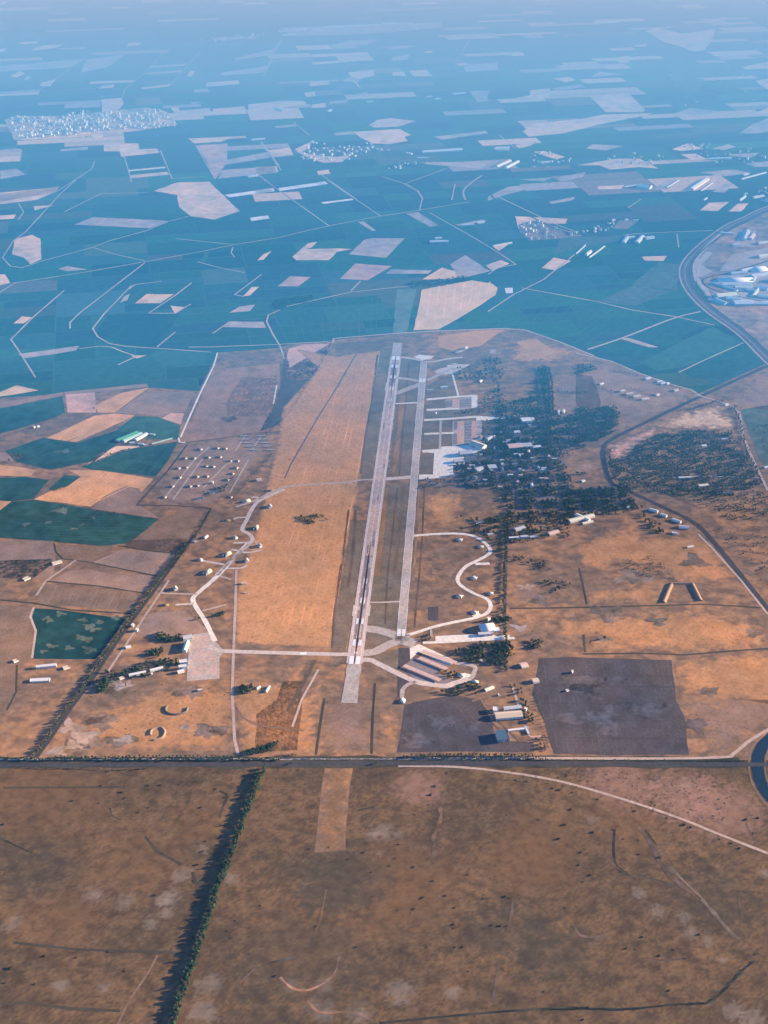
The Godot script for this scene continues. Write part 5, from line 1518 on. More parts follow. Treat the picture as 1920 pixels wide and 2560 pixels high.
func air_base_buildings() -> void:
	# west: arched shelters
	var w := "arched concrete aircraft shelter "
	for r in [
		["V", 1300, 596, 15, 27, 21, 12, false, "with closed front on the spur nearest the cross track"],
		["V", 975, 520, -62, 34, 21, 11, false, "lying sideways beside the northern bend of the taxi track"],
		["V", 1110, 890, -12, 28, 19, 12, true, "with white door leaf beside the sharp double bend"],
		["V", 820, 1024, 40, 20, 18, 11, false, "standing alone in the hollow of the bend"],
		["V", 1162, 1140, 25, 22, 19, 12, false, "with rounded back just below the bend"],
		["V", 710, 1256, -34, 36, 20, 12, true, "with white doors run open and long pale back"],
		["V", 978, 1345, 14, 24, 19, 12, false, "beside the straight middle stretch of the track"],
		["V", 440, 1504, -34, 36, 20, 12, true, "with white doors, southernmost of the long pair"],
		["V", 335, 1330, 60, 18, 18, 10, false, "backed by dark trees of the fence row"],
		["J", 1040, 292, 18, 24, 19, 12, false, "against the fence row by the southern bend"],
	]:
		shelter(r[0], r[1], r[2], r[3], r[4], r[5], r[6], r[7], "shelter_concrete", w + r[8])
	for r in [["V", 1310, 372, -78, "low earth-covered shelter at the track end by the dry field"], ["V", 705, 785, -84, "low earth-covered shelter on the dirt spur between two arches"], ["J", 980, 388, -84, "low earth-covered shelter at the southern dirt spur"]]:
		shelter(r[0], r[1], r[2], r[3], 30, 18, 6, false, "earth_grass", r[4], "earth-covered shelters of the western track")
	# east loop: low shelters behind earth banks
	for r in [
		["K", 1205, 118, 70, "grey shelter inside the first bend of the eastern loop"], ["K", 1330, 160, 75, "grey shelter on the outer side of the first eastern bend"],
		["K", 1290, 345, 70, "grey shelter where the eastern loop turns inward"], ["K", 1205, 452, 62, "grey shelter with ribbed side south of the inward turn"],
		["K", 1388, 436, 80, "grey shelter at the outer edge of the lower eastern loop"], ["K", 1295, 548, 60, "grey shelter on its round pad by the lower eastern loop"],
		["S", 1296, 1112, 70, "grey shelter on the round pad behind the sunshade rows"],
	]:
		var s := shelter(r[0], r[1], r[2], r[3], 24, 17, 7, true, "grey_wall", r[4], "shelters along the eastern loop")
		var e := mesh_node(mound(7, 15, 5, 4), M.earth_grass, "earth_bank", s)
		e.position = Vector3(-15, 0, -4)
	shelter("S", 688, 1385, 160, 22, 20, 9, false, "white_roof", "bright white arched shelter at the end of the southern stub", "white arched shelters")
	shelter("S", 1445, 1180, 60, 20, 16, 7, false, "cream_roof", "cream arched shelter at the corner of the south-east apron", "cream shelter")
	# sunshade rows on the south-east apron: one roof on posts for each aircraft
	var i := 0
	for r in [[930, 885, 1215, 985, 5, "upper"], [890, 955, 1120, 1048, 5, "middle"], [735, 1035, 1050, 1165, 6, "lower"]]:
		for k in r[4]:
			var t: float = float(k) / (r[4] - 1)
			var o := Node3D.new()
			put(o, "aircraft_sunshade")
			var a := pt("S", r[0], r[1])
			var b := pt("S", r[2], r[3])
			o.position = a.lerp(b, t)
			o.rotation.y = -atan2(b.z - a.z, b.x - a.x)
			tag(o, "pinkish flat sunshade roof on posts in the %s row of the apron" % r[5], "sunshade", "sunshades in the %s row of the south-east apron" % r[5])
			var len_: float = a.distance_to(b) / (r[4] - 1) * 0.93
			var st := begin()
			quad(st, Vector3(-len_ / 2, 7.2, -9), Vector3(len_ / 2, 7.2, -9), Vector3(len_ / 2, 6.2, 9), Vector3(-len_ / 2, 6.2, 9))
			quad(st, Vector3(-len_ / 2, 5.8, 9), Vector3(len_ / 2, 5.8, 9), Vector3(len_ / 2, 6.8, -9), Vector3(-len_ / 2, 6.8, -9))
			quad(st, Vector3(-len_ / 2, 6.2, 9), Vector3(len_ / 2, 6.2, 9), Vector3(len_ / 2, 5.8, 9), Vector3(-len_ / 2, 5.8, 9))
			quad(st, Vector3(len_ / 2, 7.2, -9), Vector3(-len_ / 2, 7.2, -9), Vector3(-len_ / 2, 6.8, -9), Vector3(len_ / 2, 6.8, -9))
			for s in [-1.0, 1.0]:
				quad(st, Vector3(s * len_ / 2, 6.2, s * 9), Vector3(s * len_ / 2, 7.2 if s < 0 else 6.2, -9.0 if s > 0 else 9.0), Vector3(s * len_ / 2, 5.8, -9.0 if s > 0 else 9.0), Vector3(s * len_ / 2, 5.8, s * 9))
			mesh_node(done(st), M.pink_roof, "roof", o)
			for q in [[-1, -1], [1, -1], [-1, 1], [1, 1]]:
				var px: float = q[0] * (len_ / 2 - 1.0)
				var pz: float = q[1] * 8.0
				mesh_node(box_mesh(Vector3(px - 0.25, -0.3, pz - 0.25), Vector3(px + 0.25, 6.5 - q[1] * 0.4, pz + 0.25)), M.grey_wall, "post", o)
			mesh_node(box_mesh(Vector3(-len_ / 2 + 0.5, -0.3, -8.8), Vector3(len_ / 2 - 0.5, 4.5, -8.4)), M.pale_wall, "blast_wall", o)
			i += 1
	# bunkers of the fenced depot
	var at := [
		[515, 325], [435, 440], [335, 560], [245, 690], [150, 805], [50, 945], [620, 430], [770, 425], [590, 545], [680, 550], [470, 680], [600, 675], [380, 805], [480, 795], [1000, 475], [905, 475], [980, 565], [930, 640], [870, 720], [840, 315], [735, 310], [320, 440], [230, 570], [910, 945],
	]
	var near := ["beside the outer fence track", "along the second depot track", "along the third depot track", "near the comb of store rows"]
	for k in at.size():
		var n := 0 if k < 6 or k > 20 else 1 if k < 14 else 2 if k < 19 else 3
		bunker("e", at[k][0], at[k][1] + 8, 62, "earth-covered ammunition bunker " + near[n], rng.randf_range(0.85, 1.1))
	# comb of narrow store rows
	for k in 5:
		for j in 2:
			building("e", 1040 + j * 225 + (4 - k) * 30, 345 - k * 45, 1150 + j * 225 + (4 - k) * 28, 340 - k * 45, 7.0, 4.5, "flat", "grey_wall", "sand_roof", "store_shed", "shed", "narrow flat-roofed store in the %s comb of the depot" % ["western", "eastern"][j], "store rows of the depot, %s comb" % ["western", "eastern"][j])
	var list := [
		# west apron buildings (J)
		["J", 1085, 590, 1140, 580, 24, 11, "gable", "white_wall", "grey_roof", "hangar", "hangar", "grey-roofed hangar with white gable at the top of the western apron"],
		["J", 1092, 668, 1112, 610, 17, 12, "gable", "white_wall", "pale_green_roof", "terminal_building", "building", "long pale green-roofed building along the western apron"],
		["J", 1065, 735, 1115, 728, 20, 12, "flat", "white_wall", "white_roof", "control_building", "building", "white flat block with dark yard beside the western apron"],
		["J", 1060, 765, 1112, 758, 16, 13, "flat", "white_wall", "white_roof", "control_building", "building", "plain white block next to the dark-yard block"],
		["J", 1052, 790, 1090, 780, 13, 9, "gable", "white_wall", "white_roof", "annex", "building", "small white annex at the foot of the apron row"],
		["J", 765, 808, 865, 788, 12, 8, "gable", "white_wall", "white_roof", "barrack", "barrack", "long white barrack nearer the fence row"],
		["J", 890, 780, 965, 762, 12, 8, "gable", "white_wall", "white_roof", "barrack", "barrack", "long white barrack nearer the western apron"],
		["J", 708, 826, 735, 818, 11, 5, "flat", "pale_wall", "sand_roof", "shed", "shed", "dull low shed under the trees at the barrack end"],
		["J", 895, 797, 905, 795, 8, 5, "gable", "white_wall", "white_roof", "hut", "hut", "tiny white hut between the two white barracks"],
		["J", 745, 642, 775, 636, 16, 6, "gable", "pale_wall", "white_roof", "guard_house", "house", "pale house beside the western fence track"],
		["J", 784, 518, 790, 505, 7, 9, "flat", "white_wall", "white_roof", "watch_tower", "tower", "thin white tower beside the western fence row", "pair of fence towers"],
		["J", 810, 545, 815, 532, 7, 9, "flat", "white_wall", "white_roof", "watch_tower", "tower", "thin white tower beside the western fence row", "pair of fence towers"],
		["J", 1575, 905, 1595, 870, 9, 6, "gable", "white_wall", "grey_roof", "hut", "hut", "pale hut at the end of the hedged compound by the service road"],
		["J", 1520, 885, 1540, 870, 9, 5, "gable", "pale_wall", "grey_roof", "hut", "hut", "dull hut inside the hedged compound by the service road"],
		["J", 1430, 262, 1462, 260, 11, 6, "gable", "white_wall", "sand_roof", "shed", "shed", "small shed at the edge of the great dry field"],
		["J", 1450, 316, 1472, 314, 7, 4, "flat", "pale_wall", "sand_roof", "shed", "shed", "very low shed below the one at the dry field edge"],
		["J", 1172, 895, 1205, 890, 12, 5, "flat", "grey_wall", "sand_roof", "shed", "shed", "grey shed among bushes south of the western apron"],
		["V", 395, 1035, 435, 1000, 10, 7, "gable", "white_wall", "white_roof", "hut", "hut", "white hut beside the fence row above the double bend"],
		["V", 255, 1085, 305, 1078, 9, 5, "flat", "white_wall", "grey_roof", "hut", "hut", "low white hut touching the fence row"],
		["V", 1115, 232, 1180, 222, 14, 8, "gable", "white_wall", "pink_roof", "shed", "shed", "square pinkish shed alone on the dry grass by the depot"],
		["V", 500, 275, 510, 260, 8, 10, "flat", "white_wall", "white_roof", "water_tower", "tower", "small bright tower among the depot trees"],
		["V", 460, 410, 580, 390, 16, 6, "flat", "grey_wall", "blue_roof", "depot_office", "building", "dark-roofed office among the depot trees"],
		["V", 280, 490, 370, 478, 14, 5, "flat", "grey_wall", "blue_roof", "depot_office", "building", "low blue-grey office by the depot gate"],
		["G", 220, 400, 235, 396, 8, 8, "flat", "white_wall", "white_roof", "farm_tower", "tower", "white farm tower in the farm strip, further from the bend"],
		["G", 200, 405, 210, 400, 8, 8, "flat", "white_wall", "white_roof", "farm_tower", "tower", "white farm tower at the bend of the farm strip"],
		# farm with green roof
		["f", 225, 715, 580, 570, 26, 8, "gable", "pale_wall", "green_roof", "barn", "barn", "long green-roofed barn in the dark crop fields"],
		["f", 330, 725, 650, 590, 26, 8, "gable", "pale_wall", "pale_green_roof", "barn", "barn", "pale green-roofed barn beside the darker green one"],
		["f", 540, 705, 740, 595, 22, 8, "gable", "white_wall", "white_roof", "barn", "barn", "cream-roofed barn closing the green barn row"],
		["f", 445, 755, 525, 748, 12, 7, "gable", "white_wall", "white_roof", "farm_house", "house", "bright farmhouse at the foot of the green barns"],
		["f", 590, 765, 690, 775, 10, 6, "gable", "white_wall", "white_roof", "farm_house", "house", "long farmhouse beside the farm yard"],
		["f", 700, 790, 760, 785, 12, 5, "flat", "pale_wall", "pink_roof", "shed", "shed", "pinkish shed at the edge of the farm yard"],
		["f", 830, 765, 1180, 670, 9, 4, "gable", "grey_wall", "pale_green_roof", "greenhouse", "greenhouse", "thin pale green shelter along the farm lane"],
		["f", 800, 600, 880, 610, 14, 5, "flat", "grey_wall", "grey_roof", "shed", "shed", "grey shed above the farm yard"],
		["J", 215, 760, 335, 748, 14, 9, "gable", "white_wall", "pale_roof", "farm_hall", "hall", "white farm hall beside the walled orchard"],
		["J", 180, 838, 295, 832, 20, 6, "flat", "pale_wall", "white_roof", "farm_hall", "hall", "flat pale farm hall below the white one"],
		["J", 375, 765, 410, 755, 16, 5, "flat", "pale_wall", "sand_roof", "shed", "shed", "sandy shed beside the white farm hall"],
		["J", 80, 725, 105, 715, 14, 5, "flat", "pale_wall", "sand_roof", "shed", "shed", "sandy shed at the field corner west of the orchard"],
		["J", 310, 145, 365, 130, 22, 6, "gable", "pale_wall", "sand_roof", "farm_house", "house", "sandy farmhouse at the corner of the dark crop"],
		["J", 140, 240, 175, 225, 18, 5, "flat", "pale_wall", "sand_roof", "farm_house", "house", "sandy farmhouse south of the dark crop"],
		# south-east hangar and halls
		["S", 1490, 640, 1640, 625, 60, 18, "barrel", "pale_wall", "white_roof", "hangar", "hangar", "great white hangar with arched roof above the eastern apron"],
		["S", 1475, 700, 1620, 690, 18, 9, "flat", "grey_wall", "grey_roof", "hangar_annex", "building", "grey annex in front of the great white hangar"],
		["S", 1630, 655, 1700, 650, 26, 9, "flat", "white_wall", "white_roof", "hangar_annex", "building", "white annex at the side of the great hangar"],
		["d", 320, 1075, 690, 1045, 36, 10, "gable", "pale_wall", "sand_roof", "warehouse", "warehouse", "long sand-roofed warehouse on the dark yard"],
		["d", 440, 970, 680, 945, 18, 9, "gable", "pale_wall", "grey_roof", "warehouse", "warehouse", "grey-roofed warehouse behind the sand-roofed one"],
		["d", 290, 985, 360, 985, 24, 12, "flat", "white_wall", "white_roof", "office_block", "building", "white block at the corner of the two warehouses"],
		["d", 335, 1360, 495, 1345, 52, 14, "flat", "grey_wall", "blue_roof", "warehouse", "warehouse", "dark blue-roofed square warehouse by the main road"],
		["d", 500, 1262, 740, 1235, 10, 5, "flat", "white_wall", "white_roof", "canopy_shed", "shed", "narrow white shed joined to the blue-roofed warehouse"],
		["d", 740, 1205, 790, 1310, 9, 5, "flat", "pale_wall", "white_roof", "shed", "shed", "pale shed lining the yard beside the narrow white one"],
		["d", 180, 705, 295, 660, 13, 6, "gable", "white_wall", "cream_roof", "barrack", "barrack", "cream-roofed barrack on the green bank east of the sunshades"],
		["d", 835, 585, 915, 570, 24, 8, "gable", "pale_wall", "sand_roof", "store", "building", "sandy store at the corner of the great dark field"],
		["d", 670, 370, 760, 350, 30, 6, "gable", "pale_wall", "pink_roof", "store", "building", "pink-roofed store above the great dark field"],
		["d", 735, 990, 748, 960, 7, 11, "flat", "white_wall", "white_roof", "watch_tower", "tower", "bright narrow tower behind the warehouses"],
		["d", 1300, 712, 1335, 700, 8, 5, "flat", "white_wall", "grey_roof", "hut", "hut", "lone hut out on the great dark field"],
		["d", 1380, 465, 1390, 440, 5, 9, "flat", "white_wall", "white_roof", "mast_hut", "hut", "thin white mast hut on the great dark field"],
		["d", 120, 300, 145, 295, 8, 6, "flat", "white_wall", "white_roof", "hut", "hut", "bright hut in the dark trees beside the apron"],
		["d", 360, 770, 385, 765, 8, 5, "flat", "pale_wall", "cream_roof", "hut", "hut", "tiny cream hut on the green bank"],
		# flight line and base town
		["U", 880, 705, 1090, 780, 40, 14, "gable", "white_wall", "sand_roof", "hangar", "hangar", "sand-roofed hangar facing the light apron"],
		["U", 690, 880, 900, 862, 40, 14, "gable", "grey_wall", "grey_roof", "hangar", "hangar", "wide grey hangar standing on the light apron"],
		["U", 790, 945, 945, 930, 20, 9, "gable", "white_wall", "dark_roof", "hangar", "hangar", "dark-roofed hangar with white eaves beside the light apron", "pair of dark-roofed hangars"],
		["U", 770, 985, 945, 970, 14, 9, "gable", "white_wall", "dark_roof", "hangar", "hangar", "dark-roofed hangar with white eaves beside the light apron", "pair of dark-roofed hangars"],
		["U", 600, 1000, 740, 985, 26, 10, "gable", "grey_wall", "grey_roof", "hangar", "hangar", "grey hangar at the notch of the light apron"],
		["U", 540, 1215, 605, 1210, 15, 12, "flat", "white_wall", "white_roof", "control_tower", "tower", "bright white control tower at the apron corner"],
		["U", 1150, 1090, 1290, 1080, 40, 9, "flat", "grey_wall", "grey_roof", "workshop", "building", "square grey workshop deep in the base trees"],
		["U", 950, 1130, 1060, 1100, 30, 9, "gable", "pale_wall", "grey_roof", "workshop", "building", "pale workshop behind the dark-roofed hangars"],
		["U", 1130, 640, 1210, 600, 20, 8, "gable", "pale_wall", "grey_roof", "workshop", "building", "grey workshop at the corner of the flight line"],
		["U", 1460, 1215, 1545, 1205, 12, 7, "gable", "white_wall", "white_roof", "house", "house", "bright white house alone in the base trees"],
		["U", 1565, 530, 1660, 520, 14, 9, "flat", "white_wall", "white_roof", "office_block", "building", "white block south of the big square white hall"],
		["b", 640, 1010, 775, 1000, 44, 13, "flat", "white_wall", "white_roof", "gymnasium", "hall", "big square white hall beside the base avenue"],
		["b", 775, 985, 805, 980, 22, 9, "flat", "white_wall", "white_roof", "hall_annex", "building", "small white annex on the big square hall"],
		["b", 465, 1345, 640, 1330, 46, 9, "gable", "grey_wall", "pink_roof", "barrack", "barrack", "wide lilac-roofed barrack block in the base trees"],
		["b", 640, 1330, 770, 1320, 40, 9, "gable", "grey_wall", "grey_roof", "barrack", "barrack", "grey-roofed barrack block joined to the lilac one"],
		["b", 790, 1350, 895, 1340, 22, 8, "flat", "white_wall", "white_roof", "barrack", "barrack", "white barrack at the avenue end of the block row"],
		["b", 545, 1165, 630, 1155, 13, 7, "flat", "white_wall", "white_roof", "barrack", "barrack", "small white barrack above the lilac-roofed block"],
		["b", 140, 385, 205, 375, 16, 7, "flat", "grey_wall", "grey_roof", "workshop", "building", "grey workshop in the northern base trees"],
		["b", 100, 500, 125, 480, 8, 9, "flat", "white_wall", "white_roof", "tower_hut", "tower", "small bright tower by the northern base yard"],
		["b", 1120, 920, 1135, 880, 9, 12, "flat", "white_wall", "white_roof", "silo", "silo", "slim white silo standing at the edge of the eastern trees", "pair of white silos"],
		["b", 1180, 905, 1195, 870, 9, 12, "flat", "white_wall", "white_roof", "silo", "silo", "slim white silo standing at the edge of the eastern trees", "pair of white silos"],
		["T", 785, 665, 880, 655, 12, 7, "flat", "white_wall", "white_roof", "flight_office", "building", "white flight office among bushes north of the aprons"],
		["T", 1115, 122, 1150, 112, 14, 9, "gable", "white_wall", "white_roof", "shelter_house", "building", "bright white building at the end of a long dark hall"],
		["T", 980, 175, 1110, 140, 16, 7, "gable", "grey_wall", "dark_roof", "dark_hall", "hall", "long dark hall below the northern dry grass"],
		["T", 870, 372, 915, 366, 12, 6, "gable", "white_wall", "cream_roof", "hut", "hut", "cream hut on the northern taxi pad"],
		["T", 925, 345, 995, 338, 6, 5, "gable", "white_wall", "cream_roof", "hut", "hut", "long cream hut beside the one on the northern pad"],
		["T", 1360, 465, 1440, 455, 12, 7, "flat", "white_wall", "blue_roof", "office_block", "building", "blue-roofed block in the northern base trees"],
		["U", 300, 220, 325, 215, 10, 8, "barrel", "white_wall", "white_roof", "radar_hut", "hut", "white rounded hut alone on the grass by the taxiway"],
		["a", 510, 262, 660, 250, 12, 7, "flat", "white_wall", "white_roof", "barrack", "barrack", "white barrack at the southern edge of the base trees"],
		["a", 670, 248, 780, 240, 11, 8, "flat", "white_wall", "white_roof", "barrack", "barrack", "brightest barrack, joined to the one at the trees' edge"],
		["a", 800, 250, 915, 232, 14, 6, "flat", "grey_wall", "grey_roof", "barrack", "barrack", "grey barrack closing the southern row"],
		["a", 590, 150, 720, 110, 24, 8, "gable", "grey_wall", "grey_roof", "mess_hall", "hall", "grey mess hall behind the southern barrack row"],
		["a", 1055, 205, 1190, 165, 26, 7, "gable", "grey_wall", "pink_roof", "mess_hall", "hall", "lilac-roofed hall near the cream star-shaped block"],
		["a", 215, 215, 295, 200, 12, 6, "flat", "grey_wall", "grey_roof", "workshop", "building", "grey workshop beside the loop's outer bend"],
		["a", 50, 45, 160, 25, 14, 7, "gable", "white_wall", "dark_roof", "workshop", "building", "dark-roofed workshop among trees above the eastern loop"],
		["a", 215, 1400, 245, 1385, 8, 15, "flat", "white_wall", "white_roof", "water_tower", "tower", "bright white tower beside the great hangar"],
		["a", 20, 800, 45, 790, 8, 5, "flat", "white_wall", "white_roof", "hut", "hut", "tiny white hut inside the eastern loop"],
		["I", 480, 1080, 625, 1045, 26, 9, "gable", "white_wall", "cream_roof", "mess_block", "building", "cream wing of the star-shaped block, long way"],
		["I", 520, 1040, 600, 1075, 20, 8, "gable", "white_wall", "cream_roof", "mess_block", "building", "cream wing of the star-shaped block, crossing it"],
		["I", 560, 1092, 620, 1078, 14, 6, "gable", "white_wall", "cream_roof", "mess_block", "building", "small cream wing below the star-shaped block"],
		# halls on the eastern road
		["I", 955, 1008, 1005, 1022, 16, 8, "gable", "white_wall", "white_roof", "school_hall", "hall", "white hall along the eastern road, furthest from the dry hill"],
		["I", 1022, 1038, 1058, 1050, 15, 8, "gable", "white_wall", "white_roof", "school_hall", "hall", "white hall along the eastern road, second of the row"],
		["I", 1090, 1068, 1142, 1085, 14, 8, "gable", "white_wall", "white_roof", "school_hall", "hall", "long white hall along the eastern road, third of the row"],
		["I", 1130, 1112, 1190, 1118, 20, 8, "gable", "white_wall", "grey_roof", "school_hall", "hall", "greyish hall at the end of the eastern road row"],
		["I", 1090, 1145, 1125, 1150, 16, 6, "flat", "pale_wall", "grey_roof", "school_hall", "hall", "low grey hall below the eastern road row"],
		["c", 885, 1025, 990, 1020, 12, 7, "gable", "white_wall", "white_roof", "villa", "house", "bright white villa in the middle of the eastern orchard"],
		["c", 1060, 1095, 1140, 1085, 16, 7, "gable", "white_wall", "cream_roof", "villa", "house", "cream-roofed villa below the orchard lane"],
		["c", 1085, 750, 1125, 745, 14, 7, "gable", "white_wall", "white_roof", "villa", "house", "white villa in the upper orchard"],
		["c", 1270, 1155, 1345, 1148, 10, 5, "flat", "grey_wall", "blue_roof", "shed", "shed", "blue-grey shed in the lower orchard"],
		["c", 1260, 690, 1310, 685, 10, 5, "flat", "pale_wall", "grey_roof", "shed", "shed", "grey shed at the upper orchard edge"],
		["c", 1625, 935, 1665, 928, 14, 6, "gable", "white_wall", "white_roof", "villa", "house", "white villa beyond the orchard's far lane"],
		["c", 1285, 395, 1312, 388, 12, 7, "gable", "white_wall", "white_roof", "gate_house", "house", "white gatehouse at the crossroads"],
		["c", 440, 1278, 460, 1270, 10, 5, "gable", "white_wall", "white_roof", "hut", "hut", "small white hut behind the eastern road row"],
		["c", 50, 1055, 75, 1045, 10, 6, "flat", "white_wall", "white_roof", "hut", "hut", "small white hut beside the cypress row"],
		["c", 205, 215, 235, 205, 12, 6, "gable", "white_wall", "white_roof", "hut", "hut", "white hut by the dark hedge north of the housing rows"],
		["L", 1180, 165, 1215, 158, 10, 5, "gable", "pale_wall", "white_roof", "hut", "hut", "pale hut alone on the dry hill"],
	]
	M.pale_roof = M.white_roof
	for r in list:
		building(r[0], r[1], r[2], r[3], r[4], r[5], r[6], r[7], r[8], r[9], r[10], r[11], r[12], r[13] if r.size() > 13 else "")
	# housing rows by the crossroads
	for q in [[380, 275, 420, 268], [432, 300, 492, 292], [495, 322, 555, 312], [565, 345, 625, 335], [600, 168, 640, 160], [700, 195, 745, 188], [735, 212, 775, 204], [845, 270, 880, 262], [690, 308, 715, 300], [780, 210, 800, 204]]:
		building("c", q[0], q[1], q[2], q[3], 17, 6, "gable", "white_wall", "sand_roof" if q[1] > 260 else "white_roof", "house", "house", "sand-roofed house in the rows by the crossroads" if q[1] > 260 else "white house along the perimeter road by the crossroads", "houses by the crossroads")
	# base houses half hidden in trees
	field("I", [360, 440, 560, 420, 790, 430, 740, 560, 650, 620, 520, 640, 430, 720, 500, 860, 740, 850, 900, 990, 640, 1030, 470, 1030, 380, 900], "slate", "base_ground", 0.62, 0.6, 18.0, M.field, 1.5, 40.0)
	var g := RandomNumberGenerator.new()
	g.seed = 31
	var area_ := pts("U", [1080, 480, 1300, 420, 1659, 420, 2200, 900, 2300, 1400, 1400, 1400, 640, 1400, 620, 1230])
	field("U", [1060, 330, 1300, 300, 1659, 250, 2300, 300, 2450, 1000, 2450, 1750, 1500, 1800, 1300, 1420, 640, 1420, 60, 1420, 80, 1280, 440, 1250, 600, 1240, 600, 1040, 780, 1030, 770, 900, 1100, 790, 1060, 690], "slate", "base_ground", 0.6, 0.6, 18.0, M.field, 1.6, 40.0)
	var n := 0
	for p in inside(area_, 50.0, 0.55):
		building_at(Vector3(p.x, 0, p.z), deg_to_rad(g.randf_range(-6, 6)) + (PI / 2 if g.randf() < 0.3 else 0.0), g.randf_range(12, 30), g.randf_range(9, 14), g.randf_range(5, 9), "gable" if g.randf() < 0.6 else "flat", ["white_wall", "pale_wall", "grey_wall"][g.randi() % 3], ["grey_roof", "grey_roof", "blue_roof", "pink_roof", "dark_roof"][g.randi() % 5], "base_house", "house", "low base house half hidden among dark trees", "base houses among the trees")
		n += 1
	# sheet-metal earth pit on the eastern slope: banks round a sunken yard
	for q in [[1040, 490, 1080, 395, 1088, 380], [1085, 380, 1205, 378], [1210, 380, 1260, 480]]:
		var o := mesh_node(bank_mesh(pts("L", q), 22.0, 5.0, 7.5), M.earth, "earth_bank")
		tag(o, ["sunlit western bank of the walled pit on the eastern slope", "back bank of the walled pit on the eastern slope", "eastern bank of the walled pit on the eastern slope"][[1040, 1085, 1210].find(q[0])], "bank")
	# ring of earth by the western apron, and a horseshoe near the road
	for q in [["J", [990, 985, 980, 1010, 1005, 1030, 1050, 1035, 1100, 1020, 1110, 995], "horseshoe of bare earth in the dry grass south of the western apron"], ["M", [890, 90, 900, 60, 950, 45, 975, 70, 960, 105, 910, 120], "ring of grey earth near the main road"]]:
		var o := mesh_node(bank_mesh(smooth(pts(q[0], q[1])), 14.0, 3.0, 5.0), M.dark_earth if q[0] == "J" else M.earth, "earth_bank")
		tag(o, q[2], "bank")

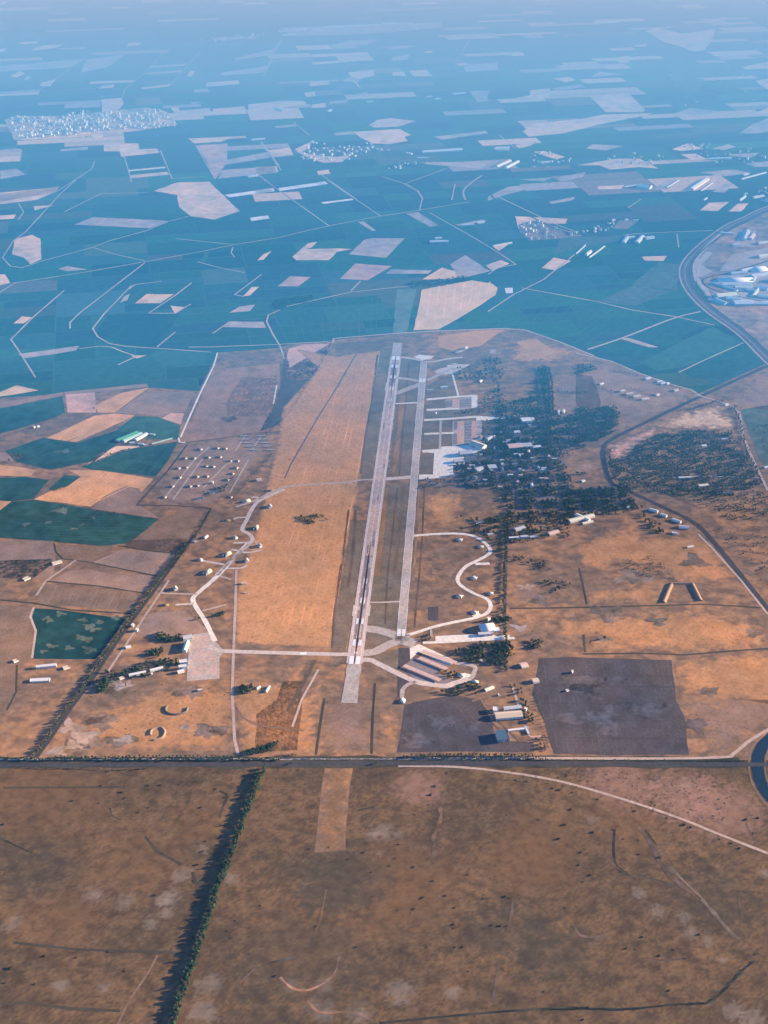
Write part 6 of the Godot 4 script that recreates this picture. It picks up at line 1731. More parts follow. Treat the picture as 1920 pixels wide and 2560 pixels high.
func plain_buildings() -> void:
	var list := [
		# works inside the bend of the highway
		["X", 520, 1665, 1000, 1660, 70, 14, "barrel", "white_wall", "white_roof", "factory_hall", "hall", "longest white arched factory hall inside the highway bend"],
		["X", 960, 1530, 1190, 1505, 85, 14, "barrel", "white_wall", "white_roof", "factory_hall", "hall", "white arched hall behind the longest one"],
		["X", 700, 1580, 925, 1560, 40, 9, "gable", "pale_wall", "grey_roof", "factory_hall", "hall", "low grey-roofed hall beside the works drain"],
		["X", 440, 1705, 790, 1815, 16, 8, "gable", "white_wall", "white_roof", "factory_hall", "hall", "narrow white hall slanting along the works drain"],
		["X", 580, 1725, 980, 1730, 45, 9, "gable", "white_wall", "white_roof", "factory_hall", "hall", "low white hall below the longest one"],
		["X", 760, 1770, 1000, 1775, 40, 11, "gable", "white_wall", "cream_roof", "factory_hall", "hall", "cream hall between the drain and the white halls"],
		["X", 500, 1895, 770, 1870, 60, 11, "gable", "white_wall", "cream_roof", "factory_hall", "hall", "cream hall below the works drain"],
		["X", 740, 1990, 1010, 1985, 70, 12, "gable", "white_wall", "white_roof", "factory_hall", "hall", "broad white hall below the works drain"],
		["X", 470, 1935, 640, 2005, 40, 9, "gable", "white_wall", "grey_roof", "factory_hall", "hall", "slanting grey hall nearest the highway"],
		["X", 1110, 1995, 1230, 1985, 40, 10, "gable", "white_wall", "white_roof", "factory_hall", "hall", "white hall at the end of the row below the drain"],
		["X", 1000, 1890, 1100, 1760, 22, 8, "gable", "white_wall", "grey_roof", "factory_hall", "hall", "grey hall running away from the drain"],
		["X", 1010, 1680, 1055, 1600, 14, 12, "flat", "white_wall", "white_roof", "factory_office", "building", "bright office block at the end of the longest hall"],
		["X", 880, 1110, 930, 985, 40, 10, "gable", "white_wall", "grey_roof", "factory_hall", "hall", "tall grey hall north of the works field"],
		["X", 960, 1100, 1010, 1035, 38, 9, "gable", "white_wall", "pink_roof", "factory_hall", "hall", "lilac-roofed hall beside the tall grey one"],
		["X", 730, 1190, 835, 1180, 24, 10, "flat", "white_wall", "white_roof", "factory_office", "building", "square white block in the works field"],
		["X", 560, 1010, 740, 1025, 20, 7, "flat", "white_wall", "white_roof", "factory_office", "building", "white depot touching the highway"],
		["X", 150, 415, 370, 270, 45, 11, "gable", "white_wall", "cream_roof", "packing_hall", "hall", "cream packing hall with bright ends north of the highway"],
		["X", 290, 430, 450, 320, 8, 6, "gable", "white_wall", "white_roof", "packing_shed", "shed", "thin bright shed beside the cream packing hall"],
		["X", 850, 270, 1190, 180, 12, 9, "gable", "white_wall", "white_roof", "packing_hall", "hall", "long narrow white hall north of the highway"],
		["X", 880, 215, 945, 195, 22, 8, "flat", "white_wall", "white_roof", "packing_shed", "shed", "small white shed above the long narrow hall"],
		["X", 820, 570, 900, 510, 20, 9, "gable", "white_wall", "white_roof", "packing_shed", "shed", "bright gabled shed between bare plots"],
		["X", 330, 560, 375, 530, 10, 7, "gable", "white_wall", "white_roof", "packing_shed", "shed", "tiny bright shed at a plot corner"],
		["X", 1010, 530, 1150, 500, 30, 8, "gable", "white_wall", "white_roof", "packing_shed", "shed", "pale shed close to the highway"],
		["X", 1130, 560, 1230, 580, 30, 8, "gable", "white_wall", "grey_roof", "packing_shed", "shed", "grey shed close to the highway"],
		["C", 890, 1108, 965, 1118, 75, 14, "gable", "white_wall", "cream_roof", "storage_hall", "hall", "big cream storage hall with sunlit side on the plain"],
		["C", 50, 990, 132, 955, 24, 12, "gable", "white_wall", "cream_roof", "storage_hall", "hall", "sunlit cream hall, western of the pair by the curved road"],
		["C", 105, 998, 180, 960, 24, 12, "gable", "white_wall", "cream_roof", "storage_hall", "hall", "sunlit cream hall, eastern of the pair by the curved road"],
		["C", 310, 968, 365, 962, 24, 10, "flat", "white_wall", "white_roof", "storage_hall", "hall", "white hall near the cream pair"],
		["C", 1310, 945, 1440, 940, 30, 9, "gable", "white_wall", "white_roof", "storage_hall", "hall", "white hall with yard far beyond the packing halls"],
		["C", 810, 1112, 880, 1100, 18, 8, "gable", "white_wall", "white_roof", "storage_hall", "hall", "low white hall beside the big cream storage hall"],
		["C", 1060, 1112, 1130, 1070, 8, 6, "gable", "white_wall", "white_roof", "storage_hall", "hall", "thin white hall slanting beside the big cream one"],
		["B", 985, 905, 1220, 890, 60, 10, "gable", "white_wall", "white_roof", "storage_hall", "hall", "long white hall east of the far village"],
		["B", 890, 910, 925, 915, 26, 8, "flat", "white_wall", "white_roof", "storage_hall", "hall", "small white block west of the long hall"],
		["B", 955, 940, 1020, 938, 30, 8, "gable", "white_wall", "grey_roof", "storage_hall", "hall", "grey hall below the long white one"],
		["B", 1410, 885, 1500, 880, 40, 8, "gable", "white_wall", "white_roof", "storage_hall", "hall", "white hall on the bare rise by the curved road"],
		["B", 655, 608, 695, 605, 30, 9, "gable", "white_wall", "white_roof", "storage_hall", "hall", "lone white hall far out on the plain"],
		["B", 1165, 560, 1240, 553, 36, 8, "gable", "white_wall", "white_roof", "storage_hall", "hall", "pale hall at the end of a far farm row"],
		["B", 1010, 578, 1038, 574, 30, 8, "gable", "white_wall", "white_roof", "storage_hall", "hall", "small white hall in the far farm row"],
		["B", 1062, 590, 1090, 586, 30, 9, "flat", "white_wall", "white_roof", "storage_hall", "hall", "white block in the far farm row"],
		["B", 425, 662, 447, 655, 26, 10, "gable", "white_wall", "white_roof", "storage_hall", "hall", "bright hall beside pale far plots"],
		["B", 115, 640, 160, 660, 20, 8, "gable", "white_wall", "white_roof", "storage_hall", "hall", "bright narrow hall at the end of a pale strip"],
		["E", 1030, 370, 1140, 368, 34, 10, "gable", "white_wall", "white_roof", "storage_hall", "hall", "white hall with yard alone in the teal fields"],
		["E", 1060, 350, 1100, 345, 16, 8, "flat", "white_wall", "white_roof", "storage_hall", "hall", "small white block behind the hall in the teal fields"],
		["E", 1215, 272, 1290, 266, 20, 8, "gable", "white_wall", "white_roof", "storage_hall", "hall", "white hall along the slanting lane, nearer end"],
		["E", 1310, 258, 1352, 252, 22, 9, "gable", "white_wall", "white_roof", "storage_hall", "hall", "white hall along the slanting lane, further end"],
		["F", 580, 450, 608, 428, 20, 14, "gable", "white_wall", "cream_roof", "grain_store", "hall", "gleaming grain store in the middle of a farm yard"],
		["F", 520, 440, 575, 390, 10, 6, "gable", "white_wall", "grey_roof", "grain_shed", "shed", "grey shed at the back of the grain store yard"],
		["F", 600, 462, 690, 395, 9, 6, "gable", "white_wall", "white_roof", "grain_shed", "shed", "long thin shed in front of the grain store"],
		["F", 800, 375, 825, 340, 30, 9, "gable", "white_wall", "grey_roof", "storage_hall", "hall", "grey hall in the row by the country road, western"],
		["F", 880, 375, 915, 338, 34, 10, "gable", "white_wall", "white_roof", "storage_hall", "hall", "white hall in the row by the country road, middle"],
		["F", 930, 350, 978, 342, 40, 9, "gable", "white_wall", "grey_roof", "storage_hall", "hall", "broad grey hall in the row by the country road, eastern"],
		["F", 830, 345, 870, 340, 20, 8, "flat", "white_wall", "white_roof", "storage_hall", "hall", "white block closing the row by the country road"],
		["F", 860, 243, 892, 241, 14, 8, "flat", "white_wall", "white_roof", "storage_hall", "hall", "bright block at the corner of the reddish plot"],
		["F", 735, 242, 752, 238, 12, 8, "flat", "white_wall", "white_roof", "farm_house", "house", "bright farmhouse at the near corner of the reddish plot"],
		["F", 812, 240, 830, 237, 12, 8, "flat", "white_wall", "white_roof", "farm_house", "house", "bright farmhouse at the far edge of the reddish plot"],
		["F", 30, 395, 140, 375, 20, 7, "gable", "white_wall", "cream_roof", "farm_house", "house", "cream farm building on the triangular bare plot"],
		["A", 1135, 615, 1180, 612, 22, 8, "gable", "white_wall", "white_roof", "storage_hall", "hall", "white hall alone beyond the far town"],
		["A", 1470, 1050, 1530, 1042, 22, 9, "gable", "white_wall", "white_roof", "storage_hall", "hall", "white hall with small yard between pale strips"],
		["A", 1490, 832, 1570, 825, 30, 8, "gable", "white_wall", "white_roof", "storage_hall", "hall", "white hall at the end of the bare ridge"],
	]
	for r in list:
		building(r[0], r[1], r[2], r[3], r[4], r[5], r[6], r[7], r[8], r[9], r[10], r[11], r[12], r[13] if r.size() > 13 else "")
	# more halls of the works, in rows beside the yards
	for q in [[1410, 705, 1500, 712, 42], [1590, 640, 1659, 650, 40], [1600, 690, 1700, 700, 46], [1560, 575, 1659, 560, 48], [1660, 600, 1760, 610, 60], [1690, 520, 1800, 505, 60], [1600, 460, 1659, 450, 36], [1500, 545, 1560, 530, 30], [1590, 735, 1690, 738, 40], [1720, 660, 1820, 670, 50], [1530, 655, 1580, 660, 26], [1600, 380, 1659, 372, 34]]:
		building("F", q[0], q[1], q[2], q[3], q[4], rng.randf_range(9, 13), "gable", "white_wall", ["white_roof", "cream_roof", "grey_roof"][q[0] % 3], "works_hall", "hall", "pale works hall among the yards inside the highway bend", "halls of the works")
	# far greenhouses at the edge of sight
	for q in [[135, 190, 210, 186, 60], [222, 182, 300, 178, 110], [335, 180, 385, 177, 70], [400, 168, 520, 160, 90], [540, 158, 640, 154, 60], [640, 155, 735, 150, 60], [750, 146, 845, 142, 60], [860, 142, 930, 140, 60], [160, 212, 235, 207, 50]]:
		building("B", q[0], q[1], q[2], q[3], q[4], 9, "gable", "white_wall", "white_roof", "greenhouse", "greenhouse", "pale greenhouse block in the row at the edge of sight", "far greenhouses")
	# the far town: blocks of flats
	var g := RandomNumberGenerator.new()
	g.seed = 9
	var protos := []
	for k in 7:
		var o := building_at(Vector3.ZERO, 0, [16, 20, 26, 18, 30, 14, 22][k], [14, 14, 16, 12, 14, 12, 18][k], [13, 17, 10, 20, 15, 8, 24][k], "flat", ["white_wall", "pale_wall", "pale_wall", "white_wall", "shelter_concrete", "white_wall", "pale_wall"][k], ["grey_roof", "sand_roof", "red_roof", "grey_roof", "white_roof", "red_roof", "sand_roof"][k], "town_house", "house", "pale block of flats in the far town on the plain", "blocks of the far town")
		protos.append(o)
	var used := 0
	var zones := [["Y", [60, 200, 150, 185, 350, 200, 560, 190, 700, 140, 880, 150, 1040, 160, 1180, 170, 1330, 110, 1470, 140, 1590, 250, 1560, 280, 1330, 300, 1200, 300, 1000, 310, 850, 320, 700, 350, 300, 375, 150, 390, 120, 300], 300, "blocks of the far town", "pale block of flats in the far town on the plain"],
		["B", [240, 880, 330, 840, 400, 850, 480, 870, 560, 860, 640, 845, 700, 860, 800, 895, 640, 905, 520, 960, 400, 970, 280, 950], 60, "houses of the far village", "pale house in the far village among bare plots"],
		["A", [1180, 235, 1300, 220, 1420, 210, 1590, 180, 1600, 200, 1440, 235, 1250, 250], 30, "houses of the hamlet at the edge of sight", "tiny pale house in the hamlet at the edge of sight"],
		["B", [600, 180, 760, 170, 960, 145, 1080, 140, 1060, 165, 800, 195, 640, 200], 30, "houses below the far greenhouses", "tiny pale house below the far greenhouses"],
		["F", [180, 265, 300, 240, 420, 290, 540, 320, 400, 345, 240, 355, 190, 310], 34, "houses along the curved country road", "pale house along the curved country road"],
		["F", [560, 310, 640, 280, 740, 250, 760, 290, 640, 315], 14, "houses by the reddish plot", "pale house beside the reddish plot"],
		["C", [200, 905, 330, 895, 500, 930, 480, 990, 300, 1010, 200, 960], 16, "houses by the sunlit cream halls", "pale house near the sunlit cream halls"],
		["C", [660, 930, 830, 910, 1050, 930, 980, 990, 760, 960], 16, "houses on the reddish rise", "pale house on the reddish rise of the plain"],
		["C", [1500, 1150, 1659, 1110, 1750, 1160, 1700, 1185, 1560, 1185], 14, "sheds beside the highway top", "pale shed where the highway leaves the plain"],
		["C", [1100, 870, 1300, 840, 1659, 880, 1659, 980, 1300, 970], 34, "farm houses of the far east plain", "pale farm house scattered over the far east plain"],
		["C", [1000, 390, 1500, 380, 1659, 560, 1300, 720, 1000, 640], 18, "hamlet houses beyond the bare ridge", "tiny pale house beyond the bare ridge"],
		["B", [860, 1000, 760, 1010, 870, 960, 960, 965], 10, "houses in the dark grove", "pale house in the dark grove of the plain"],
	]
	for zn in zones:
		var poly := pts(zn[0], zn[1])
		var lo := poly[0]
		var hi := poly[0]
		for q in poly:
			lo = Vector2(minf(lo.x, q.x), minf(lo.y, q.y))
			hi = Vector2(maxf(hi.x, q.x), maxf(hi.y, q.y))
		var placed := 0
		var tries := 0
		var taken := []
		while placed < zn[2] and tries < 4000:
			tries += 1
			var p := Vector2(g.randf_range(lo.x, hi.x), g.randf_range(lo.y, hi.y))
			if not Geometry2D.is_point_in_polygon(p, poly):
				continue
			if zn[2] == 300 and mid.get_noise_2d(p.x * 0.7, p.y * 0.35) < g.randf_range(-0.35, 0.1):
				continue
			var free := true
			for t in taken:
				if t.distance_squared_to(p) < 1000.0:
					free = false
					break
			if not free:
				continue
			taken.append(p)
			var o: Node3D
			var big: bool = zn[2] == 300
			if used < 7:
				o = protos[used]
			else:
				o = protos[g.randi() % (7 if big else 3)].duplicate()
				put(o, "town_house" if big else "village_house")
				if not big and g.randf() < 0.6:
					o.scale = Vector3(0.9, 0.7, 0.9)
			used += 1
			o.position = Vector3(p.x, 0, p.y)
			o.rotation.y = deg_to_rad(g.randf_range(-12, 12) + (90.0 if g.randf() < 0.5 else 0.0) - 20.0)
			o.set_meta("group", zn[3])
			o.set_meta("label", zn[4])
			placed += 1
	field("Y", [40, 210, 150, 180, 560, 185, 880, 145, 1330, 105, 1500, 140, 1600, 260, 1200, 320, 700, 365, 300, 395, 130, 400], "pale", "town_ground", 0.75, 0.8, 40.0, M.field, 0.85)
	field("F", [180, 265, 300, 235, 420, 285, 560, 330, 400, 350, 240, 360, 190, 310], "clay", "village_ground", 0.75, 0.5, 40.0, M.field, 1.0)

func vegetation() -> void:
	var kinds := [
		["Z", [572, 1660, 560, 1690, 530, 1770, 500, 1850, 470, 1930, 440, 2020, 410, 2110, 380, 2200, 368, 2240, 350, 2300], 7.6, 5.0, "broad", 1.05, "tree", "tall tree in the dark windbreak running down from the main road", "windbreak below the main road"],
		["J", [1120, 10, 1060, 85, 940, 245, 800, 435, 650, 645, 520, 845, 390, 1015, 280, 1185, 200, 1290], 13.0, 3.0, "broad", 0.85, "tree", "tree of the dark row along the western fence", "tree row along the western fence"],
	]
	# the near windbreak: trees one can tell apart, in two ranks
	var n := 0
	for k in kinds:
		for p in along(pts(k[0], k[1]), k[2], k[3]):
			tree(Vector3(p.x, 0, p.z), k[4] if rng.randf() < 0.93 else "poplar", rng.randi() % 3, k[5] * rng.randf_range(0.8, 1.2), rng.randf() * TAU, k[7], k[8])
			n += 1
	# bushes standing alone in the foreground scrub
	for q in [
		["N", 1060, 512, 1.6], ["N", 1035, 562, 2.0], ["N", 1020, 622, 1.1], ["N", 1018, 658, 1.1], ["N", 940, 680, 1.3], ["N", 640, 905, 1.5], ["N", 655, 850, 0.9], ["N", 580, 905, 1.0], ["N", 545, 945, 1.4],
		["N", 820, 940, 1.2], ["N", 790, 985, 1.1], ["N", 935, 990, 1.3], ["N", 680, 1022, 1.0], ["N", 430, 875, 1.1], ["N", 318, 885, 1.1], ["N", 1155, 908, 0.9], ["N", 1120, 1160, 1.5], ["N", 990, 1170, 1.4], ["N", 1480, 1168, 1.6], ["N", 845, 857, 1.2], ["N", 250, 415, 1.4], ["N", 370, 455, 0.9], ["N", 1130, 435, 1.0],
		["R", 160, 150, 1.4], ["R", 265, 138, 1.4], ["R", 305, 190, 1.5], ["R", 130, 195, 1.8], ["R", 60, 200, 1.2], ["R", 300, 262, 1.4], ["R", 300, 278, 1.1], ["R", 465, 266, 1.3], ["R", 500, 268, 1.5], ["R", 530, 270, 1.2], ["R", 185, 360, 1.2], ["R", 305, 360, 1.3], ["R", 340, 360, 1.2], ["R", 365, 465, 1.1], ["R", 690, 553, 1.3], ["R", 1045, 367, 1.4], ["R", 1085, 370, 1.1], ["R", 1190, 397, 1.3], ["R", 1300, 410, 1.1], ["R", 1230, 548, 1.3], ["R", 1250, 372, 1.0], ["R", 520, 145, 1.4], ["R", 540, 148, 1.1], ["R", 430, 150, 1.1], ["R", 860, 674, 1.6], ["R", 1115, 317, 1.4], ["R", 1360, 305, 1.6], ["R", 1600, 392, 1.3],
		["R", 880, 620, 1.5], ["R", 780, 190, 1.0], ["R", 210, 75, 1.2], ["R", 360, 48, 1.1],
		["O", 420, 825, 2.2], ["O", 455, 740, 2.0], ["O", 620, 785, 1.8], ["O", 550, 905, 1.6], ["O", 895, 915, 1.6], ["O", 1015, 935, 1.9], ["O", 800, 825, 1.2], ["O", 890, 830, 1.1], ["O", 605, 1040, 1.9], ["O", 535, 980, 1.5], ["O", 100, 1165, 1.5], ["O", 1440, 850, 1.5], ["O", 1490, 880, 1.8], ["O", 1370, 825, 1.1], ["O", 1160, 740, 1.9], ["O", 1200, 755, 1.6], ["O", 1060, 700, 1.4], ["O", 870, 660, 1.8], ["O", 420, 535, 1.8], ["O", 380, 525, 1.5], ["O", 500, 550, 1.4], ["O", 165, 475, 1.3], ["O", 230, 485, 1.2], ["O", 650, 590, 1.4], ["O", 850, 640, 1.2], ["O", 1530, 710, 2.0], ["O", 1600, 700, 1.8], ["O", 1570, 790, 1.3], ["O", 490, 650, 1.6], ["O", 740, 770, 1.5], ["O", 300, 710, 1.3], ["O", 110, 685, 1.2], ["O", 560, 1080, 1.3],
		["M", 430, 480, 1.6], ["M", 585, 495, 1.5], ["M", 740, 465, 1.5], ["M", 720, 430, 1.9], ["M", 820, 550, 1.3], ["M", 880, 520, 1.3], ["M", 170, 775, 1.5], ["M", 960, 795, 1.3], ["M", 1170, 860, 1.9], ["M", 1200, 780, 2.0], ["M", 1220, 720, 1.5], ["M", 920, 1040, 1.9], ["M", 880, 390, 1.5], ["M", 950, 388, 1.5], ["M", 1280, 410, 1.3], ["M", 1330, 460, 1.3], ["M", 600, 390, 1.2], ["M", 20, 620, 2.0], ["M", 60, 510, 1.2], ["M", 1190, 520, 1.5],
		["Q", 45, 450, 2.4], ["Q", 190, 400, 1.7], ["Q", 20, 515, 1.4], ["Q", 150, 520, 1.4], ["Q", 330, 405, 1.5], ["Q", 470, 380, 1.4], ["Q", 540, 465, 1.2], ["Q", 1015, 245, 0.9], ["Q", 980, 290, 1.0], ["Q", 1365, 268, 1.1], ["Q", 1190, 485, 1.3], ["Q", 1540, 360, 1.5], ["Q", 1125, 180, 1.1], ["Q", 1000, 320, 1.0],
	]:
		var p := pt(q[0], q[1], q[2])
		tree(p, "bush", rng.randi() % 3, q[3] * rng.randf_range(0.8, 1.1), rng.randf() * TAU, "dark round bush standing alone in the brown scrub", "bushes scattered over the scrub")
	# single trees of the air base
	for q in [["K", 1215, 60, "broad", 1.0], ["K", 1190, 1010, "broad", 0.8], ["J", 1180, 470, "broad", 0.9], ["J", 745, 865, "poplar", 0.8], ["L", 690, 705, "broad", 1.1], ["L", 605, 730, "poplar", 0.7], ["N", 710, 380, "broad", 0.8], ["N", 205, 380, "broad", 0.7], ["H", 1215, 1050, "broad", 0.9], ["G", 555, 290, "broad", 0.8], ["G", 380, 205, "broad", 0.8], ["G", 55, 600, "broad", 1.0], ["G", 655, 560, "broad", 0.8], ["G", 765, 530, "broad", 0.7]]:
		tree(pt(q[0], q[1], q[2]), q[3], 1, q[4], 0.7, "lone dark tree standing in open ground of the plain", "lone trees")
	# rows and woods that read as one mass
	var w := func(v, flat, step, fill, clumps, sc) -> Array:
		var out := inside(pts(v, flat), step, fill, clumps)
		for i in out.size():
			out[i].y *= sc * (1.15 if sc < 1.0 else 1.0)
		return out
	var l := func(v, flat, step, spread, sc) -> Array:
		var out := along(pts(v, flat), step, spread)
		for i in out.size():
			out[i].y *= sc * rng.randf_range(0.7, 1.2)
		return out
	var base_wood := []
	base_wood.append_array(w.call("U", [1070, 720, 1300, 540, 1659, 620, 2300, 900, 2500, 1400, 2500, 1800, 1500, 1850, 1300, 1400, 640, 1400, 600, 1250, 620, 1050, 800, 1010, 1000, 900], 10.0, 0.78, 0.22, 0.85))
	base_wood.append_array(w.call("U", [1060, 330, 1290, 310, 1300, 540, 1070, 720, 1050, 600], 13.0, 0.6, 0.0, 0.7))
	base_wood.append_array(w.call("b", [830, 300, 1000, 310, 1050, 620, 1050, 870, 1100, 930, 1330, 920, 1400, 980, 1330, 1080, 1420, 1250, 1300, 1452, 380, 1452, 330, 1250, 340, 950, 360, 800, 560, 740, 800, 690], 10.5, 0.78, 0.24, 0.9))
	base_wood.append_array(w.call("T", [950, 450, 1120, 380, 1350, 290, 1450, 230, 1659, 260, 1659, 560, 1480, 640, 1280, 560, 1010, 560], 15.0, 0.7, 0.25, 0.85))
	base_wood.append_array(w.call("T", [1440, 720, 1659, 640, 1800, 1000, 1540, 1040, 1180, 1020, 1040, 1080, 1100, 990, 1290, 955], 14.0, 0.7, 0.3, 0.85))
	base_wood.append_array(w.call("U", [80, 1280, 440, 1255, 640, 1300, 640, 1404, 60, 1404], 15.0, 0.6, 0.3, 0.7))
	base_wood.append_array(w.call("a", [-20, 0, 480, -60, 1400, -120, 1380, 150, 1300, 220, 950, 245, 800, 320, 500, 350, 440, 500, 300, 330, 230, 240, 0, 160], 11.0, 0.75, 0.2, 0.85))
	base_wood.append_array(w.call("I", [440, 900, 820, 860, 900, 990, 940, 1060, 1060, 1110, 1060, 1165, 940, 1120, 900, 1010, 640, 1040, 460, 1030], 10.5, 0.8, 0.35, 0.9))
	wood(base_wood, "broad", "base_woodland", "dense dark trees filling the base town east of the runways", "woodland")
	var dark_wood := []
	dark_wood.append_array(w.call("W", [515, 240, 540, 180, 640, 165, 760, 190, 760, 230, 640, 245], 9.0, 0.9, 0.0, 0.9))
	dark_wood.append_array(w.call("W", [460, 300, 620, 270, 610, 350, 480, 370], 9.0, 0.8, 0.0, 0.9))
	dark_wood.append_array(w.call("W", [60, 580, 140, 500, 300, 480, 480, 410, 600, 400, 720, 400, 740, 470, 600, 500, 480, 520, 280, 570, 160, 600], 9.0, 0.75, 0.2, 0.8))
	dark_wood.append_array(w.call("W", [-20, 700, 20, 600, 100, 560, 150, 610, 100, 680], 9.0, 0.9, 0.0, 0.9))
	dark_wood.append_array(w.call("S", [1210, 870, 1340, 830, 1480, 800, 1659, 780, 1800, 760, 1850, 900, 1700, 990, 1500, 1000, 1300, 960], 9.0, 0.8, 0.15, 0.9))
	dark_wood.append_array(w.call("S", [1090, 1290, 1250, 1240, 1460, 1200, 1540, 1210, 1500, 1290, 1300, 1320, 1120, 1320], 9.0, 0.8, 0.1, 0.8))
	dark_wood.append_array(w.call("S", [1100, 1110, 1200, 1075, 1290, 1090, 1290, 1130, 1200, 1150], 8.5, 0.7, 0.1, 0.7))
	dark_wood.append_array(w.call("S", [820, 745, 880, 700, 1000, 690, 1020, 750, 850, 760], 8.5, 0.6, 0.1, 0.6))
	dark_wood.append_array(w.call("S", [1480, 560, 1659, 520, 1800, 530, 1800, 570, 1500, 570], 9.0, 0.8, 0.0, 0.9))
	dark_wood.append_array(w.call("V", [350, 390, 480, 340, 620, 340, 700, 280, 860, 110, 880, 100, 800, 250, 640, 380, 560, 440, 400, 470], 8.5, 0.7, 0.1, 0.6))
	dark_wood.append_array(w.call("H", [235, 1062, 270, 1040, 340, 1035, 450, 1045, 440, 1075, 300, 1090], 8.5, 0.75, 0.1, 0.6))
	dark_wood.append_array(w.call("J", [1400, 890, 1420, 865, 1490, 855, 1500, 900, 1480, 915, 1410, 910], 8.0, 0.95, 0.0, 0.8))
	dark_wood.append_array(w.call("J", [1230, 445, 1290, 425, 1345, 425, 1340, 450, 1260, 460], 8.0, 0.95, 0.0, 0.6))
	dark_wood.append_array(w.call("M", [1450, 205, 1500, 175, 1560, 145, 1640, 135, 1650, 155, 1580, 185, 1500, 215], 9.0, 0.9, 0.0, 0.8))
	dark_wood.append_array(w.call("d", [540, 650, 640, 640, 720, 720, 760, 870, 800, 1000, 870, 1180, 780, 1180, 680, 1000, 640, 920, 600, 800], 10.0, 0.55, 0.1, 0.8))
	dark_wood.append_array(w.call("d", [780, 70, 850, 10, 970, 10, 970, 100, 840, 120], 8.5, 0.9, 0.0, 0.8))
	dark_wood.append_array(w.call("d", [900, 1390, 1000, 1370, 1060, 1500, 1000, 1560, 900, 1530], 8.5, 0.6, 0.0, 0.6))
	dark_wood.append_array(w.call("a", [510, 490, 620, 470, 810, 480, 960, 540, 1120, 620, 1110, 750, 900, 740, 830, 640, 700, 600, 510, 610], 11.0, 0.5, 0.1, 0.7))
	dark_wood.append_array(w.call("a", [930, 810, 1150, 810, 1450, 890, 1450, 970, 1150, 960, 1060, 1050, 1000, 950], 11.0, 0.5, 0.1, 0.7))
	dark_wood.append_array(w.call("E", [900, 625, 930, 605, 1070, 595, 1270, 572, 1250, 600, 1100, 620, 950, 640], 11.0, 0.7, 0.0, 0.8))
	dark_wood.append_array(w.call("E", [80, 745, 150, 705, 330, 690, 340, 715, 200, 740, 110, 760], 11.0, 0.7, 0.0, 0.8))
	dark_wood.append_array(w.call("B", [740, 1000, 860, 960, 920, 965, 880, 990, 780, 1010], 16.0, 0.5, 0.0, 0.8))
	dark_wood.append_array(w.call("c", [0, 60, 90, 40, 170, 60, 180, 90, 90, 120, 0, 115], 11.0, 0.8, 0.0, 0.7))
	dark_wood.append_array(w.call("Y", [60, 200, 350, 200, 560, 190, 880, 150, 1180, 170, 1470, 140, 1590, 250, 1200, 300, 700, 350, 300, 375, 150, 390], 42.0, 0.5, 0.2, 0.8))
	wood(dark_wood, "broad", "grove", "clumps of dark trees round the air base buildings and on the plain", "grove")
	var rows := []
	rows.append_array(l.call("Z", [556, 1672, 522, 1770, 492, 1850, 462, 1930, 432, 2020, 402, 2110, 372, 2200, 342, 2300], 5.5, 6.0, 1.0))
	rows.append_array(l.call("J", [1112, 14, 1052, 88, 932, 250, 790, 440, 640, 650, 510, 850, 380, 1020, 270, 1190, 190, 1290], 9.0, 3.0, 0.75))
	rows.append_array(l.call("M", [-60, 232, 200, 235, 600, 238, 1000, 236, 1400, 236, 1659, 238], 6.0, 6.0, 0.7))
	rows.append_array(l.call("M", [330, 222, 600, 225, 1000, 220, 1420, 222], 14.0, 4.0, 0.75))
	rows.append_array(l.call("N", [0, 345, 200, 348, 420, 350, 700, 350, 880, 350], 10.0, 3.0, 0.45))
	rows.append_array(l.call("N", [860, 345, 1100, 345, 1400, 348, 1659, 350, 1740, 352], 7.0, 5.0, 0.65))
	rows.append_array(l.call("N", [880, 335, 1000, 330, 1240, 330, 1659, 335], 12.0, 4.0, 0.8))
	rows.append_array(l.call("O", [380, 355, 760, 358, 1200, 362, 1540, 362], 9.0, 3.0, 0.4))
	rows.append_array(l.call("N", [150, 330, 245, 328], 8.0, 2.0, 0.6))
	rows.append_array(l.call("M", [120, 285, 500, 290, 640, 300, 900, 288], 14.0, 3.0, 0.5))
	rows.append_array(l.call("d", [830, 660, 880, 800, 930, 960, 990, 1160, 1060, 1380, 1110, 1530], 14.0, 2.0, 0.5))
	rows.append_array(l.call("G", [1250, 885, 1150, 1060, 1060, 1185, 1020, 1240], 11.0, 5.0, 0.6))
	rows.append_array(l.call("G", [1620, 555, 1500, 680, 1420, 780, 1360, 860], 13.0, 4.0, 0.5))
	rows.append_array(l.call("H", [100, 400, 150, 240, 170, 80], 16.0, 4.0, 0.4))
	rows.append_array(l.call("H", [60, 560, 200, 430, 340, 215, 430, 60], 13.0, 5.0, 0.45))
	rows.append_array(l.call("K", [1490, -60, 1480, 120, 1475, 320, 1470, 600, 1480, 900], 8.0, 9.0, 0.85))
	rows.append_array(l.call("b", [1000, 320, 1030, 500, 1045, 700, 1045, 880], 9.0, 4.0, 0.9))
	rows.append_array(l.call("b", [920, 310, 930, 500, 950, 800, 980, 1200, 1010, 1450], 10.0, 6.0, 0.9))
	rows.append_array(l.call("c", [850, 0, 1040, 300, 700, 470], 400.0, 3.0, 0.5))
	rows.append_array(l.call("c", [980, 430, 1100, 400, 1230, 350, 1290, 375], 9.0, 6.0, 0.6))
	rows.append_array(l.call("c", [1370, 400, 1420, 560, 1450, 700, 1500, 850, 1560, 950, 1600, 1080], 11.0, 8.0, 0.8))
	rows.append_array(l.call("c", [300, 770, 290, 900, 330, 1050, 420, 1100], 12.0, 5.0, 0.8))
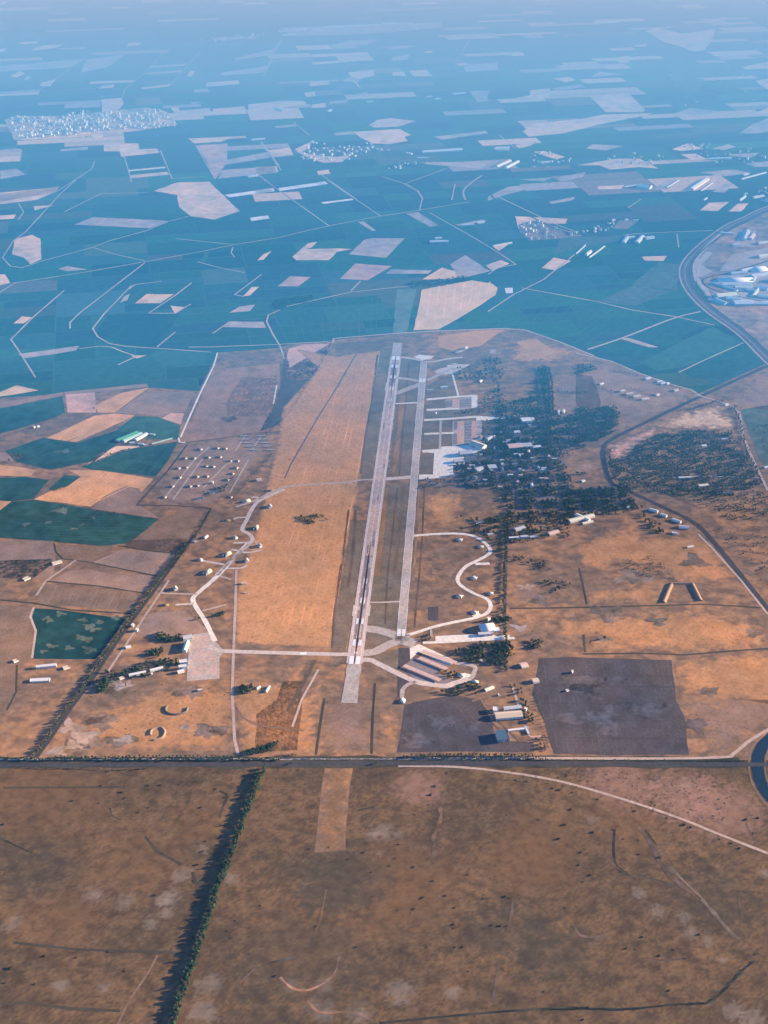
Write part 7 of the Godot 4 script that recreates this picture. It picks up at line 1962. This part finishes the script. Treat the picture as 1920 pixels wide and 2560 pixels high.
	rows.append_array(l.call("c", [0, 985, 60, 985, 110, 990], 9.0, 3.0, 0.9))
	rows.append_array(l.call("b", [1060, 620, 1200, 630, 1500, 635], 10.0, 4.0, 0.7))
	rows.append_array(l.call("c", [140, 215, 300, 265, 420, 310, 550, 360], 11.0, 5.0, 0.6))
	rows.append_array(l.call("c", [420, 240, 520, 255, 620, 290, 680, 310], 11.0, 4.0, 0.5))
	rows.append_array(l.call("c", [330, 100, 440, 110, 560, 150], 11.0, 4.0, 0.6))
	rows.append_array(l.call("O", [430, 430, 520, 420, 640, 430, 620, 460], 9.0, 8.0, 0.3))
	rows.append_array(l.call("O", [50, 465, 150, 478, 270, 490], 10.0, 3.0, 0.25))
	rows.append_array(l.call("R", [700, 632, 860, 625, 1040, 628, 1260, 608, 1400, 600, 1470, 545, 1540, 470, 1600, 420], 6.0, 3.0, 0.3))
	rows.append_array(l.call("R", [0, 685, 220, 662, 430, 645, 660, 628], 12.0, 2.0, 0.2))
	rows.append_array(l.call("M", [1140, 420, 1110, 500, 1060, 590, 1000, 680], 8.0, 7.0, 0.3))
	rows.append_array(l.call("M", [1060, 380, 1160, 350, 1230, 370], 8.0, 8.0, 0.3))
	wood(rows, "broad", "roadside_trees", "rows of dark trees lining roads, lanes and drains", "tree row")
	# groves of olives and fruit trees east of the base
	var orchard := []
	orchard.append_array(w.call("c", [290, 880, 430, 840, 560, 720, 700, 650, 1000, 610, 1350, 620, 1420, 760, 1500, 900, 1560, 1000, 1580, 1100, 1300, 1180, 1000, 1180, 760, 1160, 540, 1130, 380, 1080], 10.0, 0.75, 0.2, 1.75))
	orchard.append_array(w.call("c", [1040, 1150, 1500, 1120, 1640, 1150, 1700, 1250, 1600, 1382, 1340, 1382, 1100, 1260, 900, 1200], 15.0, 0.6, 0.15, 1.7))
	orchard.append_array(w.call("c", [0, 430, 330, 400, 390, 480, 330, 640, 220, 680, 100, 720, 0, 800], 9.5, 0.85, 0.3, 1.8))
	orchard.append_array(w.call("L", [1340, 60, 1659, 40, 1900, 60, 1900, 420, 1659, 420, 1560, 260], 17.0, 0.4, 0.1, 1.4))
	orchard.append_array(w.call("I", [1560, 500, 1659, 480, 1900, 480, 1900, 720, 1659, 690], 17.0, 0.5, 0.1, 1.4))
	orchard.append_array(w.call("L", [760, 260, 960, 200, 1060, 290, 1130, 360, 900, 360], 13.0, 0.6, 0.1, 0.9))
	wood(orchard, "olive", "orchard", "orchards of low trees between lanes east of the base", "orchard")
	# low scrub: tufts nobody could count
	var tufts := []
	tufts.append_array(w.call("Z", [0, 1670, 560, 1670, 380, 2212, 0, 2212], 19.0, 0.5, 0.08, 0.5))
	tufts.append_array(w.call("Z", [590, 1670, 1000, 1665, 1500, 1800, 1659, 1850, 1659, 2212, 430, 2212], 21.0, 0.5, 0.06, 0.5))
	tufts.append_array(w.call("Z", [1060, 1670, 1600, 1670, 1600, 1780, 1500, 1780, 1300, 1710], 14.0, 0.6, 0.1, 0.7))
	tufts.append_array(w.call("L", [130, 540, 1659, 540, 1659, 760, 600, 790, 200, 780], 26.0, 0.4, 0.0, 0.7))
	tufts.append_array(w.call("K", [930, 110, 1480, 110, 1480, 600, 900, 640], 26.0, 0.4, 0.0, 0.6))
	tufts.append_array(w.call("G", [1295, 60, 1659, 20, 1659, 200, 1560, 432, 1085, 488, 1240, 110], 22.0, 0.5, 0.1, 0.8))
	tufts.append_array(w.call("H", [860, 115, 980, 115, 920, 800, 785, 805], 22.0, 0.4, 0.0, 0.6))
	tufts.append_array(w.call("K", [770, -210, 910, -215, 850, 480, 830, 640, 660, 610, 735, 0], 22.0, 0.4, 0.0, 0.6))
	tufts.append_array(w.call("J", [470, 1185, 480, 900, 700, 850, 1100, 830, 1360, 850, 1370, 1185], 26.0, 0.4, 0.0, 0.7))
	wood(tufts, "bush", "scrub_bushes", "low dark tufts of scrub over the dry ground", "scrub")
